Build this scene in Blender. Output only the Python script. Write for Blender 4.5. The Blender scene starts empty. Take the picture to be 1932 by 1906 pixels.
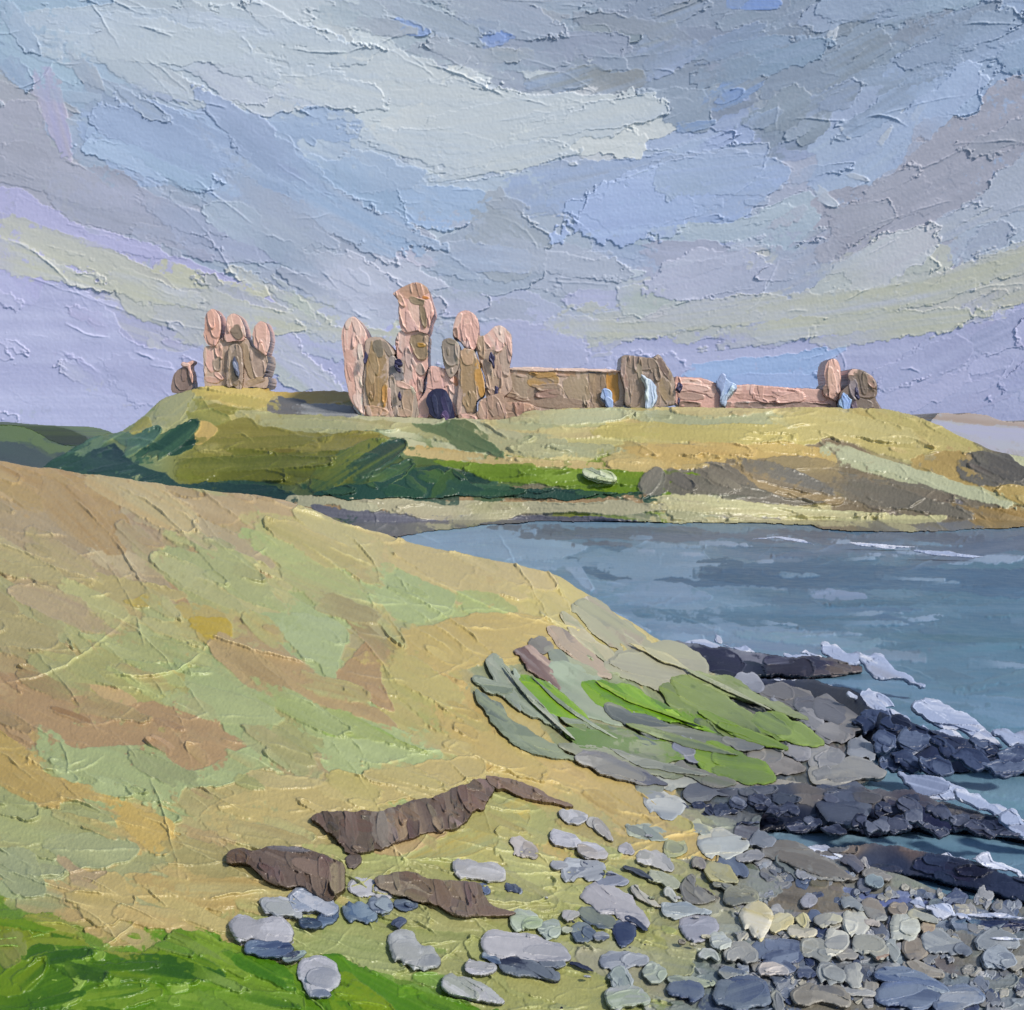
import bpy, math
import numpy as np
from mathutils import Vector

# ------------------------------------------------------------------ camera, light, exposure
scene = bpy.context.scene
EYE = 10.0
FPX = 1906 / 2 / math.tan(math.radians(22.5))      # focal length in picture units (picture = 1932 x 1906)
HOR = 824.0                                        # row of the horizon
PITCH = math.atan((953 - HOR) / FPX)
cam_d = bpy.data.cameras.new('camera'); cam = bpy.data.objects.new('camera', cam_d)
scene.collection.objects.link(cam); scene.camera = cam
cam.location = (0, 0, EYE); cam.rotation_euler = (math.pi / 2 - PITCH, 0, 0)
cam_d.sensor_fit = 'VERTICAL'; cam_d.sensor_height = 24; cam_d.sensor_width = 24
cam_d.angle = math.radians(45); cam_d.clip_start = 0.1; cam_d.clip_end = 5000
SUN_AZ, SUN_EL = 128.0, 40.0                       # azimuth from +Y towards +X, elevation
sd = Vector((math.sin(math.radians(SUN_AZ)) * math.cos(math.radians(SUN_EL)),
             math.cos(math.radians(SUN_AZ)) * math.cos(math.radians(SUN_EL)), math.sin(math.radians(SUN_EL))))
sun_d = bpy.data.lights.new('sun', 'SUN'); sun = bpy.data.objects.new('sun', sun_d)
scene.collection.objects.link(sun); sun_d.energy = 3.1; sun_d.angle = math.radians(7); sun_d.color = (1, .95, .86)
sun.rotation_euler = sd.to_track_quat('Z', 'Y').to_euler(); sun.location = sd * 300
w = bpy.data.worlds.new('World'); scene.world = w; w.use_nodes = True
nt = w.node_tree; bg = nt.nodes['Background']; st = nt.nodes.new('ShaderNodeTexSky')
st.sky_type = 'NISHITA'; st.sun_disc = False; st.sun_elevation = math.radians(SUN_EL); st.sun_rotation = math.radians(SUN_AZ)
nt.links.new(st.outputs[0], bg.inputs[0]); bg.inputs[1].default_value = 0.105
scene.view_settings.view_transform = 'Standard'; scene.view_settings.look = 'None'
scene.view_settings.exposure = 0.0; scene.view_settings.gamma = 1

# ------------------------------------------------------------------ numbers and noise
R = np.random.default_rng(7)
def noise_tile(n, octs, seed):
    r = np.random.default_rng(seed); out = np.zeros((n, n)); a = 1; tot = 0
    for o in octs:
        g = r.random((o, o)); x = np.arange(n) * o / n; i = x.astype(int) % o; f = x - np.floor(x); f = f * f * (3 - 2 * f); j = (i + 1) % o
        g = g[:, i] * (1 - f) + g[:, j] * f
        g = g[i, :] * (1 - f)[:, None] + g[j, :] * f[:, None]
        out += g * a; tot += a; a *= .55
    out /= tot; return (out - out.mean()) / out.std()
NT = 1024
N_BIG = noise_tile(NT, [10, 22, 50, 110, 230], 1)   # lumpy edges
N_FINE = noise_tile(NT, [128, 256, 512], 2)         # grain
N_MID = noise_tile(NT, [60, 130, 280], 5)
N_LINE = noise_tile(NT, [16, 40, 90, 200, 400], 3)
def samp(t, x, y): return t[(y.astype(int)) % t.shape[0], (x.astype(int)) % t.shape[1]]
def lin(c):
    c = np.asarray(c, float) / 255; return np.where(c <= .04045, c / 12.92, ((c + .055) / 1.055) ** 2.4)
def ray(px, py):
    X = (np.asarray(px, float) - 966) / FPX; Y = (953 - np.asarray(py, float)) / FPX
    cp, sp = math.cos(PITCH), math.sin(PITCH)
    d = np.stack([X, cp + Y * sp, -sp + Y * cp], -1); return d / d[..., 1:2]
def at(px, py, d):                                   # the world point seen there, d metres ahead
    r = ray(px, py) * np.asarray(d, float)[..., None]; r[..., 2] += EYE; return r
def sm(a, b, x):
    t = np.clip((x - a) / (b - a), 0, 1); return t * t * (3 - 2 * t)
def smooth_poly(p, n=4):
    p = np.asarray(p, float); o = []
    for i in range(len(p)):
        a, b, c, d = p[i - 1], p[i], p[(i + 1) % len(p)], p[(i + 2) % len(p)]
        for k in range(n):
            t = k / n; o.append(.5 * (2 * b + (c - a) * t + (2 * a - 5 * b + 4 * c - d) * t * t + (3 * b - a - 3 * c + d) * t ** 3))
    return np.array(o)
def poly_sd(poly, X, Y):                             # distance to the outline, positive inside
    d = np.full(X.shape, 1e9); ins = np.zeros(X.shape, bool)
    for i in range(len(poly)):
        (x0, y0), (x1, y1) = poly[i - 1], poly[i]
        dx, dy = x1 - x0, y1 - y0; L = dx * dx + dy * dy + 1e-9
        t = np.clip(((X - x0) * dx + (Y - y0) * dy) / L, 0, 1)
        d = np.minimum(d, (X - x0 - t * dx) ** 2 + (Y - y0 - t * dy) ** 2)
        if y0 != y1: ins ^= ((y0 > Y) != (y1 > Y)) & (X < dx * (Y - y0) / dy + x0)
    d = np.sqrt(d); return np.where(ins, d, -d)
def tps(pts, vals):                                  # thin-plate surface through scattered values
    P = np.asarray(pts, float) / 1000; n = len(P); v = np.asarray(vals, float)
    def U(r2): return np.where(r2 > 1e-12, r2 * np.log(r2 + 1e-12), 0)
    A = np.zeros((n + 3, n + 3)); r2 = ((P[:, None] - P[None]) ** 2).sum(-1)
    A[:n, :n] = U(r2) + np.eye(n) * 1e-4; A[:n, n] = 1; A[:n, n + 1:] = P; A[n, :n] = 1; A[n + 1:, :n] = P.T
    wts = np.linalg.solve(A, np.concatenate([v, [0, 0, 0]]))
    def f(x, y):
        x = np.asarray(x, float) / 1000; y = np.asarray(y, float) / 1000; o = wts[n] + wts[n + 1] * x + wts[n + 2] * y
        for i in range(n): o = o + wts[i] * U((x - P[i, 0]) ** 2 + (y - P[i, 1]) ** 2)
        return o
    return f
# patches and outlines are measured on enlargements of the photograph
ZM = {'D': (0, 0, 2309 / 1932), 'A': (750, 600, 500 / 1932), 'B': (360, 660, 460 / 1932), 'C': (1350, 760, 700 / 1932),
      'R3': (1000, 1200, 1309 / 1932), 'R4': (450, 1650, 1000 / 1932), 'R5': (1300, 1650, 1009 / 1932), 'R6': (0, 1000, 1100 / 1932),
      'S1': (0, 0, 1200 / 1932), 'S2': (1100, 0, 1209 / 1932), 'BL': (0, 1550, 700 / 1833), 'BR': (1700, 1900, 609 / 1932),
      'BM': (1150, 1850, 600 / 1932), 'H': (0, 900, 900 / 1932), 'W1': (350, 600, 900 / 1932), 'W2': (1100, 700, 1209 / 1932)}
def Z(z, *v):
    x0, y0, s = ZM[z]; a = np.array(v, float).reshape(-1, 2); return (a * s + (x0, y0)) * (1932 / 2309)
def zs(z): return ZM[z][2] * 1932 / 2309

# ------------------------------------------------------------------ a bed of knife-laid colour with relief
class Bed:
    def __init__(s, x0, y0, x1, y1, res, col, grain=.10):
        s.x0, s.y0, s.res = x0, y0, res; s.w = int((x1 - x0) * res) + 1; s.h = int((y1 - y0) * res) + 1
        s.C = np.empty((s.h, s.w, 3)); s.C[:] = col; s.H = np.zeros((s.h, s.w)); s.grain = grain; s.sgn = 1; s.tear = 1.; s.comb = 1.
        s.X, s.Y = np.meshgrid(x0 + np.arange(s.w) / res, y0 + np.arange(s.h) / res)
    def fill(s, field):                              # thin underpainting
        P = np.array([(f[0], f[1]) for f in field], float); Cc = np.array([f[2] for f in field], float); num = np.zeros(s.C.shape); den = np.zeros(s.X.shape)
        for (x, y), c in zip(P, Cc):
            q = ((s.X - x) ** 2 + (s.Y - y) ** 2 + 200) ** -2.; num += q[..., None] * c; den += q
        s.C = num / den[..., None]; s.C += (samp(N_BIG, s.X + 2000, s.Y * 2 + 2000) * 3)[..., None]
    def win(s, a, b, c, d):
        i0 = max(0, int((a - s.x0) * s.res)); i1 = min(s.w, int((c - s.x0) * s.res) + 2)
        j0 = max(0, int((b - s.y0) * s.res)); j1 = min(s.h, int((d - s.y0) * s.res) + 2)
        return None if i1 - i0 < 2 or j1 - j0 < 2 else (slice(j0, j1), slice(i0, i1))
    def lay(s, wi, sdist, ang, c1, c2, th, rim, mix, wet, cx, cy, size, streak):
        X, Y = s.X[wi], s.Y[wi]; ca, sa = math.cos(ang), math.sin(ang)
        u = (X - cx) * ca + (Y - cy) * sa; v = -(X - cx) * sa + (Y - cy) * ca
        ox, oy = R.integers(0, 1000, 2)
        # torn edges: fine chatter everywhere, combed tails where the knife lifted
        ch = samp(N_MID, X * 1.6 + ox + 3000, Y * 1.6 + oy + 3000)
        fr = samp(N_LINE, v * 2.2 + ox + 5000, u * .03 + oy + 4000)
        q = np.clip(size / 26, .25, 1.6)
        sdist = sdist + (ch * .9 + fr * (1.2 + 2.4 * sm(.2, .9, -u / max(size, 1)))) * q * s.tear
        m = sm(-.5, .9, sdist)
        if m.max() <= 0: return
        # long streaks drawn by the knife
        l = samp(N_LINE, v * 3.1 + ox + 400 + u * .012, (u * .05 + oy + 4000))
        b = samp(N_BIG, u * .8 + ox + 4000, v * 1.5 + oy + 4000)
        k = np.clip(mix + streak * (.26 * l + .10 * b), 0, 1)[..., None]
        col = np.asarray(c1, float) * (1 - k) + np.asarray(c2, float) * k
        col = col + (l * 1.6 + b * 1.2)[..., None] * min(1, streak + .3)
        dry = sm(-.2, 1.2, ch + .7 * fr + 2.6 * sm(1.05, .35, -u / max(size, 1)))
        old = s.C[wi]; alpha = m * (1 - wet * sm(.1 * size, -.7 * size, u)) * (1 - (1 - dry) * .85)
        s.C[wi] = old * (1 - alpha[..., None]) + col * alpha[..., None]
        Ho = s.H[wi]; base = float(np.median(Ho[m > .5])) if (m > .5).any() else 0.
        rn = sm(-.7, 1.5, samp(N_BIG, X * 1.5 + oy + 3000, Y * 1.5 + ox + 3000)) * 1.7 + .12
        side = .18 + .82 * sm(-.5, .9, (u / max(size, 1)) + s.sgn * .8 * v / max(size, 1))
        s.sgn = -s.sgn if R.random() < .5 else s.sgn
        lip = rim * rn * side * np.exp(-((sdist - 1.2) / 1.35) ** 2)
        new = .72 * base + .28 * np.clip(Ho, base - 1, base + 1) + th * (1 + .14 * b) * (.35 + .65 * sm(-1.1, .9, u / max(size, 1))) + .13 * s.comb * l * min(1, th + .3) + lip
        s.H[wi] = Ho * (1 - m) + new * m
    def stroke(s, x, y, L, W, ang, c1, c2=None, th=1., rim=1.2, mix=.3, wet=.2, rough=.16, streak=1.):
        a = math.radians(ang); c2 = c1 if c2 is None else c2; r = L / 2 + W / 2 + 4
        wi = s.win(x - r, y - r, x + r, y + r)
        if wi is None: return
        X, Y = s.X[wi], s.Y[wi]; ca, sa = math.cos(a), math.sin(a)
        u = ((X - x) * ca + (Y - y) * sa) / (L / 2); v = (-(X - x) * sa + (Y - y) * ca) / (W / 2)
        v = v * (1 + .18 * u) + .10 * u * u
        n = samp(N_BIG, X * 1.1 + R.integers(2000, 9000), Y * 1.1 + R.integers(2000, 9000))
        e = (np.abs(u) ** 2.6 + np.abs(v) ** 2.6) ** (1 / 2.6)
        s.lay(wi, (1 - e + rough * .5 * n) * W / 2, a, c1, c2, th, rim, mix, wet, x, y, L / 2, streak)
    def patch(s, poly, c1, c2=None, ang=0, th=1., rim=1.3, mix=.35, wet=0., rough=2.0, streak=1., fine=4):
        c2 = c1 if c2 is None else c2; p = smooth_poly(poly, fine); lo = p.min(0) - 5; hi = p.max(0) + 5
        wi = s.win(lo[0], lo[1], hi[0], hi[1])
        if wi is None: return
        X, Y = s.X[wi], s.Y[wi]
        n = samp(N_BIG, X * 1.3 + R.integers(2000, 9000), Y * 1.3 + R.integers(2000, 9000)); c = p.mean(0)
        s.lay(wi, poly_sd(p, X, Y) + n * rough, math.radians(ang), c1, c2, th, rim, mix, wet, c[0], c[1], (hi - lo).max() / 2, streak)
    def scatter(s, n, size, ratio, field, angf, inside=None, th=1., rim=1.2, rough=.16, streak=1., wet=.2, rng=None, jit=7):
        """n knife strokes, colours taken from the nearby colour notes in field: (x, y, colour)"""
        r = rng or R; P = np.array([(f[0], f[1]) for f in field], float); Cc = np.array([f[2] for f in field], float); k = 0; tries = 0
        while k < n and tries < n * 6:
            tries += 1
            x = s.x0 + r.random() * s.w / s.res; y = s.y0 + r.random() * s.h / s.res
            if inside is not None and not inside(x, y): continue
            k += 1; d2 = ((P - (x, y)) ** 2).sum(1) + 60; wts = d2 ** -2.4; wts /= wts.sum()
            i, j = r.choice(len(P), 2, p=wts); L = size[0] + r.random() ** 2 * (size[1] - size[0]); W = L * (ratio[0] + r.random() * (ratio[1] - ratio[0]))
            a = angf(x, y) + r.normal() * 9
            s.stroke(x, y, L, W, a + (180 if r.random() < .4 else 0), Cc[i] + r.normal(size=3) * jit * .22 + r.normal() * jit * .7, Cc[j],
                     th * (.5 + r.random()), rim * (.3 + 1.1 * r.random()), .15 + .4 * r.random(), wet, rough, streak)

    # (method of Bed) thin raised lips of colour left where the knife edge ran, lightened as painted highlights
def ridges(b, n, length, angf, inside=None, h=(1.2, 3.), lift=14, tint=(0, 0, 0), rng=None, sig=1.5, side=.9):
    r = rng or R
    for _ in range(n):
        for _t in range(8):
            x = b.x0 + r.random() * b.w / b.res; y = b.y0 + r.random() * b.h / b.res
            if inside is None or inside(x, y): break
        else: continue
        L = length[0] + r.random() ** 2 * (length[1] - length[0]); a = math.radians(angf(x, y) + r.normal() * 8 + 0); cur = r.normal() * .5; k = 9
        P = [(x, y)]
        for i in range(k):
            a += cur / k + r.normal() * .07; P.append((P[-1][0] + math.cos(a) * L / k, P[-1][1] + math.sin(a) * L / k))
        P = np.array(P); lo = P.min(0) - 9; hi = P.max(0) + 9; wi = b.win(lo[0], lo[1], hi[0], hi[1])
        if wi is None: continue
        X, Y = b.X[wi], b.Y[wi]; j = samp(N_MID, X * 1.2 + r.integers(2000, 8000), Y * 1.2 + 3000); j2 = samp(N_BIG, X * 2.2 + r.integers(2000, 8000), Y * 2.2 + 3000)
        X = X + j * 1.0; Y = Y + j2 * 1.2; D = np.full(X.shape, 1e9); S = np.zeros(X.shape); T = np.zeros(X.shape)
        for i in range(k):
            (x0, y0), (x1, y1) = P[i], P[i + 1]; dx, dy = x1 - x0, y1 - y0; q = dx * dx + dy * dy
            t = np.clip(((X - x0) * dx + (Y - y0) * dy) / q, 0, 1); d = np.hypot(X - x0 - t * dx, Y - y0 - t * dy); m = d < D
            D[m] = d[m]; S[m] = ((X - x0) * dy - (Y - y0) * dx)[m]; T[m] = ((i + t) / k)[m]
        env = np.sin(np.clip(T, 0, 1) * math.pi) ** .5 * np.clip(.75 + .45 * j2, .1, 1.4)
        g = np.exp(-(D / sig) ** 2) * env; hh_ = h[0] + r.random() * (h[1] - h[0]); sgn = 1 if r.random() < .7 else -1
        plate = np.clip(np.exp(-D / 7.) * (np.sign(S) * sgn > 0), 0, 1) * env
        b.H[wi] += g * hh_ + plate * hh_ * side * .5; b.C[wi] += g[..., None] * (lift + np.array(tint, float)) + (plate * 3)[..., None]
def overlay(b, n, size, ratio, angf, inside=None, th=.9, rim=1.6, var=6, rng=None, rough=.2, streak=.9, wet=.25, gap=.35):
    '''more plates in the colours already lying there, so broad areas break up'''
    r = rng or R; col = lambda x, y: b.C[min(b.h - 1, max(0, int((y - b.y0) * b.res))), min(b.w - 1, max(0, int((x - b.x0) * b.res)))].copy()
    for _ in range(n):
        x = b.x0 + r.random() * b.w / b.res; y = b.y0 + r.random() * b.h / b.res
        if inside is not None and not inside(x, y): continue
        L = size[0] + r.random() ** 1.7 * (size[1] - size[0]); W = L * (ratio[0] + r.random() * (ratio[1] - ratio[0])); a = angf(x, y) + r.normal() * 8; ar = math.radians(a)
        c1 = col(x, y); c2 = col(x + gap * L * math.cos(ar), y + gap * L * math.sin(ar)); c3 = col(x - gap * L * math.cos(ar), y - gap * L * math.sin(ar))
        if np.abs(c1 - c2).max() > 22 or np.abs(c1 - c3).max() > 22: continue
        b.stroke(x, y, L, W, a + (180 if r.random() < .4 else 0), c1 + r.normal() * var + r.normal(size=3) * var * .3, c2 + r.normal() * var, th * (.5 + r.random()), rim * (.4 + r.random()), .35, wet, rough, streak)
MATS = {}
def paint_mat(name, rough=.5, spec=.5, bump=.05, scale=6., vary=.1):
    if name in MATS: return MATS[name]
    m = bpy.data.materials.new(name); m.use_nodes = True; n = m.node_tree.nodes; l = m.node_tree.links; b = n['Principled BSDF']
    a = n.new('ShaderNodeAttribute'); a.attribute_name = 'Col'
    tc = n.new('ShaderNodeTexCoord'); t = n.new('ShaderNodeTexNoise'); t.inputs['Scale'].default_value = scale; t.inputs['Detail'].default_value = 6
    l.new(tc.outputs['Object'], t.inputs['Vector'])
    mr = n.new('ShaderNodeMapRange'); mr.inputs[3].default_value = 1 - vary; mr.inputs[4].default_value = 1 + vary
    l.new(t.outputs['Fac'], mr.inputs[0])
    mx = n.new('ShaderNodeVectorMath'); mx.operation = 'SCALE'; l.new(a.outputs['Color'], mx.inputs[0]); l.new(mr.outputs[0], mx.inputs['Scale'])
    l.new(mx.outputs[0], b.inputs['Base Color'])
    rr = n.new('ShaderNodeMapRange'); rr.inputs[3].default_value = rough - .12; rr.inputs[4].default_value = rough + .15
    l.new(t.outputs['Fac'], rr.inputs[0]); l.new(rr.outputs[0], b.inputs['Roughness']); b.inputs['Specular IOR Level'].default_value = spec
    bp = n.new('ShaderNodeBump'); bp.inputs['Strength'].default_value = bump; bp.inputs['Distance'].default_value = .3 / scale
    l.new(t.outputs['Fac'], bp.inputs['Height']); l.new(bp.outputs[0], b.inputs['Normal'])
    MATS[name] = m; return m
def tag(o, label=None, cat=None, group=None, kind=None):
    if label: o['label'] = label
    if cat: o['category'] = cat
    if group: o['group'] = group
    if kind: o['kind'] = kind
    return o
def empty(name, loc, label, cat, group=None):
    o = bpy.data.objects.new(name, None); scene.collection.objects.link(o); o.location = loc; o.empty_display_size = .5
    return tag(o, label, cat, group)
COLLECT = None
def link_mesh(name, V, F, col, mat, parent=None, k=1., origin=None):
    if COLLECT is not None: COLLECT.append((V, F, col)); return None
    """V verts, F list of quads (n,4), col per vertex (0..255)"""
    pl, q = Vector((0, 0, 0)), parent
    while q is not None: pl = pl + q.location; q = q.parent
    org = np.asarray(origin if origin is not None else (pl if parent else (V[:, 0].mean(), V[:, 1].mean(), V[:, 2].min())), float)
    me = bpy.data.meshes.new(name); F = np.ascontiguousarray(F, dtype=np.int32)
    me.vertices.add(len(V)); me.vertices.foreach_set('co', (V - org).astype(np.float32).ravel())
    me.loops.add(F.size); me.loops.foreach_set('vertex_index', F.ravel())
    me.polygons.add(len(F)); me.polygons.foreach_set('loop_start', np.arange(0, F.size, 4, dtype=np.int32))
    me.polygons.foreach_set('use_smooth', np.ones(len(F), bool))
    me.update(calc_edges=True); me.validate()
    ca = me.color_attributes.new('Col', 'FLOAT_COLOR', 'POINT'); L = np.ones((len(V), 4), np.float32)
    L[:, :3] = np.clip(lin(np.clip(col, 0, 255)) * np.asarray(k), .004, .85); ca.data.foreach_set('color', L.ravel())
    me.materials.append(mat); o = bpy.data.objects.new(name, me); scene.collection.objects.link(o)
    if parent: o.parent = parent
    else: o.location = org
    return o
UP = np.array((0, -.35, .94)); GND = 'ground'
def sheet(name, bed, mask, depth, mat, amp=1., dirn=None, skirt=(0, 0, -1.), solid=False, k=1., parent=None, edge=0., edge_sd=None, bulge=0.):
    """turn the part of a bed inside mask into a real surface: depth gives each point its distance, the relief is pushed out along dirn"""
    h, wd = mask.shape; X, Y = bed.X, bed.Y; D = depth(X, Y); P = at(X, Y, D); pix = (D / FPX)[..., None]
    Hs = bed.H
    if dirn is GND:                                  # thick soft paint on the ground: round the lips over a little
        q_ = np.pad(Hs, 1, mode='edge'); q_ = (q_[:-2] + 2 * q_[1:-1] + q_[2:]) / 4; Hs = (q_[:, :-2] + 2 * q_[:, 1:-1] + q_[:, 2:]) / 4
    g = samp(N_FINE, X * 2 + 3000, Y * 2 + 3000) * bed.grain; Hh = Hs + g
    if bulge:
        q = np.clip(edge_sd / edge, 0, 1); Hh = Hh * np.minimum(1, q * 1.5 + .2) + bulge * np.sqrt(np.clip(1 - (1 - q) ** 2, 0, 1)) - bulge
    dv = -ray(X, Y) if dirn is None or dirn is GND else np.asarray(dirn, float)
    if dirn is GND: dv = -ray(X, Y) * 1.3 + np.array((0, -.5, .75))
    P = P + dv * Hh[..., None] * pix * amp
    cell = mask[:-1, :-1] & mask[1:, :-1] & mask[:-1, 1:] & mask[1:, 1:]
    idx = np.arange(h * wd).reshape(h, wd)
    F = np.stack([idx[1:, :-1][cell], idx[1:, 1:][cell], idx[:-1, 1:][cell], idx[:-1, :-1][cell]], 1)
    used = np.zeros(h * wd, bool); used[F.ravel()] = True; V = P.reshape(-1, 3); Cc = bed.C.reshape(-1, 3)
    extraV = []; extraC = []; extraF = []
    pad = np.pad(cell, 1); E = []
    up = cell & ~pad[:-2, 1:-1]; dn = cell & ~pad[2:, 1:-1]; lf = cell & ~pad[1:-1, :-2]; rt = cell & ~pad[1:-1, 2:]
    E.append(np.stack([idx[:-1, :-1][up], idx[:-1, 1:][up]], 1)); E.append(np.stack([idx[1:, 1:][dn], idx[1:, :-1][dn]], 1))
    E.append(np.stack([idx[1:, :-1][lf], idx[:-1, :-1][lf]], 1)); E.append(np.stack([idx[:-1, 1:][rt], idx[1:, 1:][rt]], 1))
    E = np.concatenate(E); sk = np.asarray(skirt, float)
    ub = np.unique(E); mp = np.full(h * wd, -1); mp[ub] = np.arange(len(ub)) + h * wd
    SV = V[ub] + sk; SC = Cc[ub]
    SF = np.stack([E[:, 1], E[:, 0], mp[E[:, 0]], mp[E[:, 1]]], 1)
    allV = np.concatenate([V, SV]); allC = np.concatenate([Cc, SC]); allF = np.concatenate([F, SF])
    if solid:
        n0 = len(allV); bi = np.flatnonzero(used); bm = np.full(h * wd, -1); bm[bi] = np.arange(len(bi)) + n0
        allV = np.concatenate([allV, (at(X, Y, D).reshape(-1, 3))[bi] + sk]); allC = np.concatenate([allC, Cc[bi]])
        allF = np.concatenate([allF, bm[F[:, ::-1]]])
    u2 = np.zeros(len(allV), bool); u2[allF.ravel()] = True; rm = np.cumsum(u2) - 1
    return link_mesh(name, allV[u2], rm[allF], allC[u2], mat, parent, k)

def relief(name, poly, depth, paint, mat, res=1.2, base=(120, 120, 120), rough=1., bulge=3., edge=6., skirt=(0, 1., -.6), solid=True, parent=None, k=1., amp=1., dirn=None, grain=.08, fine=4):
    """a thing or part with its own outline, body thickness and knife relief"""
    p = smooth_poly(poly, fine); lo = p.min(0) - 3; hi = p.max(0) + 3
    b = Bed(lo[0], lo[1], hi[0], hi[1], res, base, grain); paint(b)
    n = samp(N_BIG, b.X * 2 + R.integers(2000, 9000), b.Y * 2 + R.integers(2000, 9000)); s_ = poly_sd(p, b.X, b.Y) + n * rough
    return sheet(name, b, s_ > 0, depth, mat, amp, dirn, skirt, solid, k, parent, edge, s_, bulge)

def outline(pts, W, sq=2.4, rough=.12, taper=.2, ns=16):
    p = np.asarray(pts, float)
    if len(p) == 2: p = np.array([p[0], (p[0] + p[1]) / 2, p[1]])
    s = (1 - np.cos(np.linspace(0, math.pi, ns))) / 2; t = s[:, None]; mid = 2 * p[1] - .5 * (p[0] + p[2]); q = (1 - t) ** 2 * p[0] + 2 * t * (1 - t) * mid + t * t * p[2]
    tg = np.gradient(q, axis=0); tg /= np.hypot(*tg.T)[:, None] + 1e-9; nr = np.stack([-tg[:, 1], tg[:, 0]], 1)
    e = np.abs(2 * s - 1); prof = (1 - e ** sq) ** (1 / sq) * (1 - taper * (s - .5) * 1.2); o1, o2, o3 = R.integers(0, 900, 3)
    al = 1 + rough * N_BIG[o1, (np.arange(ns) * 20 + o2) % NT]; ar = 1 + rough * N_BIG[o3, (np.arange(ns) * 20 + o1) % NT]
    return np.concatenate([q + nr * (prof * al * W / 2)[:, None], (q - nr * (prof * ar * W / 2)[:, None])[-2:0:-1]])
def leaning(px, py, d, tilt):                        # a plane through the point seen at px, py, leaning back by tilt degrees
    ta = math.radians(tilt); n = np.array((0, -math.cos(ta), math.sin(ta))); O = at(px, py, float(d)); k = float((O - (0, 0, EYE)) @ n)
    return lambda X, Y: k / (ray(X, Y) @ n)
def knife(name, pts, W, depth, c1, c2, mat, tilt=40., parent=None, k=1., thick=.3, rough=.12, streak=1., sq=2.4, taper=.2, res=1.25, amp=1.5, th=1., edge=.2, bulge=.07, back=(0, .5, -.35), solid=True, conform=None):
    '''a body with a torn, ridged, knife-laid face: real outline, lean, thickness and back'''
    p = np.asarray(pts, float); i = np.argmax(p[:, 1]); poly = outline(p, W, sq, rough, taper)
    L = float(np.hypot(*(p[-1] - p[0]))) + W; a = math.degrees(math.atan2(p[-1, 1] - p[0, 1], p[-1, 0] - p[0, 0])); c = p.mean(0); c1 = np.asarray(c1, float); c2 = np.asarray(c2, float)
    def paint(b):
        b.tear = .35; b.C[:] = c1 * .6 + c2 * .4
        b.stroke(c[0], c[1], L * 1.15, W * 1.25, a, c1, c2, th=.8 * th, rim=1.5, mix=.3, wet=0, rough=.1, streak=streak)
        for _ in range(2 + int(L / 40)):
            u = (R.random() - .5) * .7; v = (R.random() - .5) * .6; ca, sa = math.cos(math.radians(a)), math.sin(math.radians(a)); m = R.random()
            d1 = c1 * (1 - m) + c2 * m + R.normal() * 6; rr_ = R.random(); d1 = d1 + 17 if rr_ < .3 else (d1 * .72 + np.array((50, 60, 88)) * .28 if rr_ < .5 and W > 12 else d1)
            b.stroke(c[0] + u * L * ca - v * W * sa, c[1] + u * L * sa + v * W * ca, L * (.4 + .4 * R.random()), W * (.4 + .5 * R.random()), a + R.normal() * 12 + (180 if R.random() < .5 else 0), d1, c2, th=1. * th, rim=1.9, mix=.3, wet=.35, rough=.2, streak=streak * 1.5)
    pix = depth / FPX; T = thick * W * pix
    def paint2(b):
        paint(b); sd_ = poly_sd(smooth_poly(poly, 2), b.X, b.Y); g = np.exp(-((sd_ - 1.8) / 1.5) ** 2) * sm(-.9, 1., samp(N_BIG, b.X * 2 + R.integers(2000, 9000), b.Y * 2 + 3000)); b.H += g * 1.5; b.C += (g * 13)[..., None]
    return relief(name, poly, conform or leaning(p[i, 0], p[i, 1] + W * .3, depth, tilt), paint2, mat, res, c1, min(2., W * .06), bulge * W, edge * W, (0, T * 1.2, -T), solid, parent, k, amp, None, .07, 2)
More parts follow.
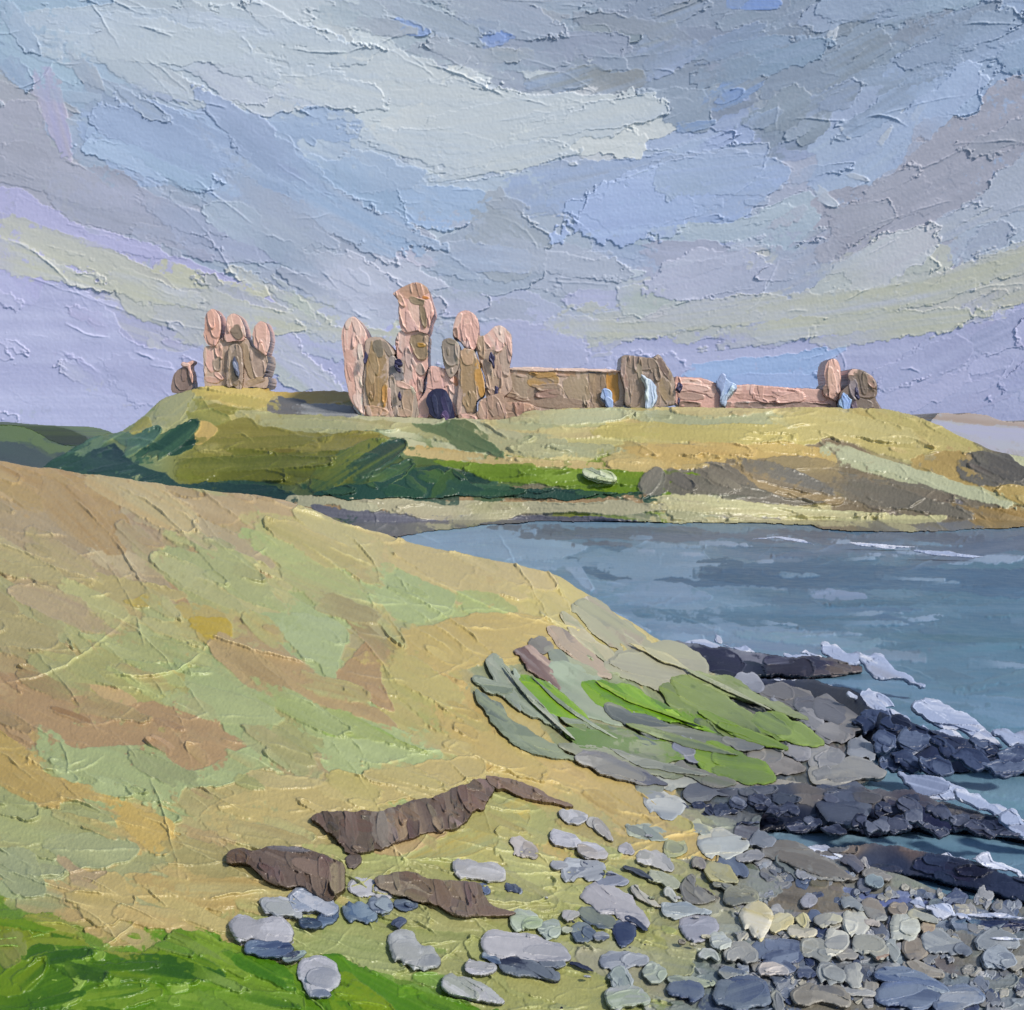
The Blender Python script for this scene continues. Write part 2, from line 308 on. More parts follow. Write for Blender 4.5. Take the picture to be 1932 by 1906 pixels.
def dab(name, pts, W, depth, c1, c2, mat, tilt=40., thick=.5, parent=None, k=1., mix=.35, rough=.10, streak=1., sq=2.6, ns=22, na=20, cup=.10, taper=.25, c3=None, bed_in=.0):
    """one rounded, slightly cupped body laid along pts (picture units) on a plane leaning back by tilt, at distance depth"""
    p = np.asarray(pts, float)
    if len(p) == 2: p = np.array([p[0], (p[0] + p[1]) / 2, p[1]])
    seg = np.r_[0, np.cumsum(np.hypot(*(p[1:] - p[:-1]).T))]; L = seg[-1]
    th = np.linspace(0, math.pi, ns); s = (1 - np.cos(th)) / 2; uu = s * L
    if len(p) == 3:
        t = s[:, None]; mid = 2 * p[1] - .5 * (p[0] + p[2]); q = (1 - t) ** 2 * p[0] + 2 * t * (1 - t) * mid + t * t * p[2]
    else: q = np.stack([np.interp(uu, seg, p[:, 0]), np.interp(uu, seg, p[:, 1])], 1)
    tg = np.gradient(q, axis=0); tg /= np.hypot(*tg.T)[:, None] + 1e-9; nr = np.stack([-tg[:, 1], tg[:, 0]], 1)
    e = np.abs(2 * s - 1); prof = (1 - e ** sq) ** (1 / sq) * (1 - taper * (s - .5) * 2 * .6)
    o1, o2, o3 = R.integers(0, 900, 3)
    al = 1 + rough * N_BIG[o1, (np.arange(ns) * 14 + o2) % NT]; ar = 1 + rough * N_BIG[o3, (np.arange(ns) * 14 + o1) % NT]
    ph = np.arange(na) / na * 2 * math.pi; cx = np.sign(np.cos(ph)) * np.abs(np.cos(ph)) ** .8; cz = np.sign(np.sin(ph)) * np.abs(np.sin(ph)) ** .8
    w = (W / 2) * prof; tt = cx[None] * np.where(cx[None] > 0, al[:, None], ar[:, None])
    off = w[:, None] * tt; px = q[:, 0:1] + nr[:, 0:1] * off; py = q[:, 1:2] + nr[:, 1:2] * off
    ta = math.radians(tilt); n = np.array((0, -math.cos(ta), math.sin(ta))); base = p[np.argmax(p[:, 1])]
    O = at(base[0], base[1], float(depth)); rr = ray(px, py); lam = ((O - (0, 0, EYE)) @ n) / (rr @ n); P = rr * lam[..., None]; P[..., 2] += EYE
    pxl = depth / FPX; lin_ = samp(N_LINE, (tt * W * 1.3 + o1 + 300), np.full(tt.shape, o2 % 60) + (s[:, None] * 2))
    T = thick * W * pxl; z = cz[None] * (prof[:, None] ** .6) * T
    front = np.clip(cz, 0, 1)[None]
    z = z * (1 - cup * front * np.exp(-(tt * 1.6) ** 2)) + front * (.05 * lin_ + .10 * N_BIG[o2, (np.arange(ns) * 22 + o3) % NT][:, None]) * T
    P = P + n * (z[..., None] + (1 - bed_in) * T * .35)
    kk = np.clip(mix + .28 * lin_ * streak + (.25 * (2 * s - 1) * streak)[:, None], 0, 1)[..., None]
    col = np.asarray(c1, float) * (1 - kk) + np.asarray(c2, float) * kk
    if c3 is not None:
        k3 = sm(.62, .95, s)[:, None, None] * np.ones_like(kk); col = col * (1 - k3) + np.asarray(c3, float) * k3
    V = P.reshape(-1, 3); Cc = col.reshape(-1, 3); i = np.arange(ns - 1)[:, None]; j = np.arange(na)[None]; j2 = (j + 1) % na
    F = np.stack([(i * na + j), (i * na + j2), ((i + 1) * na + j2), ((i + 1) * na + j)], -1).reshape(-1, 4)
    return link_mesh(name, V, F, Cc, mat, parent, k)
def st(b, z, x, y, L, W, ang, c1, c2=None, **kw):
    (px, py), = Z(z, x, y); q = zs(z); b.stroke(px, py, L * q, W * q, ang, c1, c2, **kw)
def pt(b, z, pts, c1, c2=None, ang=0, **kw): b.patch(Z(z, *pts), c1, c2, ang, **kw)
def sea_depth(X, Y, z=0.): return (EYE - z) / -ray(X, Y)[..., 2]
M_SKY = paint_mat('sky_paint', .52, .35, .03, .05, .03)
M_LAND = paint_mat('land_paint', .4, .55, .06, 3., .08)
M_SEA = paint_mat('sea_paint', .38, .5, .05, 1.2, .06)
M_ROCK = paint_mat('rock_paint', .38, .5, .10, 7., .10)
M_WALL = paint_mat('masonry_paint', .4, .5, .08, 1.5, .08)
M_FOAM = paint_mat('foam_paint', .35, .5, .05, 6., .03)
K_SKY, K_LAND, K_WALL, K_SEA, K_ROCK = (1.25, 1.25, 1.2), (1.11, 1.12, 1.02), (1.5, 1.48, 1.5), (.80, .93, .97), (1.22, 1.22, 1.18)

# ================================================================== SKY: a tall curved backdrop 900 m out
SKYF = [(100, 60, (150, 170, 195)), (300, 60, (168, 180, 196)), (500, 120, (180, 190, 203)), (700, 180, (186, 196, 208)), (900, 230, (190, 198, 208)), (1100, 240, (188, 192, 203)),
 (1000, 60, (150, 163, 185)), (800, 60, (160, 172, 190)), (1200, 80, (140, 152, 175)), (1500, 80, (138, 152, 176)), (1500, 180, (135, 148, 170)), (1750, 60, (142, 158, 185)),
 (1850, 150, (150, 168, 198)), (1850, 260, (155, 172, 205)), (1800, 350, (160, 163, 182)), (1600, 330, (155, 170, 200)), (1400, 330, (155, 170, 205)), (1200, 330, (158, 172, 200)),
 (1000, 350, (160, 172, 195)), (600, 330, (150, 168, 200)), (400, 300, (150, 168, 200)), (200, 250, (150, 165, 190)), (60, 250, (155, 160, 175)), (100, 350, (158, 160, 178)),
 (60, 440, (165, 165, 200)), (300, 420, (158, 165, 185)), (500, 450, (160, 170, 188)), (700, 430, (158, 168, 190)), (900, 450, (160, 170, 190)), (1200, 430, (160, 172, 200)),
 (1500, 430, (165, 172, 195)), (1700, 430, (160, 162, 182)), (1880, 430, (170, 180, 200)), (250, 520, (178, 178, 180)), (450, 560, (178, 178, 182)), (600, 560, (172, 176, 190)),
 (800, 520, (175, 180, 200)), (600, 640, (180, 180, 178)), (900, 600, (165, 172, 190)), (1100, 540, (168, 175, 195)), (1300, 590, (178, 182, 185)), (1500, 560, (178, 180, 185)),
 (1700, 560, (182, 184, 182)), (1850, 520, (180, 180, 180)), (100, 600, (164, 165, 198)), (300, 700, (164, 165, 200)), (580, 700, (170, 172, 204)), (1100, 680, (172, 173, 206)),
 (1500, 680, (170, 172, 208)), (1750, 680, (170, 172, 208)), (1880, 640, (170, 172, 208)), (1850, 760, (172, 174, 208))]
sky = Bed(-520, -320, 2452, 900, .68, (160, 166, 200), .07); sky.tear = 1.05; sky.comb = .4
def sky_ang(x, y): return 26 - 48 * sm(500, 1700, x)
sky.fill(SKYF)
sky.scatter(1100, (90, 260), (.28, .5), SKYF, sky_ang, th=.35, rim=.8, jit=4, streak=.8)
sky.scatter(520, (30, 130), (.25, .5), SKYF, sky_ang, lambda x, y: y < 620, th=.4, rim=.9, jit=5)
P_ = lambda z, pts, c1, c2=None, ang=0, **kw: pt(sky, z, pts, c1, c2, ang, **{**dict(th=.8, rim=1.3, rough=2.5, streak=.6), **kw})
LAV, LAV2, GRY, GRB, BLU, WHT, CRM, YEL = (166, 168, 202), (176, 178, 208), (157, 160, 178), (158, 168, 188), (150, 167, 200), (194, 200, 208), (178, 179, 180), (185, 184, 168)
P_('D', [(-400, 480), (-100, 500), (0, 520), (110, 520), (200, 580), (240, 640), (330, 660), (420, 640), (520, 640), (700, 640), (720, 900), (-400, 900)], LAV, LAV2, 0)
P_('D', [(940, 640), (1100, 640), (1500, 610), (1700, 600), (1932, 580), (2350, 500), (2350, 900), (900, 900)], LAV, LAV2, 0)
P_('D', [(-400, 300), (0, 350), (180, 440), (380, 500), (520, 570), (400, 560), (200, 520), (0, 500), (-400, 470)], (165, 165, 202), (172, 170, 205), 24)
P_('S1', [(0, 900), (0, 780), (200, 830), (500, 950), (640, 1010), (900, 1040), (960, 1110), (1000, 1300), (560, 1160), (460, 1120), (400, 1030), (220, 960), (130, 1020), (60, 990)], CRM, YEL, 18, rim=1.6)
P_('S1', [(600, 920), (760, 1000), (900, 1010), (980, 1070), (800, 1120), (650, 1120), (560, 1020)], YEL, (176, 178, 182), 18)
P_('D', [(560, 560), (700, 565), (770, 590), (745, 640), (650, 665), (590, 650), (540, 600)], (174, 178, 178), (180, 182, 176), 10, rim=1.5)
P_('D', [(430, 545), (520, 565), (560, 620), (520, 650), (500, 700), (350, 660), (290, 640), (330, 560)], (172, 174, 182), (178, 178, 178), 12)
P_('D', [(-400, 120), (0, 190), (70, 200), (110, 290), (180, 330), (240, 390), (120, 380), (0, 345), (-400, 280)], GRY, (160, 162, 182), 10)
P_('S1', [(60, 60), (400, 10), (700, 60), (1000, 80), (1250, 140), (1230, 200), (950, 240), (720, 260), (500, 230), (330, 230), (190, 240), (120, 180)], (172, 184, 200), (160, 174, 198), 2)
P_('S1', [(740, 240), (1000, 235), (1050, 260), (1250, 380), (1100, 400), (960, 420), (800, 340)], (180, 188, 202), (170, 180, 202), 15)
P_('S1', [(900, 130), (1000, 90), (1200, 120), (1230, 190), (1050, 230), (940, 220)], (176, 186, 200), (182, 190, 202), -5)
P_('S1', [(1040, 240), (1240, 190), (1370, 170), (1410, 230), (1390, 300), (1230, 360), (1120, 330), (1060, 290)], WHT, (180, 190, 204), -8, rim=1.4)
P_('D', [(760, 200), (860, 120), (900, 150), (1000, 230), (1100, 225), (1290, 190), (1300, 230), (1200, 265), (1060, 300), (950, 330), (860, 300), (760, 290), (690, 260)], WHT, (192, 195, 200), -8, th=1., rim=1.6, rough=3)
P_('D', [(670, 240), (760, 300), (860, 335), (980, 325), (1060, 300), (1000, 380), (930, 400), (800, 370), (700, 330)], (176, 187, 203), (160, 176, 204), 8)
P_('D', [(150, 220), (250, 200), (390, 235), (520, 320), (700, 390), (660, 420), (500, 400), (380, 340), (260, 360), (190, 300)], BLU, (158, 174, 204), 26, th=.9, rim=1.5)
P_('S1', [(340, 460), (520, 520), (700, 580), (870, 700), (740, 690), (550, 650), (430, 600), (340, 530)], (150, 170, 204), (162, 178, 205), 24, rim=1.6)
P_('S1', [(830, 560), (1000, 580), (1200, 660), (1320, 780), (1000, 790), (880, 700)], (146, 164, 196), (156, 170, 196), 16)
P_('S1', [(1250, 680), (1440, 670), (1760, 690), (1740, 800), (1620, 840), (1390, 810), (1300, 760)], (160, 178, 206), (150, 172, 210), 4, rim=1.5)
P_('S1', [(390, 600), (560, 700), (760, 780), (900, 820), (960, 860), (920, 940), (700, 920), (400, 830), (240, 790), (190, 640)], (156, 160, 180), (162, 165, 190), 18)
P_('S1', [(650, 790), (850, 800), (920, 880), (920, 940), (760, 950), (660, 860)], (160, 166, 190), (164, 170, 198), 10, rim=1.5)
P_('S1', [(960, 780), (1300, 800), (1560, 850), (1500, 950), (1260, 960), (1180, 1060), (1100, 1080), (980, 1030), (930, 960)], (160, 166, 186), (154, 166, 190), 8)
P_('S1', [(1120, 1080), (1300, 970), (1450, 930), (1560, 990), (1620, 1040), (1450, 1100), (1400, 1300), (1150, 1250)], (176, 180, 202), (182, 186, 202), -14)
P_('A', [(850, 200), (1000, 170), (1200, 190), (1350, 250), (1390, 310), (1300, 350), (1100, 420), (960, 430), (880, 380)], (164, 172, 188), (174, 174, 206), 4, rim=1.5)
P_('D', [(830, 450), (920, 420), (1000, 460), (1030, 520), (950, 555), (860, 540), (790, 500)], (152, 162, 182), (162, 172, 192), 10, rim=1.5)
P_('D', [(960, 330), (1100, 300), (1300, 290), (1450, 270), (1380, 330), (1200, 380), (1050, 400), (950, 400)], (158, 170, 196), (150, 168, 206), -10)
P_('S2', [(0, 700), (60, 690), (160, 800), (230, 860), (150, 1000), (0, 1000), (-80, 850)], (156, 164, 178), (160, 168, 186), 30)
P_('S2', [(240, 700), (600, 590), (960, 560), (1100, 620), (980, 740), (900, 790), (520, 830), (300, 800)], (158, 172, 200), (150, 168, 210), -8)
P_('S2', [(520, 830), (850, 800), (1000, 750), (1160, 700), (1190, 820), (1080, 910), (900, 890), (600, 890)], (164, 178, 198), (172, 182, 196), -8, rim=1.5)
P_('S2', [(620, 890), (860, 880), (930, 960), (880, 1080), (720, 1070), (500, 1010)], (160, 164, 186), (166, 170, 196), 6)
P_('S2', [(1170, 500), (1530, 400), (1540, 520), (1450, 650), (1300, 700), (1180, 690), (1200, 600)], (158, 173, 206), (164, 178, 200), -30, rim=1.5)
P_('S2', [(1190, 700), (1450, 640), (1560, 420), (1750, 420), (1800, 330), (1932, 270), (2300, 200), (2300, 500), (1932, 650), (1750, 720), (1600, 810), (1440, 880), (1200, 990), (1130, 900), (1200, 800)], (158, 160, 178), (164, 164, 182), -22, th=.7)
P_('S2', [(1450, 880), (1750, 720), (1932, 630), (2300, 480), (2300, 700), (1932, 760), (1700, 850), (1380, 960), (1200, 1000), (900, 1080), (940, 1030), (1200, 960)], (168, 176, 200), (180, 182, 186), -24, rim=1.6)
P_('S2', [(300, 1120), (640, 1080), (900, 1080), (1340, 960), (1560, 990), (1500, 1050), (1280, 1110), (1110, 1130), (1090, 1230), (900, 1210), (700, 1260), (600, 1190), (480, 1230), (300, 1270), (240, 1180)], (180, 180, 178), (172, 178, 190), -8, rim=1.6, rough=3)
P_('S2', [(1280, 1110), (1450, 1070), (1560, 1010), (1900, 900), (2300, 780), (2300, 1000), (1932, 1090), (1740, 1150), (1500, 1160), (1440, 1180), (1110, 1210), (1110, 1130)], (183, 182, 172), (176, 176, 184), -12, rim=1.5)
P_('S2', [(1640, 930), (1760, 960), (1860, 900), (1900, 830), (1820, 800), (1700, 900)], (160, 168, 192), (168, 176, 190), -20)
P_('S2', [(1450, 360), (1560, 300), (1750, 230), (1780, 330), (1770, 400), (1680, 420), (1550, 390)], (154, 172, 206), (160, 178, 208), -6, rim=1.4)
P_('S2', [(1480, 200), (1640, 200), (1932, 60), (2300, 0), (2300, 150), (1932, 190), (1700, 240), (1450, 290)], (146, 162, 190), (156, 174, 208), -26)
P_('S2', [(960, 440), (1100, 300), (1240, 400), (1150, 530), (1080, 490)], (136, 148, 166), (146, 160, 180), -28, rim=1.8)
P_('S2', [(560, 330), (780, 330), (800, 440), (760, 470), (690, 460), (570, 380)], (140, 154, 176), (146, 158, 180), -25, rim=1.6)
for x, y, L, W, a, c1, c2 in [(700, 40, 170, 60, -22, (138, 146, 160), (142, 156, 182)), (420, 120, 200, 90, 12, (140, 148, 160), (150, 160, 176)), (300, 290, 240, 80, -14, (140, 148, 158), (138, 156, 190)),
   (480, 300, 200, 80, -18, (140, 146, 156), (146, 160, 186)), (660, 200, 260, 100, -24, (136, 150, 174), (144, 158, 190)), (880, 160, 280, 100, -24, (132, 148, 176), (142, 158, 192)),
   (900, 330, 200, 70, -28, (140, 152, 172), (120, 148, 200)), (1120, 120, 300, 110, -26, (132, 144, 164), (142, 160, 190)), (1320, 200, 300, 110, -27, (138, 150, 168), (144, 162, 190)),
   (1300, 60, 260, 90, -24, (134, 146, 164), (144, 160, 186)), (1560, 100, 260, 100, -28, (140, 150, 170), (148, 164, 192)), (1250, 350, 220, 70, -27, (140, 152, 172), (146, 162, 196)),
   (150, 370, 200, 44, -6, (128, 150, 196), (142, 160, 190)), (290, 385, 130, 34, -14, (122, 148, 202), (130, 152, 190)), (880, 340, 80, 34, -20, (122, 147, 200), (130, 152, 192)),
   (30, 130, 110, 50, 4, (120, 146, 202), (120, 146, 198)), (960, 10, 140, 40, 4, (124, 150, 206), (140, 158, 190)), (760, 455, 110, 30, -12, (118, 146, 198), (140, 156, 182)), (1740, 60, 300, 90, -26, (140, 154, 178), (150, 166, 194)),
   (60, 200, 200, 60, 4, (146, 158, 176), (156, 164, 178)), (200, 60, 240, 60, 6, (150, 158, 176), (158, 164, 176)), (1000, 430, 160, 50, -24, (142, 156, 180), (150, 168, 200)), (600, 130, 160, 70, -18, (146, 156, 172), (140, 156, 186))]:
    st(sky, 'S2', x, y, L, W, a, c1, c2, th=.8, rim=1.4, rough=.22, streak=1.4)
for x, y, L, W, a, c1, c2 in [(1500, 110, 130, 60, 8, (126, 151, 204), (140, 158, 190)), (1790, 145, 90, 50, 0, (120, 146, 202), (130, 150, 196)), (1700, 90, 200, 70, 6, (140, 156, 186), (150, 160, 176)), (1600, 200, 260, 80, 10, (160, 168, 184), (150, 160, 180)),
   (1400, 100, 260, 70, 8, (156, 166, 184), (164, 172, 188)), (200, 420, 260, 80, 74, (162, 162, 196), (166, 162, 176)), (330, 280, 180, 80, 60, (150, 162, 184), (160, 168, 184)), (60, 260, 200, 80, 50, (146, 164, 192), (156, 170, 196)), (80, 120, 200, 70, 56, (150, 168, 194), (160, 174, 196)),
   (600, 330, 300, 60, 18, (160, 168, 190), (152, 166, 196)), (1700, 500, 200, 60, 4, (184, 192, 204), (190, 197, 208)), (1600, 600, 220, 60, 14, (182, 190, 204), (174, 186, 204)), (1500, 930, 160, 50, 20, (178, 178, 200), (184, 184, 200)), (1720, 950, 300, 90, -6, (154, 166, 190), (162, 174, 200))]:
    st(sky, 'S1', x, y, L, W, a, c1, c2, th=.8, rim=1.5, rough=.2, streak=1.1)
P_('D', [(1280, 695), (1300, 685), (1500, 665), (1560, 655), (1570, 700), (1500, 730), (1420, 735), (1330, 720), (1300, 708)], (150, 172, 212), (160, 178, 215), -6)
P_('C', [(850, 230), (1300, 220), (1390, 240), (1380, 320), (1250, 320), (950, 300), (860, 320)], (158, 176, 216), (166, 178, 216), 3)
P_('W1', [(1180, 330), (1180, 290), (1100, 280), (1050, 340), (1110, 360), (1170, 440)], (170, 172, 212), (176, 178, 214), 60)
for x, y, a in [(1550, 400, -50), (1440, 480, -60), (1010, 990, -20), (1340, 640, 20), (1240, 120, -70), (520, 985, 0), (1290, 480, 45), (1560, 1010, -60), (1230, 725, 35), (310, 590, 10)]:
    st(sky, 'S2', x, y, 90, 26, a, (178, 186, 204), (188, 194, 206), th=1.4, rim=1.5, rough=.5)
overlay(sky, 480, (60, 280), (.18, .42), sky_ang, lambda x, y: y < 760, .6, 1.4, 4, wet=.6, rough=.4)
e_ = np.exp(-(((sky.X - 640) / 560) ** 2 + ((sky.Y - 150 - (sky.X - 640) * .12) / 150) ** 2))[..., None]; sky.C += e_ * (10, 8, 5)
for x, y, L, W, a in [(330, 80, 420, 90, 6), (560, 110, 420, 100, 6), (760, 150, 380, 90, 4), (860, 215, 420, 110, 2), (1010, 235, 420, 90, -8), (1130, 225, 300, 60, -10), (820, 280, 300, 60, 6), (620, 175, 260, 60, 14), (960, 300, 260, 50, -10)]:
    sky.stroke(x, y, L, W, a, (184, 193, 205) if x < 600 else (193, 199, 207), (176, 186, 202), .8, 1.3, .3, .5, .35, .9)
for x, y, L, W, a in [(1350, 590, 360, 46, -6), (1600, 575, 420, 50, -9), (1830, 520, 360, 50, -16), (2000, 470, 300, 50, -18), (1150, 620, 260, 40, 2), (60, 500, 320, 44, 16), (280, 545, 320, 50, 16), (480, 600, 260, 50, 12), (650, 630, 220, 46, 4), (1480, 625, 300, 36, -6), (1700, 610, 300, 36, -6)]:
    sky.stroke(x, y, L, W, a, (184, 184, 172), (176, 178, 188), .8, 1.3, .3, .5, .35, 1.2)
ridges(sky, 190, (40, 260), sky_ang, lambda x, y: y < 720 or R.random() < .25, (.6, 1.8), 6)
R_SKY = 900.
def sky_depth(X, Y):
    r = ray(X, Y); return R_SKY * (1 - .12 * r[..., 0] ** 2)
o = sheet('sky', sky, np.ones((sky.h, sky.w), bool), sky_depth, M_SKY, 1.05, None, (0, 40, 0), k=K_SKY); tag(o, kind='structure')

# ================================================================== SEA
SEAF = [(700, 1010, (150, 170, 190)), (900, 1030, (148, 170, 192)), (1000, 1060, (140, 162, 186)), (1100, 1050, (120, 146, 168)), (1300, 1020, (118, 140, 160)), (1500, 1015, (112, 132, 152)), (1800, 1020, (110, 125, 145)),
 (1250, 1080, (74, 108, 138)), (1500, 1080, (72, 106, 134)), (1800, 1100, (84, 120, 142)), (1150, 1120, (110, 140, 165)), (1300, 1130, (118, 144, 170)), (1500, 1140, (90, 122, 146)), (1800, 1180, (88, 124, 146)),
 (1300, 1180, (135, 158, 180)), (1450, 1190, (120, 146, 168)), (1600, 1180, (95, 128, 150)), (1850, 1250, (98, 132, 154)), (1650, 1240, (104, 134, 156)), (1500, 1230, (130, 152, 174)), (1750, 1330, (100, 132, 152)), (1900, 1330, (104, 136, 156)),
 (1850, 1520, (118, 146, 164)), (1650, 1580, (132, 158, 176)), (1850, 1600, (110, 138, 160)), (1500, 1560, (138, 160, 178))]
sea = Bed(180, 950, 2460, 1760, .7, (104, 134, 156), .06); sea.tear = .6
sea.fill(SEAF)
sea.scatter(800, (110, 300), (.07, .16), SEAF, lambda x, y: 2., th=.35, rim=.6, jit=5, streak=1.3, wet=.5)
S_ = lambda z, pts, c1, c2=None, ang=0, **kw: pt(sea, z, pts, c1, c2, ang, **{**dict(th=.6, rim=1.0, rough=2.2, streak=1.1), **kw})
S_('R3', [(240, -10), (300, 20), (480, 50), (380, 100), (370, 130), (200, 95), (0, 60), (-300, -20)], (148, 168, 192), (156, 176, 198), 6)
S_('R3', [(420, 90), (560, 120), (800, 110), (1100, 95), (1500, 110), (1932, 130), (2300, 140), (2300, 230), (1500, 190), (1100, 180), (900, 175), (700, 170), (520, 140)], (70, 104, 134), (84, 118, 146), 1)
S_('R3', [(520, 120), (640, 60), (860, 70), (870, 150), (760, 150), (660, 160)], (132, 156, 180), (140, 162, 186), 4, rim=1.4)
S_('R3', [(850, 110), (940, 80), (1000, 110), (930, 140), (850, 155)], (78, 108, 134), (88, 120, 144), 4)
S_('R3', [(500, 200), (620, 160), (850, 180), (900, 230), (760, 250), (600, 235)], (128, 150, 176), (136, 156, 182), 2)
S_('R3', [(620, 250), (1000, 250), (1500, 240), (2300, 250), (2300, 330), (1500, 310), (1000, 310), (720, 300)], (88, 122, 146), (98, 132, 156), 1)
S_('R3', [(720, 320), (1000, 320), (1200, 330), (1400, 370), (1500, 430), (1200, 400), (900, 380), (780, 370)], (136, 156, 180), (128, 150, 174), 3, rim=1.4)
S_('R3', [(1200, 490), (1500, 500), (1700, 540), (2300, 600), (2300, 720), (1800, 620), (1500, 560), (1300, 520)], (110, 142, 166), (138, 160, 186), 8)
S_('R3', [(1380, 240), (1310, 225), (1220, 215), (1230, 190), (1400, 210)], (138, 154, 182), (150, 160, 190), 0, rim=1.4)
S_('R5', [(1350, 160), (1600, 150), (1932, 100), (2400, 100), (2400, 400), (1932, 330), (1700, 290), (1600, 200)], (122, 150, 168), (134, 160, 178), 6)
S_('R5', [(930, 460), (1200, 470), (1400, 450), (1932, 440), (2400, 470), (2400, 680), (1900, 600), (1600, 520), (1300, 500), (1080, 480)], (116, 146, 166), (130, 156, 176), 4)
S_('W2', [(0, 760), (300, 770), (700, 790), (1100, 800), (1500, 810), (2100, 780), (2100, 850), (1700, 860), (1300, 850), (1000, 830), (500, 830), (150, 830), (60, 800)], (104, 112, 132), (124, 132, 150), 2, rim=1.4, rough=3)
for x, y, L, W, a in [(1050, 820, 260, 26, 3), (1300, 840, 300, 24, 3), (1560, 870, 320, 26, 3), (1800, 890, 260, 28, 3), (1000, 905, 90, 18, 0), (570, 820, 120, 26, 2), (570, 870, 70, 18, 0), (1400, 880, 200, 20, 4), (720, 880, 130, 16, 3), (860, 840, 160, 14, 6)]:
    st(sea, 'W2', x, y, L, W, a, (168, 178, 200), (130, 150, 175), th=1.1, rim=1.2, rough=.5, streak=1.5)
for x, y, L, W, a in [(260, 800, 260, 20, 3), (700, 800, 300, 20, 2), (1200, 810, 300, 22, 3), (1650, 820, 300, 30, 3), (1900, 850, 300, 24, 2), (420, 840, 200, 16, 4)]:
    st(sea, 'W2', x, y, L, W, a, (96, 102, 122), (118, 126, 142), th=1., rim=1.2, rough=.4, streak=1.5)
for x, y, L, W, a in [(430, 120, 80, 40, 30), (470, 165, 70, 26, 50), (810, 345, 120, 30, 8), (915, 350, 60, 22, 80), (1590, 290, 140, 20, -8), (620, 300, 160, 14, 28)]:
    st(sea, 'R3', x, y, L, W, a, (160, 176, 200), (140, 162, 188), th=1.2, rim=1.2, rough=.5)
overlay(sea, 420, (110, 340), (.03, .09), lambda x, y: 1., None, .7, 1.1, 7, wet=.6, streak=1.6)
for i in range(26):
    sea.stroke(900 + R.random() * 1150, 1015 + R.random() * 250, 50 + 190 * R.random() ** 2, 4 + 6 * R.random(), R.normal() * 3 + 1, (150, 168, 190), (120, 146, 170), th=.8, rim=1.2, wet=.7, rough=.5, streak=1.6)
ridges(sea, 130, (40, 220), lambda x, y: 1, None, (.6, 1.6), 14)
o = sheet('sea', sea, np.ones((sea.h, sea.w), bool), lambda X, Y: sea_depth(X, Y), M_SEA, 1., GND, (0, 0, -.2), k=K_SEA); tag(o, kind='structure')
def flat(name, x0, x1, y0, y1, z, col, mat, n=24, k=1.):
    gx, gy = np.meshgrid(np.linspace(x0, x1, n), np.linspace(y0, y1, n)); V = np.stack([gx, gy, np.full(gx.shape, z)], -1).reshape(-1, 3)
    i = np.arange(n * n).reshape(n, n); F = np.stack([i[:-1, :-1], i[:-1, 1:], i[1:, 1:], i[1:, :-1]], -1).reshape(-1, 4)
    o = link_mesh(name, V, F, np.tile(np.array(col, float), (len(V), 1)), mat, None, k); return tag(o, kind='structure')
flat('open_sea', -1500, 1500, -60, 1200, -1.2, (104, 134, 156), M_SEA, 24, K_SEA)

# ================================================================== FAR SHORES
def vdepth(d): return lambda X, Y: np.full(np.shape(X), float(d))
def p_far(b):
    b.scatter(60, (50, 120), (.2, .35), [(0, 815, (92, 116, 28)), (60, 825, (86, 110, 30)), (120, 840, (80, 104, 34)), (40, 850, (28, 58, 52)), (160, 870, (28, 56, 52))], lambda x, y: 18, th=1., rim=1.4)
    pt(b, 'H', [(-260, 130), (60, 125), (150, 155), (240, 205), (360, 230), (350, 265), (240, 265), (170, 230), (60, 200), (-260, 195)], (96, 118, 28), (84, 106, 36), 14, th=1.2, rim=1.6)
    pt(b, 'H', [(-260, 215), (60, 205), (160, 240), (250, 290), (400, 330), (400, 400), (-260, 330)], (26, 54, 50), (38, 70, 56), 14, th=1., rim=1.4)
o = relief('far_hill', [(-300, 800), (-60, 800), (30, 802), (65, 815), (110, 836), (150, 842), (190, 880), (190, 930), (-300, 930)], lambda X, Y: 330 - (Y - 800) * .9, p_far, M_LAND, .8, (60, 80, 45), 1.2, 2, 6, (0, 60, 0), True, k=(.78, .86, .6)); tag(o, kind='structure')
def p_dune(b):
    b.scatter(50, (40, 100), (.2, .4), [(1820, 786, (175, 155, 145)), (1900, 790, (170, 150, 150)), (1850, 815, (178, 176, 192)), (1920, 830, (172, 170, 196)), (1800, 800, (182, 178, 188)), (1930, 850, (150, 140, 130))], lambda x, y: 14, th=.8, rim=1.)
    pt(b, 'W2', [(1590, 385), (1700, 362), (1800, 372), (1932, 400), (2400, 420), (2400, 445), (1932, 425), (1700, 405)], (172, 150, 138), (180, 164, 160), 6, th=1.)
    pt(b, 'W2', [(1600, 405), (1700, 410), (1932, 430), (2400, 450), (2400, 560), (1932, 505), (1780, 470)], (182, 182, 194), (172, 170, 200), 6, th=1.)
o = relief('far_shore', [(1760, 790), (1810, 780), (1860, 782), (1932, 795), (2300, 800), (2300, 890), (1760, 890)], lambda X, Y: 420 - (Y - 780) * 1.2, p_dune, M_LAND, .8, (175, 170, 180), 1.2, 2, 6, (0, 60, 0), True, k=K_LAND); tag(o, kind='structure')

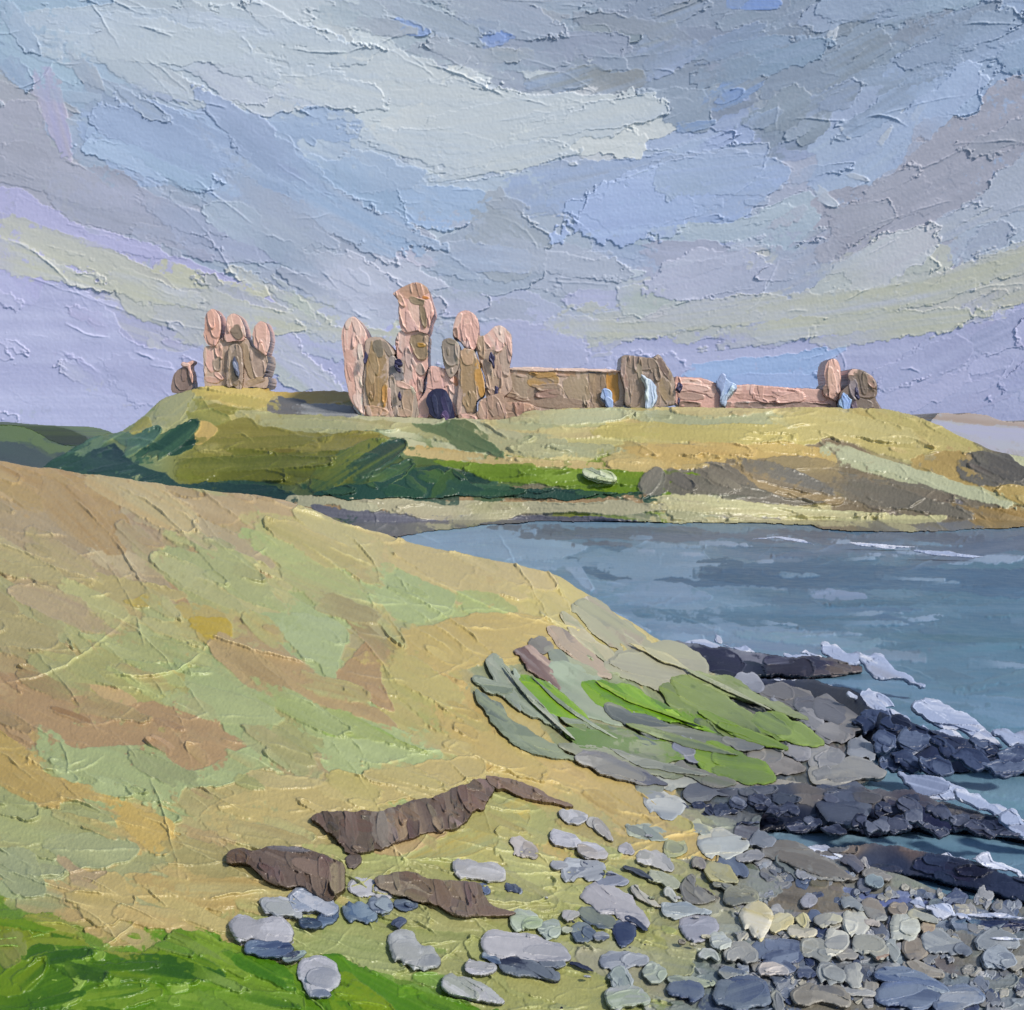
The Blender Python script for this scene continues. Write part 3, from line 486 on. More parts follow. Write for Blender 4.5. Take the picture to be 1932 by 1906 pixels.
# ================================================================== HEADLAND
hd = tps([(0, 1000), (400, 1000), (1000, 988), (1500, 992), (2100, 1005), (0, 900), (200, 900), (600, 900), (1000, 900), (1400, 900), (1932, 930), (190, 820), (300, 760), (390, 733), (520, 740), (640, 745), (800, 792), (1200, 775), (1600, 776), (1750, 795), (1870, 850), (2050, 895), (700, 850), (1200, 850)],
         [1 / v for v in (143, 143, 144, 143, 143, 147, 147, 147, 147, 147, 146, 163, 170, 174, 174, 174, 164, 164, 164, 162, 155, 150, 152, 152)])
def head_depth(X, Y): return np.minimum(1 / hd(X, Y), sea_depth(X, np.maximum(Y, 930), .12))
CR, PALE, OLV, DG, TAN, BG, GYP = (190, 177, 128), (178, 178, 150), (116, 114, 52), (38, 66, 58), (172, 146, 102), (98, 124, 34), (112, 106, 98)
HEADF = [(150, 850, DG), (200, 870, (60, 90, 70)), (230, 820, (120, 130, 90)), (290, 790, (148, 150, 110)), (340, 760, (155, 155, 110)), (450, 745, CR), (600, 745, (180, 165, 100)), (420, 820, (125, 122, 60)), (600, 850, OLV), (400, 870, OLV), (450, 910, DG),
 (650, 900, DG), (700, 850, (50, 76, 52)), (750, 800, PALE), (900, 830, PALE), (1000, 850, (178, 165, 120)), (1100, 820, CR), (1300, 800, CR), (1500, 800, CR), (1700, 800, (172, 160, 112)), (1400, 860, (176, 150, 100)), (1200, 860, (172, 154, 108)),
 (800, 900, (60, 84, 40)), (1000, 905, BG), (1150, 905, BG), (1000, 930, DG), (1300, 910, GYP), (1450, 900, (120, 108, 92)), (1600, 930, (120, 106, 88)), (1750, 950, GYP), (1850, 880, TAN), (1900, 900, PALE), (1900, 970, (140, 118, 80)), (1000, 950, (150, 124, 96)),
 (800, 955, (165, 160, 138)), (1300, 960, (175, 172, 145)), (1500, 970, (168, 160, 125)), (700, 985, (100, 100, 112)), (1000, 985, (105, 106, 118)), (1400, 985, (120, 118, 118)), (1800, 990, (104, 106, 118))]
head = Bed(60, 690, 2200, 1030, .85, (150, 140, 95), .08); head.tear = .5
head.fill(HEADF)
head.scatter(420, (50, 170), (.14, .3), HEADF, lambda x, y: 4 - 22 * (1 - sm(150, 420, x)) + 10 * sm(1300, 1800, x), th=.7, rim=1.2)
H_ = lambda z, pts, c1, c2=None, ang=0, **kw: pt(head, z, pts, c1, c2, ang, **{**dict(th=1.1, rim=1.5, rough=1.8, streak=.8), **kw})
H_('H', [(470, 180), (560, 160), (640, 160), (750, 150), (740, 220), (620, 240), (560, 200), (520, 220), (400, 280), (350, 260), (380, 220)], (96, 118, 92), (70, 96, 84), -25)
H_('H', [(620, 160), (710, 90), (760, 150), (770, 200), (700, 180)], (140, 138, 78), (160, 150, 90), -35)
H_('H', [(710, 80), (790, 0), (960, -10), (960, 40), (880, 120), (800, 150), (730, 130)], (150, 152, 122), (140, 140, 90), -38, rim=1.8)
H_('B', [(0, 1050), (130, 930), (290, 885), (330, 960), (270, 1060), (200, 1200), (50, 1290), (-60, 1260)], (150, 152, 122), (160, 156, 110), -38, rim=1.6)
H_('B', [(260, 1060), (360, 1000), (480, 1080), (640, 1150), (700, 1220), (580, 1290), (440, 1230), (300, 1180)], (130, 132, 76), (158, 150, 80), 18, rim=1.8, rough=3)
H_('B', [(300, 890), (440, 890), (600, 870), (900, 880), (1020, 890), (1090, 1000), (1080, 1060), (940, 1090), (700, 1090), (560, 1040), (470, 1000), (360, 1000)], (190, 170, 108), (182, 160, 92), 6, th=1.6, rim=2.2, rough=2.5)
H_('B', [(1040, 935), (1400, 930), (1800, 920), (1840, 1010), (1500, 1060), (1380, 1030), (1100, 1000)], (190, 165, 92), (176, 140, 84), 2)
H_('B', [(1080, 1000), (1320, 1015), (1440, 1060), (1700, 1080), (1900, 1130), (1900, 1170), (1200, 1150), (1040, 1110)], (112, 108, 110), (92, 94, 102), 4)
H_('B', [(1260, 1110), (1400, 1080), (1760, 1090), (1860, 1130), (1840, 1170), (1500, 1160)], (80, 84, 94), (146, 146, 152), 3, streak=2)
H_('W1', [(380, 700), (600, 715), (900, 740), (1240, 750), (1400, 800), (1420, 850), (1200, 810), (1000, 800), (820, 815), (600, 800), (480, 760)], (154, 154, 116), (164, 156, 116), 3, rim=1.7)
H_('W1', [(230, 820), (440, 740), (520, 790), (780, 820), (1040, 810), (1130, 850), (900, 890), (600, 890), (280, 910), (210, 890)], (118, 112, 50), (132, 126, 70), 2, rim=1.6)
H_('W1', [(90, 950), (280, 920), (600, 900), (950, 880), (1050, 840), (900, 960), (700, 1060), (500, 1040), (160, 1050)], (96, 100, 40), (112, 112, 46), -4, rim=1.5)
H_('W1', [(0, 870), (60, 820), (190, 740), (220, 760), (200, 870), (80, 920), (0, 900), (-120, 960), (-80, 900)], (36, 66, 54), (52, 84, 60), -35, rim=1.5)
H_('W1', [(200, 860), (210, 760), (300, 790), (250, 840)], (184, 158, 102), (176, 150, 92), -40)
H_('H', [(400, 290), (480, 240), (560, 230), (640, 300), (780, 350), (880, 410), (1020, 400), (1300, 400), (1440, 460), (1400, 520), (900, 500), (600, 440), (430, 400)], (28, 52, 56), (40, 68, 60), 10, rim=1.6, rough=3)
H_('W1', [(690, 1060), (900, 960), (1060, 840), (1130, 860), (1220, 950), (1240, 1000), (1120, 1030), (1000, 1080), (800, 1090)], (44, 72, 54), (92, 100, 40), -32, th=1.4, rim=1.8, streak=1.6)
H_('W1', [(1080, 1120), (1130, 1030), (1260, 980), (1400, 960), (1480, 1010), (1600, 1060), (2400, 1110), (2400, 1150), (1600, 1130), (1260, 1130)], (34, 64, 56), (62, 88, 56), -20, rough=3, rim=1.9)
H_('W1', [(1240, 930), (1400, 930), (1560, 960), (1932, 990), (2600, 1000), (2600, 1080), (2200, 1060), (1932, 1060), (1640, 1050), (1500, 990), (1380, 970)], (108, 132, 34), (84, 110, 32), 4, th=1.5, rim=1.9, rough=3)
H_('W1', [(1180, 880), (1300, 860), (1480, 890), (1700, 920), (2400, 970), (2400, 1000), (1932, 980), (1500, 950), (1240, 925)], (182, 158, 108), (176, 160, 120), 4)
H_('W1', [(1250, 760), (1300, 740), (1490, 745), (1570, 800), (1660, 880), (1480, 895), (1400, 830), (1280, 795)], (82, 102, 72), (104, 118, 88), 22, th=1.5, rim=1.9)
H_('W1', [(1560, 790), (1932, 820), (2000, 880), (1900, 940), (1660, 890)], (160, 160, 130), (172, 166, 130), 6)
H_('W2', [(130, 400), (200, 360), (420, 355), (700, 360), (1020, 370), (1040, 410), (700, 420), (500, 400), (350, 430), (200, 420)], (164, 166, 136), (176, 168, 128), 2, rim=1.8)
H_('W2', [(360, 430), (560, 400), (800, 410), (1040, 420), (1200, 470), (1000, 490), (700, 480), (500, 460)], (182, 168, 104), (176, 164, 112), 3, rim=1.6)
H_('W2', [(0, 480), (200, 480), (460, 490), (480, 520), (260, 530), (60, 520)], (160, 160, 128), (172, 162, 124), 2, rim=1.6)
H_('W2', [(1020, 390), (1130, 365), (1300, 365), (1500, 380), (1640, 420), (1790, 480), (1800, 520), (1600, 520), (1500, 540), (1300, 480), (1130, 450)], (180, 166, 114), (172, 158, 100), 12, th=1.5, rim=2.)
H_('W2', [(480, 500), (700, 490), (830, 490), (1190, 490), (1250, 560), (1100, 570), (900, 530), (760, 580), (560, 560)], (184, 158, 102), (176, 150, 98), 6, rim=1.5)
H_('W2', [(1190, 500), (1300, 500), (1450, 540), (1600, 590), (1800, 650), (2100, 700), (2300, 760), (2100, 740), (1932, 705), (1650, 670), (1400, 600), (1260, 570)], (172, 174, 148), (164, 160, 120), 18, th=1.7, rim=2.)
H_('W2', [(1520, 550), (1700, 510), (1760, 600), (1932, 640), (2100, 690), (1900, 670), (1650, 610)], (168, 144, 92), (150, 126, 78), 16)
H_('W2', [(1690, 540), (1790, 505), (1932, 570), (2300, 640), (2300, 700), (1932, 640), (1800, 640), (1700, 600)], (92, 88, 84), (116, 110, 102), 26, th=1.6, rim=2.)
H_('W2', [(860, 540), (960, 530), (1250, 580), (1280, 680), (1200, 700), (1000, 660), (900, 600)], (122, 110, 92), (150, 126, 88), 14, th=1.6, rim=2.)
H_('W2', [(750, 570), (860, 560), (1000, 660), (1200, 700), (1260, 690), (1100, 700), (880, 670), (800, 620)], (106, 100, 92), (120, 110, 98), 20, th=1.5, rim=1.9)
H_('W2', [(540, 640), (590, 575), (640, 600), (650, 650), (600, 670)], (106, 104, 96), (120, 116, 106), -45, th=1.5, rim=1.8)
H_('W2', [(650, 640), (660, 590), (760, 600), (860, 660), (780, 670), (690, 665)], (104, 100, 92), (118, 110, 98), 26, th=1.5, rim=1.8)
H_('W2', [(1210, 600), (1300, 590), (1500, 620), (1700, 660), (1850, 720), (1700, 770), (1500, 740), (1360, 710)], (118, 108, 94), (102, 100, 96), 12, th=1.5, rim=2.)
H_('W2', [(1700, 700), (1932, 720), (2300, 800), (2300, 830), (1932, 790), (1760, 770)], (148, 122, 76), (120, 104, 80), 12, th=1.4, rim=1.8)
H_('W2', [(-1000, 690), (0, 680), (300, 680), (560, 660), (560, 690), (540, 720), (0, 720), (-700, 730)], (152, 126, 96), (140, 118, 96), 1, rim=1.4)
H_('W2', [(540, 700), (720, 675), (1100, 710), (1450, 740), (1650, 750), (1500, 775), (1200, 760), (900, 745), (600, 740)], (182, 178, 138), (174, 168, 134), 3, th=1.5, rim=1.9)
H_('W2', [(600, 745), (900, 750), (1200, 765), (1400, 760), (1560, 790), (1480, 805), (1300, 780), (900, 775), (640, 765)], (166, 158, 126), (176, 170, 134), 3, rim=1.6)
H_('W1', [(650, 1130), (850, 1110), (1080, 1140), (1120, 1180), (960, 1200), (860, 1160), (720, 1160)], (166, 164, 142), (158, 152, 128), 6, th=1.4, rim=1.8)
H_('W1', [(1000, 1120), (1600, 1150), (2400, 1150), (2400, 1200), (1700, 1200), (1200, 1200), (1090, 1160)], (160, 154, 132), (170, 164, 138), 2, rim=1.6)
H_('W1', [(760, 1160), (900, 1190), (1100, 1200), (1380, 1215), (1700, 1215), (2300, 1230), (2300, 1260), (1500, 1250), (1100, 1240), (850, 1220)], (88, 88, 104), (112, 112, 126), 3, th=1.4, rim=1.8)
overlay(head, 420, (40, 160), (.12, .28), lambda x, y: 4 - 22 * (1 - sm(150, 420, x)) + 12 * sm(1300, 1800, x), None, .9, 1.8, 7)
for z, x, y, L, W, a, c1, c2 in [('W1', 930, 960, 460, 120, -31, (40, 70, 58), (94, 104, 44)), ('W1', 1080, 930, 300, 100, -30, (36, 64, 58), (78, 94, 46)), ('W1', 1150, 1010, 260, 90, -28, (32, 62, 60), (60, 88, 52)), ('W1', 90, 850, 260, 90, -36, (34, 64, 56), (60, 92, 66)), ('H', 860, 190, 260, 90, -36, (38, 70, 56), (64, 96, 70)),
   ('H', 690, 200, 200, 60, -30, (74, 104, 92), (52, 82, 76)), ('W1', 520, 960, 760, 70, -2, (92, 98, 42), (120, 120, 56)), ('W1', 560, 860, 640, 60, -3, (124, 120, 58), (108, 106, 48)), ('W1', 820, 770, 560, 50, 3, (160, 160, 124), (172, 166, 130)), ('W2', 340, 385, 420, 50, -2, (172, 174, 146), (180, 174, 138)), ('W2', 1330, 420, 560, 80, 12, (184, 172, 122), (176, 162, 106)),
   ('W2', 1550, 600, 640, 50, 18, (176, 178, 152), (168, 164, 128)), ('W2', 1080, 610, 420, 70, 16, (122, 110, 94), (104, 100, 96)), ('W2', 850, 620, 200, 40, 26, (104, 100, 94), (122, 114, 102)), ('W2', 700, 620, 130, 50, 30, (108, 102, 96), (92, 88, 84)), ('W2', 590, 610, 110, 60, -50, (106, 104, 98), (118, 112, 104)), ('W2', 1480, 680, 460, 70, 14, (110, 104, 96), (126, 114, 96)), ('W2', 1850, 560, 220, 90, 30, (94, 90, 88), (116, 110, 104)),
   ('W2', 800, 455, 560, 50, 2, (186, 172, 112), (178, 166, 118)), ('W2', 1000, 725, 800, 30, 3, (184, 180, 144), (172, 164, 128)), ('W1', 1550, 850, 300, 60, 28, (84, 106, 78), (106, 122, 92))]:
    st(head, z, x, y, L, W, a, c1, c2, th=1.3, rim=2.2, rough=.2, streak=1.7, wet=.35)
ridges(head, 170, (30, 180), lambda x, y: 4 - 22 * (1 - sm(150, 420, x)) + 12 * sm(1300, 1800, x), lambda x, y: y > 760, (.8, 2.2), 12, (2, 1, 0))
hp = smooth_poly([(60, 905), (140, 846), (190, 820), (230, 813), (275, 780), (306, 752), (330, 742), (390, 731), (500, 733), (520, 739), (655, 738), (668, 770), (700, 785), (850, 788), (960, 790), (1010, 775), (1170, 768), (1400, 770), (1560, 769), (1640, 770), (1700, 776), (1760, 798), (1830, 832), (1870, 848), (1932, 862), (2090, 895), (2230, 930), (2230, 1012), (2000, 1000), (1932, 996), (1700, 1004), (1560, 1000), (1500, 990), (1200, 986), (1000, 986), (840, 1000), (700, 1015), (400, 1020), (60, 1020)], 4)
hsd = poly_sd(hp, head.X, head.Y) + samp(N_BIG, head.X * 2 + 500, head.Y * 2 + 900) * 1.2
o = sheet('headland', head, hsd > 0, head_depth, M_LAND, 1.1, GND, (0, 10, -2.), k=K_LAND, edge=5, edge_sd=hsd, bulge=.5); tag(o, kind='structure')
# ================================================================== NEAR HILLSIDE AND SHORE
hc = [(-300, 850, 41), (0, 870, 42), (250, 905, 42), (520, 940, 42.5), (650, 990, 43), (850, 1040, 44), (1050, 1085, 45), (1150, 1150, 45.5), (1260, 1215, 46), (1340, 1262, 46),
 (-300, 2080, 16.6), (0, 1906, 18), (500, 1906, 18.6), (966, 1906, 19.3), (1250, 1906, 19.8), (1600, 1906, 20.2), (1932, 1906, 20.6), (2200, 1906, 20.8), (500, 2040, 17.2), (1400, 2040, 18), (2000, 2040, 18.4),
 (0, 1400, 25.2), (500, 1400, 26.3), (966, 1400, 30), (1250, 1400, 36.5), (1250, 1600, 26.8), (1250, 1750, 22.8), (1450, 1300, 44.5), (1600, 1450, 34.5), (1600, 1600, 27.7), (1600, 1750, 23.3), (1932, 1720, 24.8), (1932, 1800, 22.8), (2200, 1800, 23)]
hh = tps([(a, b) for a, b, c in hc], [1 / c for a, b, c in hc])
hill_depth = lambda X, Y: 1 / hh(X, Y)
HILLF = [(0, 900, (165, 135, 95)), (200, 930, (160, 132, 95)), (400, 980, (160, 135, 100)), (550, 970, (165, 140, 110)), (100, 1020, (160, 140, 115)), (250, 1000, (158, 138, 115)), (700, 1030, (175, 158, 115)), (850, 1080, (185, 165, 120)), (1000, 1110, (180, 165, 110)), (1150, 1180, (180, 165, 115)),
 (0, 1100, (160, 140, 105)), (200, 1110, (160, 145, 105)), (350, 1120, (155, 155, 110)), (500, 1080, (165, 160, 115)), (600, 1090, (150, 160, 110)), (800, 1130, (150, 168, 115)), (900, 1180, (175, 155, 100)), (700, 1180, (155, 145, 110)), (600, 1200, (148, 165, 118)), (400, 1180, (168, 150, 95)), (300, 1200, (155, 160, 115)),
 (100, 1180, (155, 135, 105)), (200, 1270, (160, 150, 95)), (330, 1300, (140, 155, 105)), (550, 1280, (155, 135, 100)), (750, 1280, (165, 155, 100)), (850, 1330, (170, 148, 95)), (930, 1400, (180, 155, 95)), (1050, 1450, (185, 160, 105)), (1200, 1550, (180, 155, 100)), (100, 1330, (158, 128, 98)), (300, 1360, (158, 128, 98)),
 (400, 1400, (158, 130, 98)), (200, 1430, (145, 160, 115)), (450, 1330, (145, 160, 115)), (550, 1400, (145, 145, 100)), (700, 1420, (150, 170, 120)), (300, 1480, (145, 160, 115)), (500, 1490, (150, 150, 105)), (50, 1480, (170, 145, 90)), (250, 1560, (172, 148, 95)), (100, 1560, (150, 155, 110)), (400, 1560, (160, 150, 105)),
 (100, 1640, (140, 150, 115)), (300, 1640, (150, 150, 110)), (400, 1680, (172, 152, 100)), (150, 1700, (168, 145, 100)), (700, 1510, (175, 158, 105)), (900, 1450, (175, 160, 110)), (600, 1560, (165, 150, 105)), (900, 1600, (160, 155, 95)), (1000, 1560, (150, 150, 95)), (800, 1620, (155, 145, 95)), (700, 1700, (140, 145, 95)),
 (900, 1740, (145, 148, 100)), (700, 1780, (140, 150, 90)), (1000, 1830, (140, 145, 95)), (1100, 1600, (165, 155, 105)), (1100, 1700, (145, 150, 95)), (1150, 1850, (135, 140, 90)), (1250, 1650, (150, 150, 105)), (1250, 1750, (145, 145, 110)), (1350, 1640, (136, 136, 128)), (1350, 1720, (149, 149, 132)), (1500, 1700, (126, 126, 130)),
 (1450, 1800, (132, 136, 144)), (1600, 1780, (130, 134, 142)), (1700, 1700, (126, 124, 120)), (1850, 1740, (102, 114, 132)), (1900, 1850, (120, 128, 138)), (1500, 1880, (94, 106, 130)), (1650, 1860, (110, 118, 130)), (1350, 1860, (118, 126, 126)), (1450, 1330, (110, 110, 112)), (1550, 1420, (112, 110, 108)), (1350, 1450, (108, 112, 102)),
 (1400, 1500, (95, 98, 105)), (950, 1330, (135, 140, 115)), (1100, 1300, (140, 146, 125)), (1200, 1370, (118, 128, 100)), (1050, 1420, (125, 130, 100)), (100, 1780, (100, 130, 45)), (300, 1850, (90, 130, 30)), (700, 1880, (100, 130, 50)), (2100, 1850, (118, 126, 138)), (-200, 1300, (155, 130, 95)), (-200, 1800, (90, 125, 35))]
hill = Bed(-300, 840, 2180, 2040, .78, (155, 145, 105), .10); hill.tear = .5
land = lambda x, y: x < 1290 + max(0, (y - 1500)) * .02
def hill_ang(x, y): return 27 - 14 * sm(1350, 1700, y) + 12 * sm(800, 1200, x) * (1 - sm(1400, 1600, y)) - 12 * sm(1350, 1600, x) * sm(1600, 1700, y)
hill.fill(HILLF)
hill.scatter(1300, (60, 220), (.22, .42), HILLF, hill_ang, land, th=.8, rim=1.5, jit=6, streak=.7)
hill.scatter(500, (30, 90), (.3, .5), HILLF, hill_ang, lambda x, y: x < 1290 and y > 1000, th=.7, rim=1.4, jit=8, streak=.8)
hill.scatter(1500, (24, 90), (.28, .55), HILLF, hill_ang, lambda x, y: x > 1240, th=1.5, rim=1.8, jit=13, streak=1.4, rough=.3)
G_ = lambda z, pts, c1, c2=None, ang=26, **kw: pt(hill, z, pts, c1, c2, ang, **{**dict(th=1., rim=1.7, rough=2.4, streak=.7), **kw})
TN, TL, GN, GN2, CM, BR = (164, 140, 104), (160, 143, 118), (150, 160, 116), (154, 168, 120), (184, 170, 124), (158, 128, 98)
G_('R6', [(-500, 40), (0, 90), (250, 120), (450, 160), (480, 240), (520, 330), (500, 410), (380, 380), (200, 350), (20, 240), (-500, 200)], (162, 132, 92), (166, 138, 98), 16)
G_('R6', [(480, 200), (700, 210), (960, 230), (1200, 260), (1340, 320), (1200, 330), (1000, 280), (900, 330), (760, 290), (600, 240)], (166, 142, 110), (172, 150, 118), 20)
G_('R6', [(0, 240), (60, 250), (200, 350), (400, 400), (440, 480), (560, 560), (400, 540), (220, 510), (100, 450), (0, 400)], (158, 138, 114), (162, 142, 112), 24)
G_('R6', [(480, 260), (560, 230), (800, 300), (960, 370), (1080, 490), (960, 470), (800, 400), (640, 340), (540, 310)], (162, 146, 122), (168, 152, 122), 26, rim=2.)
G_('R6', [(430, 410), (540, 340), (640, 440), (660, 520), (600, 530), (480, 500)], (160, 142, 116), (168, 150, 116), 30, rim=2.)
G_('R6', [(600, 400), (760, 430), (960, 510), (1140, 660), (1000, 640), (840, 560), (700, 510), (620, 460)], (150, 160, 112), (154, 156, 114), 30)
G_('R6', [(930, 360), (1000, 345), (1150, 400), (1400, 500), (1350, 530), (1150, 480), (1010, 430)], (152, 166, 112), (158, 164, 114), 22, rim=1.8)
G_('R6', [(960, 270), (1150, 290), (1420, 370), (1500, 460), (1420, 490), (1200, 420), (1000, 350)], (168, 160, 112), (174, 158, 112), 22)
G_('R6', [(1470, 400), (1700, 440), (1932, 500), (2100, 540), (2100, 620), (1932, 600), (1780, 590), (1560, 480)], (184, 166, 120), (178, 162, 116), 20, rim=2.)
G_('R6', [(640, 350), (760, 380), (900, 410), (1060, 480), (1130, 560), (1000, 500), (840, 440), (700, 400)], (176, 168, 122), (156, 164, 112), 28, th=1.5, rim=2.3)
G_('R6', [(1410, 500), (1560, 510), (1760, 590), (1790, 640), (1700, 700), (1600, 680), (1520, 600)], GN2, (146, 166, 116), 24)
G_('R6', [(1790, 590), (1932, 600), (2050, 680), (1900, 710), (1810, 640)], (158, 164, 108), (150, 168, 112), 30)
G_('R6', [(1480, 860), (1600, 740), (1932, 720), (2200, 740), (2200, 860), (1932, 880), (1740, 850)], (176, 156, 100), (170, 150, 94), 0)
G_('R6', [(1080, 700), (1200, 680), (1370, 730), (1350, 860), (1310, 980), (1260, 880), (1180, 850)], GN2, (148, 164, 128), 14, rim=2.)
G_('R6', [(230, 520), (500, 540), (750, 600), (640, 640), (560, 660), (420, 640), (340, 590)], (166, 152, 106), (160, 148, 106), 12)
G_('R6', [(470, 620), (600, 600), (650, 640), (560, 665)], (172, 150, 70), (164, 150, 96), 10)
G_('R6', [(330, 600), (420, 640), (560, 700), (740, 770), (830, 820), (700, 790), (540, 720), (400, 670)], (174, 166, 118), (156, 160, 108), 26, th=1.6, rim=2.3)
G_('R6', [(630, 640), (760, 620), (900, 690), (910, 800), (890, 830), (800, 790), (740, 700)], (168, 152, 100), (172, 150, 70), 26, rim=2.)
G_('R6', [(760, 700), (900, 700), (910, 770), (860, 790), (790, 750)], (174, 150, 58), (166, 148, 90), 14)
G_('R6', [(0, 560), (110, 620), (210, 700), (300, 820), (220, 780), (80, 700), (0, 650)], (150, 152, 112), (164, 156, 114), 34, rim=2.2)
G_('R6', [(-500, 500), (0, 430), (120, 470), (250, 540), (130, 520), (0, 500)], (170, 158, 112), (156, 146, 106), 24)
G_('R6', [(0, 660), (130, 750), (290, 830), (350, 980), (250, 990), (150, 900), (0, 830), (-500, 800)], (154, 136, 98), (140, 142, 96), 30)
G_('R6', [(210, 690), (280, 690), (340, 760), (400, 850), (500, 880), (440, 900), (340, 860), (290, 800)], (152, 160, 110), (168, 154, 110), 50, rim=2.2)
G_('R6', [(350, 720), (500, 740), (720, 790), (900, 860), (960, 940), (800, 900), (560, 870), (420, 850)], (148, 152, 104), (154, 160, 110), 22)
G_('R6', [(310, 850), (420, 880), (640, 900), (740, 930), (720, 1000), (560, 1030), (480, 1040), (370, 970)], (158, 148, 92), (150, 156, 98), 20)
G_('R6', [(350, 930), (420, 960), (540, 1030), (480, 1045), (390, 990)], (186, 150, 116), (172, 150, 104), 32, rim=2.2)
G_('R6', [(940, 780), (1100, 830), (1230, 920), (1500, 1060), (1560, 1140), (1300, 1060), (1150, 980), (1000, 900)], (158, 132, 98), (164, 140, 100), 28)
G_('R6', [(1330, 940), (1400, 860), (1480, 780), (1540, 840), (1500, 900), (1560, 1060), (1440, 1020)], (158, 130, 96), (152, 120, 88), 34)
G_('R6', [(720, 920), (860, 880), (980, 960), (1080, 1030), (1060, 1150), (980, 1190), (900, 1150), (870, 1080), (760, 990)], GN, (146, 166, 116), 35)
G_('R6', [(0, 920), (200, 1010), (400, 1060), (600, 1020), (760, 1010), (860, 1080), (880, 1140), (1000, 1220), (800, 1330), (500, 1290), (260, 1230), (120, 1120), (0, 1060), (-400, 1000)], BR, (158, 126, 94), 12, rim=1.2)
G_('BL', [(200, 230), (280, 230), (380, 310), (480, 370), (700, 350), (860, 340), (980, 350), (1010, 420), (1150, 500), (1400, 400), (1600, 330), (1700, 500), (1500, 500), (1330, 600), (1100, 600), (1050, 700), (900, 690), (560, 570), (380, 510), (240, 400)], GN, (148, 166, 120), 14, rim=2.)
G_('BL', [(1600, 420), (1833, 400), (2000, 400), (2000, 500), (1900, 590), (1700, 540)], (158, 140, 106), (150, 146, 104), 4)
G_('R6', [(1310, 1120), (1450, 1090), (1700, 1190), (1760, 1260), (1640, 1330), (1450, 1340), (1290, 1290)], GN2, (160, 180, 128), 30, rim=2.2)
G_('R6', [(1210, 1070), (1360, 1070), (1560, 1160), (1700, 1240), (1500, 1190), (1280, 1150)], (152, 168, 118), (122, 152, 60), 26, rim=2.)
G_('R6', [(1520, 860), (1640, 830), (1820, 870), (1830, 1000), (1860, 1080), (1760, 1160), (1640, 1080), (1560, 980)], (160, 158, 98), (174, 150, 92), 30, th=1.5, rim=2.4)
G_('R3', [(0, 300), (200, 280), (350, 300), (380, 420), (160, 440), (0, 470), (-300, 420)], (178, 156, 100), (170, 148, 92), 0)
G_('R3', [(-60, 420), (60, 440), (120, 560), (260, 680), (440, 750), (620, 840), (660, 920), (830, 990), (850, 1080), (700, 1060), (560, 960), (400, 850), (240, 790), (130, 760), (0, 640)], (184, 160, 104), (176, 150, 92), 34, rim=2.)
G_('R3', [(70, 580), (160, 640), (170, 760), (140, 800), (90, 700)], (180, 152, 92), (174, 150, 100), 60, rim=2.2)
G_('R3', [(360, 150), (430, 160), (560, 250), (720, 370), (800, 440), (700, 430), (560, 340), (430, 240), (380, 200)], (186, 172, 118), (176, 160, 108), 38, th=1.6, rim=2.2)
G_('D', [(600, 975), (760, 1010), (900, 1040), (1040, 1085), (1040, 1120), (900, 1080), (700, 1030)], (184, 166, 124), (178, 160, 118), 18, rim=2.)
G_('BL', [(0, 330), (160, 400), (300, 520), (560, 600), (700, 700), (600, 690), (400, 640), (200, 520), (0, 420)], (172, 146, 88), (178, 154, 100), 28, rim=2.2)
G_('BL', [(-300, 400), (0, 420), (180, 520), (130, 660), (40, 640), (0, 560), (-300, 520)], (170, 142, 82), (176, 150, 96), 20)
G_('BL', [(130, 560), (200, 500), (360, 560), (520, 690), (380, 690), (220, 710), (140, 660)], (172, 148, 92), (166, 140, 90), 10, rim=2.2)
G_('BL', [(600, 650), (700, 700), (860, 740), (1000, 770), (1040, 840), (1020, 990), (940, 1010), (860, 960), (760, 870), (660, 780)], (186, 158, 92), (176, 150, 88), 24, th=1.6, rim=2.6)
G_('BL', [(0, 700), (300, 720), (620, 740), (700, 860), (500, 880), (250, 930), (0, 950), (-300, 800)], (150, 150, 106), (144, 154, 110), 8)
G_('BL', [(250, 930), (500, 870), (700, 880), (840, 960), (700, 1060), (500, 1080), (400, 1000)], (144, 152, 118), (150, 156, 116), 18)
G_('BL', [(0, 960), (180, 970), (240, 1100), (250, 1220), (100, 1220), (0, 1150), (-300, 1100)], (138, 148, 118), (146, 152, 116), 50)
G_('BL', [(350, 1000), (500, 1080), (640, 1090), (560, 1180), (440, 1190), (390, 1100)], (160, 138, 112), (152, 134, 108), 20)
G_('BL', [(460, 1200), (620, 1110), (720, 1110), (800, 1260), (740, 1360), (620, 1430), (520, 1380), (420, 1270)], (174, 156, 106), (168, 148, 98), 50, rim=2.)
G_('BL', [(740, 1120), (1000, 1140), (1200, 1140), (1460, 1130), (1490, 1250), (1260, 1320), (1080, 1320), (880, 1290), (790, 1220)], (180, 158, 104), (172, 154, 104), 2, rim=2.2)
G_('BL', [(1000, 990), (1300, 1000), (1450, 1100), (1200, 1120), (1020, 1090)], (156, 152, 104), (164, 150, 104), 6)
G_('BL', [(1060, 830), (1240, 850), (1400, 900), (1340, 960), (1180, 930)], (166, 144, 106), (160, 146, 104), 12)
G_('R4', [(0, 370), (200, 270), (500, 230), (800, 190), (1170, 110), (1230, 190), (1000, 260), (700, 340), (480, 370), (300, 490), (100, 470)], (176, 158, 108), (168, 150, 100), -12, rim=2.)
G_('R4', [(640, 620), (900, 500), (1200, 380), (1400, 300), (1430, 420), (1200, 550), (900, 600), (700, 640)], (150, 152, 104), (168, 150, 80), -22, rim=1.6, streak=1.6)
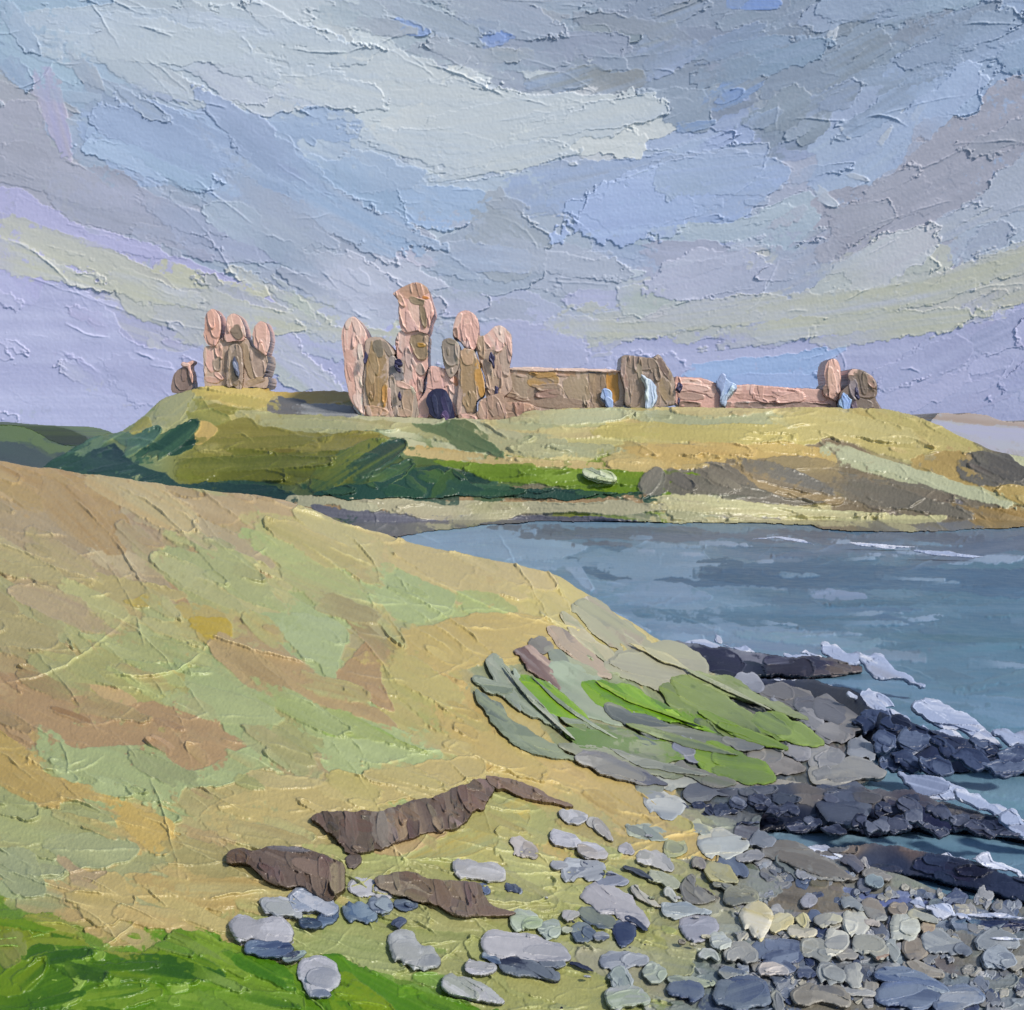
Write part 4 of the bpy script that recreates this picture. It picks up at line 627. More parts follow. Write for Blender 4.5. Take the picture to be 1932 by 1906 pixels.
G_('R4', [(620, 560), (800, 500), (1000, 450), (1100, 440), (900, 540), (660, 600)], (170, 140, 108), (166, 146, 100), -14)
G_('R4', [(640, 620), (1000, 560), (1300, 600), (1600, 650), (1650, 800), (1400, 800), (1000, 640)], (148, 150, 92), (140, 144, 90), 20)
G_('R4', [(800, 780), (1200, 800), (1500, 880), (1600, 1000), (1300, 1050), (1000, 900)], (146, 146, 98), (138, 142, 84), 24)
G_('R4', [(560, 920), (850, 880), (900, 1010), (800, 1060), (680, 1000)], (150, 158, 112), (138, 150, 88), 24)
G_('BM', [(600, 560), (760, 560), (960, 640), (1000, 800), (880, 1000), (660, 1000), (560, 860)], (150, 152, 92), (144, 148, 90), 10)
G_('BM', [(930, 820), (1230, 800), (1240, 880), (1000, 900)], (152, 150, 96), (146, 146, 92), 4)
G_('BM', [(0, 1000), (640, 1010), (760, 1150), (600, 1300), (200, 1378), (-200, 1378)], (148, 150, 90), (140, 142, 86), 14)
G_('BM', [(130, 80), (260, 140), (440, 260), (300, 360), (180, 330), (120, 250), (200, 200)], (184, 162, 104), (172, 152, 98), 50)
G_('BM', [(440, 460), (560, 440), (700, 500), (800, 570), (640, 540), (520, 510)], (184, 162, 100), (176, 156, 100), 24)
G_('R5', [(0, 110), (100, 150), (280, 270), (400, 380), (560, 470), (600, 560), (480, 530), (380, 440), (200, 320), (60, 210)], (186, 160, 104), (178, 150, 92), 38, rim=2.3, th=1.4)
G_('R5', [(830, 740), (960, 640), (1150, 650), (1180, 790), (1000, 780)], (116, 106, 94), (126, 118, 106), -24, th=1.5)
G_('R5', [(1150, 680), (1300, 690), (1500, 690), (1600, 740), (1400, 760), (1200, 730)], (110, 136, 158), (82, 124, 150), 4)
G_('R5', [(1480, 640), (1932, 700), (2300, 740), (2300, 800), (1932, 800), (1600, 740)], (120, 118, 112), (112, 118, 124), 10)
G_('R5', [(1400, 900), (1700, 860), (1932, 900), (2300, 900), (2300, 1060), (1932, 1080), (1600, 1050)], (118, 114, 108), (114, 120, 126), 8)
G_('R5', [(1280, 1060), (1500, 1040), (1620, 1130), (1740, 1150), (1650, 1260), (1280, 1260)], (54, 66, 100), (92, 106, 132), 60, th=1.6)
G_('R5', [(760, 920), (960, 910), (1060, 1000), (900, 1010), (780, 1000)], (72, 84, 108), (100, 112, 134), 80, th=1.5)
G_('R5', [(930, 1110), (1270, 1120), (1300, 1260), (950, 1260)], (112, 106, 98), (118, 114, 106), 8, th=1.5)
G_('R5', [(560, 1130), (800, 1110), (850, 1260), (540, 1260)], (66, 78, 104), (110, 120, 132), 20, th=1.5)
overlay(hill, 900, (50, 230), (.16, .38), hill_ang, land, .9, 2.2, 7)
overlay(hill, 1100, (26, 90), (.3, .6), hill_ang, lambda x, y: x > 1260, 1.4, 2.3, 15, streak=1.6)
ridges(hill, 190, (100, 380), hill_ang, lambda x, y: x < 1200, (1., 3.), 20, (3, 3, 0), side=1.3)
ridges(hill, 160, (40, 160), hill_ang, land, (1., 3.), 16, (2, 2, 0))
ridges(hill, 120, (20, 90), hill_ang, lambda x, y: x > 1240, (1.2, 3.), 14)
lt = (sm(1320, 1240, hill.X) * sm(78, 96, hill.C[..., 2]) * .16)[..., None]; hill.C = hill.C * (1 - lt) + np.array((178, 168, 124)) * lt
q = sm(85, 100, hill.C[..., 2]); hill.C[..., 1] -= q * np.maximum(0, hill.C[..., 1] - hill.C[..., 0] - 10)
hp = smooth_poly([(-400, 845), (-120, 862), (0, 872), (120, 888), (250, 905), (400, 926), (520, 941), (590, 962), (650, 990), (750, 1016), (850, 1042), (960, 1064), (1045, 1085), (1080, 1102), (1110, 1122), (1150, 1150), (1205, 1182), (1260, 1216), (1310, 1250), (1345, 1268), (1400, 1282),
  (1480, 1310), (1560, 1345), (1610, 1400), (1650, 1455), (1600, 1490), (1500, 1500), (1440, 1540), (1450, 1590), (1560, 1618), (1700, 1650), (1800, 1690), (1932, 1712), (2230, 1740), (2230, 2080), (-400, 2080)], 4)
hsd2 = poly_sd(hp, hill.X, hill.Y) + samp(N_BIG, hill.X * 2 + 100, hill.Y * 2 + 300) * 1.0
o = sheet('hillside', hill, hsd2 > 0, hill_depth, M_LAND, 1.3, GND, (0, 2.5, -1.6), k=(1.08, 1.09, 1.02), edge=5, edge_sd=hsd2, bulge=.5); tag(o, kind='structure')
# ================================================================== CASTLE
PK, PK2, TP, TP2, OC, PNK3, NAVY, MV = (196, 158, 146), (208, 178, 166), (152, 136, 124), (168, 148, 134), (166, 124, 66), (176, 144, 124), (34, 32, 62), (150, 132, 126)
def wall(name, z, pts, strokes, depth, parent, base=PK, thick=6., bulge=.9, edge=3., res=1.3, rough=.8, lean_=0., mat=None):
    def paint(b):
        b.tear = .35
        for s_ in strokes:
            x, y, L, W, a, c1, c2 = s_[:7]; st(b, z, x, y, L, W, a, c1, c2, th=1.2, rim=1.9, rough=.14, wet=.05, streak=1.2 if len(s_) < 8 else s_[7] * 1.3)
        hor = 'coping' in name or name == 'wall_face'; overlay(b, int(b.w * b.h / b.res ** 2 / 420), (16, 56), (.2, .36), lambda x, y: 4 if hor and R.random() < .7 else 84, None, .9, 1.7, 7, streak=1.3)
    return relief(name, Z(z, *pts), vdepth(depth * KD), paint, mat or M_WALL, res, base, rough, bulge, edge, (0, thick, 0), True, parent, K_WALL, 1.05, None, .08, 3)
def slit(name, z, pts, W, depth, parent, c1=NAVY, c2=(58, 56, 84), k=None, thick=.14):
    return knife(name, Z(z, *pts), W * zs(z), depth * KD, c1, c2, M_WALL, 0, parent, K_WALL, .3, .32, 1.3, 1.8, .2, 1.6, 1., .8, .2, .03, (0, .5, 0), False)
def strokes_(z, L):
    def f(b):
        b.tear = .3
        for s_ in L: st(b, z, *s_, th=.8, rim=1.2, rough=.1, wet=.1)
    return f
# gatehouse
KD = .853
g = empty('gatehouse', at(800, 792, 193. * .853), 'great ruined gatehouse of pink stone with a dark arched gate and tall broken tower', 'castle')
wp = wall('round_tower', 'A', [(80, 570), (110, 480), (150, 438), (200, 435), (260, 510), (300, 600), (310, 700), (290, 800), (275, 1000), (290, 1200), (340, 1310), (290, 1310), (210, 1250), (140, 1150), (105, 960), (100, 800), (78, 680)],
     [(190, 700, 560, 190, 88, PK, PK2), (240, 560, 260, 90, 80, PK2, PK), (180, 1000, 560, 120, 82, PK, (180, 144, 130)), (240, 1080, 460, 80, 86, PK2, PK), (250, 760, 120, 60, 60, (190, 160, 146), PK)], 193, g)
wp = wall('curtain_pier', 'A', [(290, 640), (400, 622), (460, 650), (540, 760), (490, 800), (500, 1000), (505, 1200), (530, 1330), (330, 1320), (270, 1220), (265, 1000), (285, 800)],
     [(390, 960, 640, 210, 90, (140, 118, 88), (164, 128, 78), 1.2), (450, 1100, 360, 60, 92, OC, (150, 116, 72)), (400, 720, 160, 90, 80, (112, 104, 90), (136, 122, 102)), (480, 730, 170, 60, 60, (128, 116, 104), (146, 132, 118)), (390, 1270, 220, 90, 8, (178, 144, 120), (160, 132, 112))], 192.5, g, TP2)
slit('window', 'A', [(285, 740), (280, 860)], 34, 191.6, wp)
wp = wall('broken_wall', 'A', [(470, 700), (520, 760), (560, 820), (620, 830), (620, 1000), (700, 1060), (740, 1200), (730, 1330), (510, 1320), (495, 1000), (480, 880), (455, 780)],
     [(540, 860, 180, 90, 60, (120, 112, 110), (150, 142, 134)), (550, 940, 150, 90, 30, (136, 130, 130), (104, 100, 104)), (560, 1130, 300, 110, 90, (150, 136, 124), (140, 126, 116)), (650, 1200, 240, 90, 88, (150, 130, 112), (162, 138, 118)), (620, 1040, 160, 60, 20, (188, 156, 142), (176, 150, 138)), (600, 1280, 200, 80, 5, (150, 130, 112), (178, 146, 128))], 192.7, g, (150, 136, 124))
slit('window', 'A', [(545, 820), (605, 860)], 44, 191.8, wp); slit('window', 'A', [(540, 850), (600, 930)], 36, 191.8, wp); slit('window', 'A', [(590, 1085), (585, 1165)], 42, 191.8, wp, (44, 30, 58)); slit('window', 'A', [(582, 1205), (580, 1225)], 22, 191.8, wp, (80, 60, 74))
wp = wall('tall_tower', 'A', [(590, 560), (700, 550), (830, 590), (845, 640), (830, 760), (835, 880), (800, 1000), (790, 1100), (740, 1200), (700, 1100), (610, 1060), (600, 900), (550, 760), (545, 640)],
     [(600, 640, 220, 70, 84, PK2, (170, 150, 142)), (640, 720, 300, 80, 84, (176, 152, 142), PK), (650, 930, 300, 110, 80, (178, 158, 150), PK2), (750, 700, 300, 150, 74, (128, 112, 90), (146, 126, 100)), (770, 690, 90, 40, 0, (150, 110, 50), (160, 124, 60)), (820, 640, 140, 50, 70, (150, 130, 112), (170, 146, 128)), (760, 900, 120, 80, 60, (150, 134, 124), (170, 150, 140)), (770, 1040, 160, 70, 80, (158, 138, 126), (176, 150, 136)), (700, 1060, 180, 60, 85, PK, (160, 138, 128))], 193.6, g, PK)
wp = wall('tower_head', 'A', [(515, 235), (620, 170), (730, 140), (820, 180), (850, 250), (890, 390), (860, 480), (830, 590), (740, 570), (640, 585), (590, 540), (570, 400), (560, 290)],
     [(700, 210, 300, 130, -4, (176, 140, 118), (160, 130, 110)), (640, 420, 340, 120, 78, PK, (200, 168, 150)), (590, 300, 160, 60, 60, PNK3, PK), (720, 440, 270, 90, 80, PK2, (176, 144, 124)), (745, 310, 150, 60, 10, (128, 114, 92), (146, 128, 104)), (790, 420, 240, 60, 84, (118, 104, 82), (138, 118, 92)), (840, 400, 240, 60, 80, (190, 154, 136), PK), (810, 275, 60, 26, 10, (162, 98, 46), (180, 120, 60))], 193.2, g, PK)
wp = wall('gate_wall', 'A', [(835, 880), (900, 868), (960, 885), (1010, 890), (1110, 900), (1110, 1100), (1100, 1340), (900, 1345), (700, 1335), (720, 1200), (800, 1100), (820, 1000)],
     [(900, 980, 260, 180, 5, PK, (192, 156, 142)), (780, 1200, 260, 140, 86, PK, (182, 146, 134)), (1060, 1120, 420, 90, 86, PK2, PK), (900, 900, 200, 50, 4, PK2, PK), (1070, 1000, 90, 40, 80, (170, 110, 70), PK)], 192.9, g, PK)
relief('gateway', Z('A', (815, 1180), (835, 1110), (885, 1072), (940, 1064), (995, 1088), (1035, 1160), (1055, 1240), (1066, 1335), (980, 1350), (900, 1335), (845, 1300), (832, 1240)), vdepth(191.7 * KD), strokes_('A', [(930, 1210, 280, 230, 84, (30, 32, 56), (52, 56, 84)), (890, 1210, 240, 50, 80, (48, 60, 88), (34, 34, 60)), (980, 1230, 220, 50, 70, (56, 52, 84), (26, 26, 48)), (985, 1300, 90, 50, 60, (64, 44, 84), (96, 84, 116))]), M_WALL, 1.6, NAVY, .6, .2, 2, (0, .3, 0), False, wp, K_WALL, 1., None)
slit('gateway', 'A', [(940, 1290), (1000, 1345)], 40, 191.2, wp, (60, 44, 84), (110, 90, 120))
wall('turret', 'A', [(950, 660), (1010, 620), (1080, 650), (1110, 720), (1105, 860), (1060, 950), (1010, 960), (960, 800)],
     [(1030, 740, 260, 150, 88, (124, 114, 104), (148, 136, 124)), (1040, 660, 110, 50, 20, (110, 100, 88), (140, 128, 112)), (1080, 740, 200, 40, 86, (164, 144, 130), (140, 124, 112))], 192.2, g, TP)
wall('tall_turret', 'A', [(1045, 540), (1070, 450), (1110, 400), (1180, 384), (1250, 430), (1275, 520), (1270, 640), (1240, 730), (1160, 720), (1100, 640), (1050, 620)],
     [(1180, 560, 340, 150, 80, PK, (192, 156, 142)), (1080, 490, 180, 60, -60, PK2, PK), (1070, 580, 110, 46, 80, (128, 104, 92), (150, 124, 110)), (1180, 690, 140, 50, 10, PK2, PK)], 193.0, g, PK)
wall('buttress', 'A', [(1110, 740), (1220, 720), (1260, 780), (1330, 1000), (1325, 1130), (1260, 1180), (1240, 1330), (1090, 1300), (1100, 1000)],
     [(1180, 1010, 620, 160, 89, (146, 122, 92), (138, 118, 92)), (1270, 980, 420, 80, 80, OC, (176, 136, 74), 1.3), (1170, 790, 160, 110, 80, (152, 128, 100), (172, 142, 116))], 192.1, g, TP2)
wp = wall('square_turret', 'A', [(1250, 620), (1320, 600), (1400, 530), (1470, 515), (1530, 560), (1570, 620), (1570, 760), (1550, 900), (1570, 1050), (1520, 1120), (1400, 1180), (1330, 1130), (1330, 1000), (1260, 780)],
     [(1400, 640, 240, 160, 60, PK, PK2), (1460, 580, 200, 90, 70, PK2, PK), (1540, 680, 300, 60, 85, (186, 160, 150), PK), (1370, 830, 340, 110, 88, (156, 138, 122), (168, 148, 134)), (1500, 830, 260, 90, 86, (148, 132, 118), (170, 148, 134)), (1290, 700, 200, 60, 84, (160, 138, 118), (150, 130, 108)), (1440, 940, 240, 60, 80, (176, 148, 132), (150, 132, 116)), (1400, 1050, 180, 130, 80, (150, 130, 112), (160, 138, 118))], 193.3, g, (168, 146, 130))
slit('window', 'A', [(1380, 745), (1405, 890)], 50, 192.4, wp); slit('window', 'A', [(1420, 1040), (1425, 1190)], 46, 192.0, wp, (40, 36, 76))
wall('footing', 'A', [(1100, 1290), (1250, 1280), (1270, 1180), (1350, 1130), (1480, 1110), (1520, 1180), (1700, 1190), (1790, 1260), (1700, 1310), (1520, 1380), (1400, 1410), (1250, 1400), (1120, 1350)],
     [(1310, 1260, 220, 90, 80, (150, 124, 110), (168, 138, 122)), (1430, 1260, 260, 110, 60, (148, 124, 108), (138, 118, 102)), (1180, 1330, 160, 80, 10, PK, (170, 138, 120)), (1620, 1230, 260, 80, 4, (176, 140, 118), (156, 130, 110)), (1560, 1310, 300, 70, -10, (150, 126, 106), (160, 134, 112))], 191.4, g, (156, 130, 112))
# curtain wall between gatehouse and square tower
cw = empty('curtain_wall', at(1070, 778, 194.5 * .853), 'long brown curtain wall with patchy stones running from the gatehouse to the square tower', 'wall')
wp = wall('wall_face', 'W2', [(20, 210), (60, 215), (150, 215), (300, 218), (400, 225), (480, 225), (490, 350), (380, 355), (180, 365), (100, 400), (20, 400)],
     [(200, 225, 300, 26, 3, (168, 134, 108), (150, 122, 96)), (130, 270, 110, 90, 80, (148, 132, 112), (136, 120, 102)), (200, 250, 100, 60, 10, (140, 122, 98), (166, 128, 70)), (215, 300, 130, 110, 20, (134, 116, 100), (150, 130, 112)), (320, 285, 120, 100, 70, (150, 134, 112), (140, 122, 100)), (400, 300, 150, 60, 82, (130, 112, 94), (150, 126, 98)), (450, 280, 120, 40, 84, (168, 122, 56), (150, 118, 72)), (80, 360, 160, 60, 0, (160, 126, 108), (140, 116, 100)), (60, 300, 120, 60, 30, (140, 122, 106), (156, 136, 118)), (300, 340, 200, 40, 4, (130, 112, 98), (146, 126, 108))], 194.5, cw, TP2, 3.)
wall('coping', 'W2', [(90, 205), (300, 208), (480, 214), (480, 224), (300, 220), (90, 217)], [(280, 212, 400, 14, 1, PK2, PK)], 194.2, cw, PK, 3.3, 1.5, 3)
slit('breach', 'W2', [(415, 280), (450, 360)], 40, 193.8, wp, (150, 168, 204), (124, 146, 190))
# square tower
sq = empty('square_tower', at(1215, 772, 193.5 * .853), 'squat square grey-brown tower in the curtain wall with a pale blue breach in its front', 'tower')
wp = wall('tower_body', 'C', [(140, 140), (160, 115), (250, 118), (340, 125), (370, 105), (410, 150), (455, 220), (480, 300), (480, 420), (440, 430), (300, 440), (170, 430), (160, 330), (138, 240)],
     [(210, 280, 290, 130, 88, (128, 112, 100), (142, 126, 114)), (260, 160, 240, 90, 4, (134, 118, 104), (124, 110, 98)), (330, 330, 240, 110, 80, (136, 120, 108), (124, 108, 96)), (420, 340, 200, 90, 70, (140, 122, 96), (120, 106, 92)), (350, 200, 160, 60, 70, (120, 106, 94), (140, 124, 108)), (410, 200, 150, 40, 60, (108, 92, 86), (132, 116, 102)), (180, 370, 110, 50, 80, (142, 126, 114), (128, 112, 100))], 193.5, sq, TP)
slit('breach', 'C', [(265, 230), (320, 330), (300, 445)], 66, 192.8, wp, (152, 168, 196), (176, 188, 208))
slit('window', 'C', [(498, 280), (506, 340)], 34, 193.2, wp)
slit('window', 'C', [(498, 375), (500, 430)], 14, 193.2, wp)
# low pink wall
lw = empty('low_wall', at(1420, 770, 195.5 * .853), 'long low ruined wall of pale pink stone right of the square tower', 'wall')
wp = wall('wall_face', 'C', [(475, 255), (520, 250), (640, 255), (720, 285), (850, 300), (960, 298), (1100, 310), (1260, 315), (1400, 320), (1430, 340), (1480, 400), (1530, 470), (1400, 455), (1000, 450), (500, 440)],
     [(580, 290, 180, 60, 4, PK, PK2), (680, 320, 130, 60, 60, PK2, (180, 146, 134)), (580, 370, 160, 50, 4, (164, 138, 126), (150, 126, 114)), (560, 420, 160, 40, 2, (128, 108, 96), (146, 126, 112)), (900, 320, 260, 40, -6, PK2, PK), (1080, 340, 340, 50, 4, PK, (176, 140, 130)), (1050, 380, 420, 44, 3, (170, 136, 124), PK), (1340, 360, 180, 90, 10, (176, 146, 136), PK), (1000, 425, 560, 46, 1, (132, 114, 106), (120, 108, 100)), (1350, 430, 340, 40, 4, (128, 110, 104), (146, 122, 112)), (900, 408, 160, 20, -4, (170, 164, 160), (140, 124, 116))], 195.5, lw, PK, 3.)
slit('breach', 'C', [(775, 220), (770, 330), (790, 440)], 112, 194.8, wp, (146, 166, 204), (160, 176, 210))
# end towers
et = empty('slender_turret', at(1565, 772, 194.8 * .853), 'slim pink finger of masonry standing at the right end of the low wall', 'tower')
wall('turret_shaft', 'C', [(1405, 230), (1420, 160), (1460, 132), (1495, 160), (1508, 240), (1505, 340), (1480, 395), (1440, 380), (1400, 360), (1400, 310), (1415, 290)], [(1460, 250, 260, 80, 90, PK, (178, 150, 138)), (1415, 330, 90, 40, 80, (120, 100, 90), (150, 128, 114)), (1485, 270, 200, 40, 88, PK2, PK)], 194.8, et, PK, 4.)
rt = empty('end_tower', at(1632, 776, 193.8 * .853), 'dark brown broken tower at the far right end of the castle', 'tower')
wp = wall('tower_body', 'C', [(1555, 240), (1580, 200), (1640, 205), (1700, 240), (1730, 290), (1730, 350), (1720, 390), (1770, 470), (1700, 480), (1600, 480), (1550, 480), (1500, 420), (1510, 340), (1560, 290)],
     [(1590, 220, 110, 40, 0, PK, PK2), (1640, 290, 140, 120, 30, (104, 92, 82), (128, 114, 100)), (1690, 270, 120, 50, 60, (130, 108, 96), (160, 128, 114)), (1670, 350, 130, 60, 4, (124, 108, 98), (96, 84, 76)), (1590, 330, 160, 60, 80, (120, 112, 118), (140, 130, 132)), (1650, 420, 120, 70, 10, (96, 86, 80), (118, 106, 98)), (1730, 440, 90, 40, 60, (120, 106, 96), (100, 88, 82)), (1580, 440, 100, 60, 70, (110, 96, 110), (130, 116, 120))], 193.8, rt, (116, 102, 94))
slit('breach', 'C', [(1520, 340), (1550, 475)], 56, 193., wp, (140, 166, 214), (110, 136, 184))
slit('window', 'C', [(1600, 310), (1620, 390)], 26, 193., wp, (34, 34, 70)); slit('window', 'C', [(1570, 440), (1610, 465)], 30, 193., wp, (46, 38, 74))
# left ruin on its knoll
lr = empty('ruined_tower', at(370, 730, 204. * .853), 'ruined hilltop tower with three pink rounded turrets standing left of the gatehouse', 'tower')
wp = wall('tower_wall', 'B', [(425, 520), (520, 500), (600, 420), (660, 400), (820, 420), (870, 520), (1010, 590), (1000, 740), (960, 820), (1020, 800), (1010, 900), (860, 890), (760, 930), (640, 880), (500, 890), (425, 890), (415, 700)],
     [(470, 620, 280, 90, 80, PK, PK2), (560, 560, 160, 80, 80, PK, (170, 140, 126)), (540, 680, 160, 90, 88, (130, 116, 102), (146, 130, 116)), (500, 830, 180, 70, 10, PK, (164, 136, 120)), (620, 640, 460, 60, 88, (150, 130, 112), (176, 146, 130)), (820, 600, 380, 80, 76, (146, 128, 106), (132, 116, 98)), (930, 690, 320, 140, 76, (132, 116, 108), (146, 128, 116)), (720, 690, 420, 130, 88, (140, 122, 100), (128, 112, 96)), (900, 840, 180, 60, -20, (140, 122, 106), (160, 138, 110)), (560, 790, 120, 50, 40, (176, 148, 134), PK)], 204., lr, TP2)
wall('turret', 'B', [(415, 350), (430, 220), (470, 165), (520, 160), (570, 230), (585, 320), (570, 430), (530, 510), (460, 500), (415, 420)], [(490, 340, 330, 130, 88, (178, 138, 120), PK), (545, 260, 180, 50, 80, PK2, PK)], 203.6, lr, PK, 3.5)
wall('turret', 'B', [(620, 330), (640, 230), (700, 195), (760, 230), (800, 310), (815, 400), (790, 450), (700, 460), (640, 470), (610, 430)], [(700, 270, 220, 140, 84, PK, (190, 158, 142)), (730, 380, 150, 110, 60, (118, 104, 90), (140, 122, 106)), (790, 330, 220, 40, 76, PK2, PK)], 203.4, lr, PK, 3.5)
wall('turret', 'B', [(870, 420), (890, 320), (950, 262), (1010, 290), (1045, 380), (1045, 480), (1010, 600), (940, 560), (890, 500)], [(960, 380, 240, 120, 84, PK, (192, 158, 142)), (990, 500, 160, 70, 60, PK2, PK), (880, 450, 100, 30, 88, (140, 124, 108), (120, 106, 94))], 203.5, lr, PK, 3.5)
wp = wall('gable', 'B', [(640, 880), (650, 560), (690, 490), (760, 500), (785, 620), (780, 860), (760, 925), (700, 880)], [(715, 690, 360, 110, 90, (134, 118, 100), (122, 108, 94)), (660, 700, 340, 30, 88, (170, 150, 130), (146, 128, 110))], 203.2, lr, TP, 2.)
slit('window', 'B', [(705, 600), (745, 800)], 56, 202.6, wp, (36, 40, 60), (130, 138, 160))
ls = empty('wall_stub', at(290, 735, 205. * .853), 'small dark wall stub with pink forked top at the far left of the ruins', 'ruin')
wall('stub_body', 'B', [(120, 940), (125, 830), (150, 760), (220, 700), (270, 720), (300, 820), (310, 900), (250, 930)], [(210, 830, 200, 150, 88, (126, 108, 100), (140, 120, 110))], 205., ls, (130, 112, 104), 3.)
wall('stub_cap', 'B', [(200, 680), (215, 655), (260, 665), (310, 640), (320, 665), (290, 700), (310, 780), (310, 860), (285, 800), (262, 715), (215, 705)], [(240, 680, 90, 40, 10, (206, 158, 146), PK2), (295, 760, 160, 30, 84, (200, 160, 146), PK)], 204.6, ls, (196, 156, 142), 2., 2, 3)

# ================================================================== SCRUB AND GRASS (nobody could count it)
def near(f, q): return lambda X, Y: f(X, Y) * q
def p_grass(b):
    b.tear = .5
    F = [(0, 1760, (120, 132, 50)), (120, 1740, (130, 142, 70)), (250, 1780, (120, 138, 60)), (60, 1830, (84, 120, 24)), (200, 1800, (70, 108, 16)), (300, 1830, (86, 128, 24)), (430, 1800, (120, 146, 70)), (520, 1830, (110, 140, 60)), (600, 1860, (84, 124, 30)), (700, 1880, (76, 116, 26)), (400, 1880, (96, 134, 36)), (100, 1890, (64, 104, 14)), (250, 1890, (78, 120, 22)), (800, 1900, (70, 112, 24))]
    b.fill(F); b.scatter(260, (60, 200), (.16, .3), F, lambda x, y: 8 + 18 * sm(300, 600, x) - 12 * sm(1830, 1900, y) * (x < 350), th=1.2, rim=1.5, streak=1.5)
    b.C *= (1.0, 1.02, .8)
    G2 = lambda pts, c1, c2, a, **kw: pt(b, 'BL', pts, c1, c2, a, th=1.2, rim=1.8, rough=2, streak=1.5, **kw)
    G2([(0, 1270), (240, 1250), (420, 1350), (560, 1440), (640, 1540), (820, 1570), (820, 1620), (640, 1580), (400, 1480), (200, 1430), (0, 1400)], (140, 146, 76), (122, 134, 44), 18)
    G2([(0, 1340), (160, 1370), (340, 1430), (200, 1430), (0, 1390)], (84, 124, 24), (110, 138, 30), 10)
    G2([(180, 1520), (380, 1540), (560, 1620), (720, 1620), (880, 1640), (1000, 1600), (960, 1700), (600, 1760), (320, 1900), (60, 1800), (0, 1700)], (64, 104, 12), (90, 130, 20), -20)
    G2([(0, 1720), (120, 1620), (300, 1560), (260, 1720), (150, 1800), (20, 1800)], (104, 134, 30), (84, 120, 16), -40)
    G2([(780, 1480), (900, 1430), (1100, 1480), (1260, 1580), (1300, 1690), (1100, 1600), (900, 1560)], (120, 142, 70), (92, 128, 50), 22)
    G2([(1010, 1550), (1120, 1600), (1230, 1680), (1150, 1720), (900, 1700), (800, 1640)], (70, 108, 12), (100, 132, 24), 14)
    G2([(400, 1850), (600, 1780), (920, 1740), (960, 1840), (700, 1906), (380, 1906)], (74, 116, 26), (104, 136, 40), -12)
    G2([(1310, 1540), (1450, 1590), (1660, 1640), (1750, 1800), (1600, 1740), (1400, 1640)], (72, 120, 22), (94, 136, 34), 28)
    G2([(900, 1860), (1100, 1800), (1400, 1790), (1700, 1800), (1800, 1860), (1700, 2000), (900, 2000)], (96, 134, 40), (120, 150, 62), 10)
    pt(b, 'R4', [(410, 850), (520, 880), (640, 980), (820, 1030), (1000, 1080), (1200, 1180), (1260, 1260), (900, 1260), (760, 1160), (620, 1040), (500, 930)], (82, 130, 22), (112, 146, 66), 26, th=1.4, rim=2., streak=1.8)
    pt(b, 'R4', [(560, 1090), (640, 1060), (720, 1120), (860, 1230), (800, 1300), (600, 1240)], (112, 142, 24), (90, 130, 20), 34, th=1.4, rim=1.8)
    pt(b, 'BL', [(0, 1440), (100, 1420), (170, 1540), (130, 1620), (40, 1660), (0, 1600)], (118, 128, 70), (140, 148, 96), 60, th=1.2)
    for x, y, L, W, a in [(400, 1660, 200, 34, 50), (450, 1790, 190, 30, -48), (520, 1610, 130, 30, 70), (620, 1730, 150, 34, 48), (690, 1740, 110, 34, -60), (430, 1850, 90, 40, -20), (1030, 1850, 150, 120, 10), (590, 1590, 90, 60, -10), (1060, 1760, 110, 60, 10)]:
        st(b, 'BL', x, y, L, W, a, (126, 160, 70), (140, 168, 92), th=1.6, rim=1.4, rough=.6)
    overlay(b, 220, (50, 190), (.10, .24), lambda x, y: 14, None, 1., 2.2, 17, streak=1.8)
    for x, y, L, W, a, c1, c2 in [(60, 1310, 300, 60, 10, (138, 140, 50), (120, 140, 60)), (300, 1400, 420, 60, 16, (150, 150, 84), (104, 134, 44)), (560, 1500, 360, 60, 20, (142, 150, 86), (120, 142, 64)), (350, 1600, 420, 70, -8, (52, 92, 12), (84, 124, 20)), (180, 1700, 260, 110, -40, (106, 134, 26), (70, 108, 16)),
        (480, 1690, 300, 90, 12, (48, 84, 10), (78, 116, 20)), (720, 1660, 420, 60, -4, (62, 102, 14), (98, 132, 28)), (1130, 1600, 300, 50, 22, (108, 138, 30), (66, 108, 16)), (700, 1800, 420, 80, -8, (60, 104, 22), (112, 142, 44)), (1000, 1540, 360, 50, 18, (132, 150, 84), (96, 132, 50)), (1500, 1650, 420, 70, 30, (64, 112, 18), (98, 138, 36)),
        (1300, 1740, 420, 60, 22, (120, 148, 80), (90, 128, 40)), (1600, 1850, 360, 80, 14, (100, 138, 40), (70, 112, 24)), (300, 1860, 420, 60, -14, (54, 96, 14), (96, 130, 30)), (60, 1560, 200, 80, 50, (132, 136, 84), (110, 128, 60))]:
        st(b, 'BL', x, y, L, W, a, c1, c2, th=1.3, rim=2.2, rough=.2, streak=2., wet=.4)
    for x, y, L, W, a, c1, c2 in [(700, 960, 500, 80, 24, (66, 116, 16), (110, 146, 60)), (950, 1090, 520, 70, 22, (78, 124, 22), (110, 146, 64)), (740, 1170, 300, 80, 34, (120, 146, 26), (88, 128, 20)), (1050, 1190, 360, 60, 24, (60, 104, 14), (92, 132, 34))]:
        st(b, 'R4', x, y, L, W, a, c1, c2, th=1.3, rim=2.2, rough=.2, streak=2., wet=.4)
    ridges(b, 60, (30, 160), lambda x, y: 14, None, (1., 2.6), 12, (6, 8, -6))
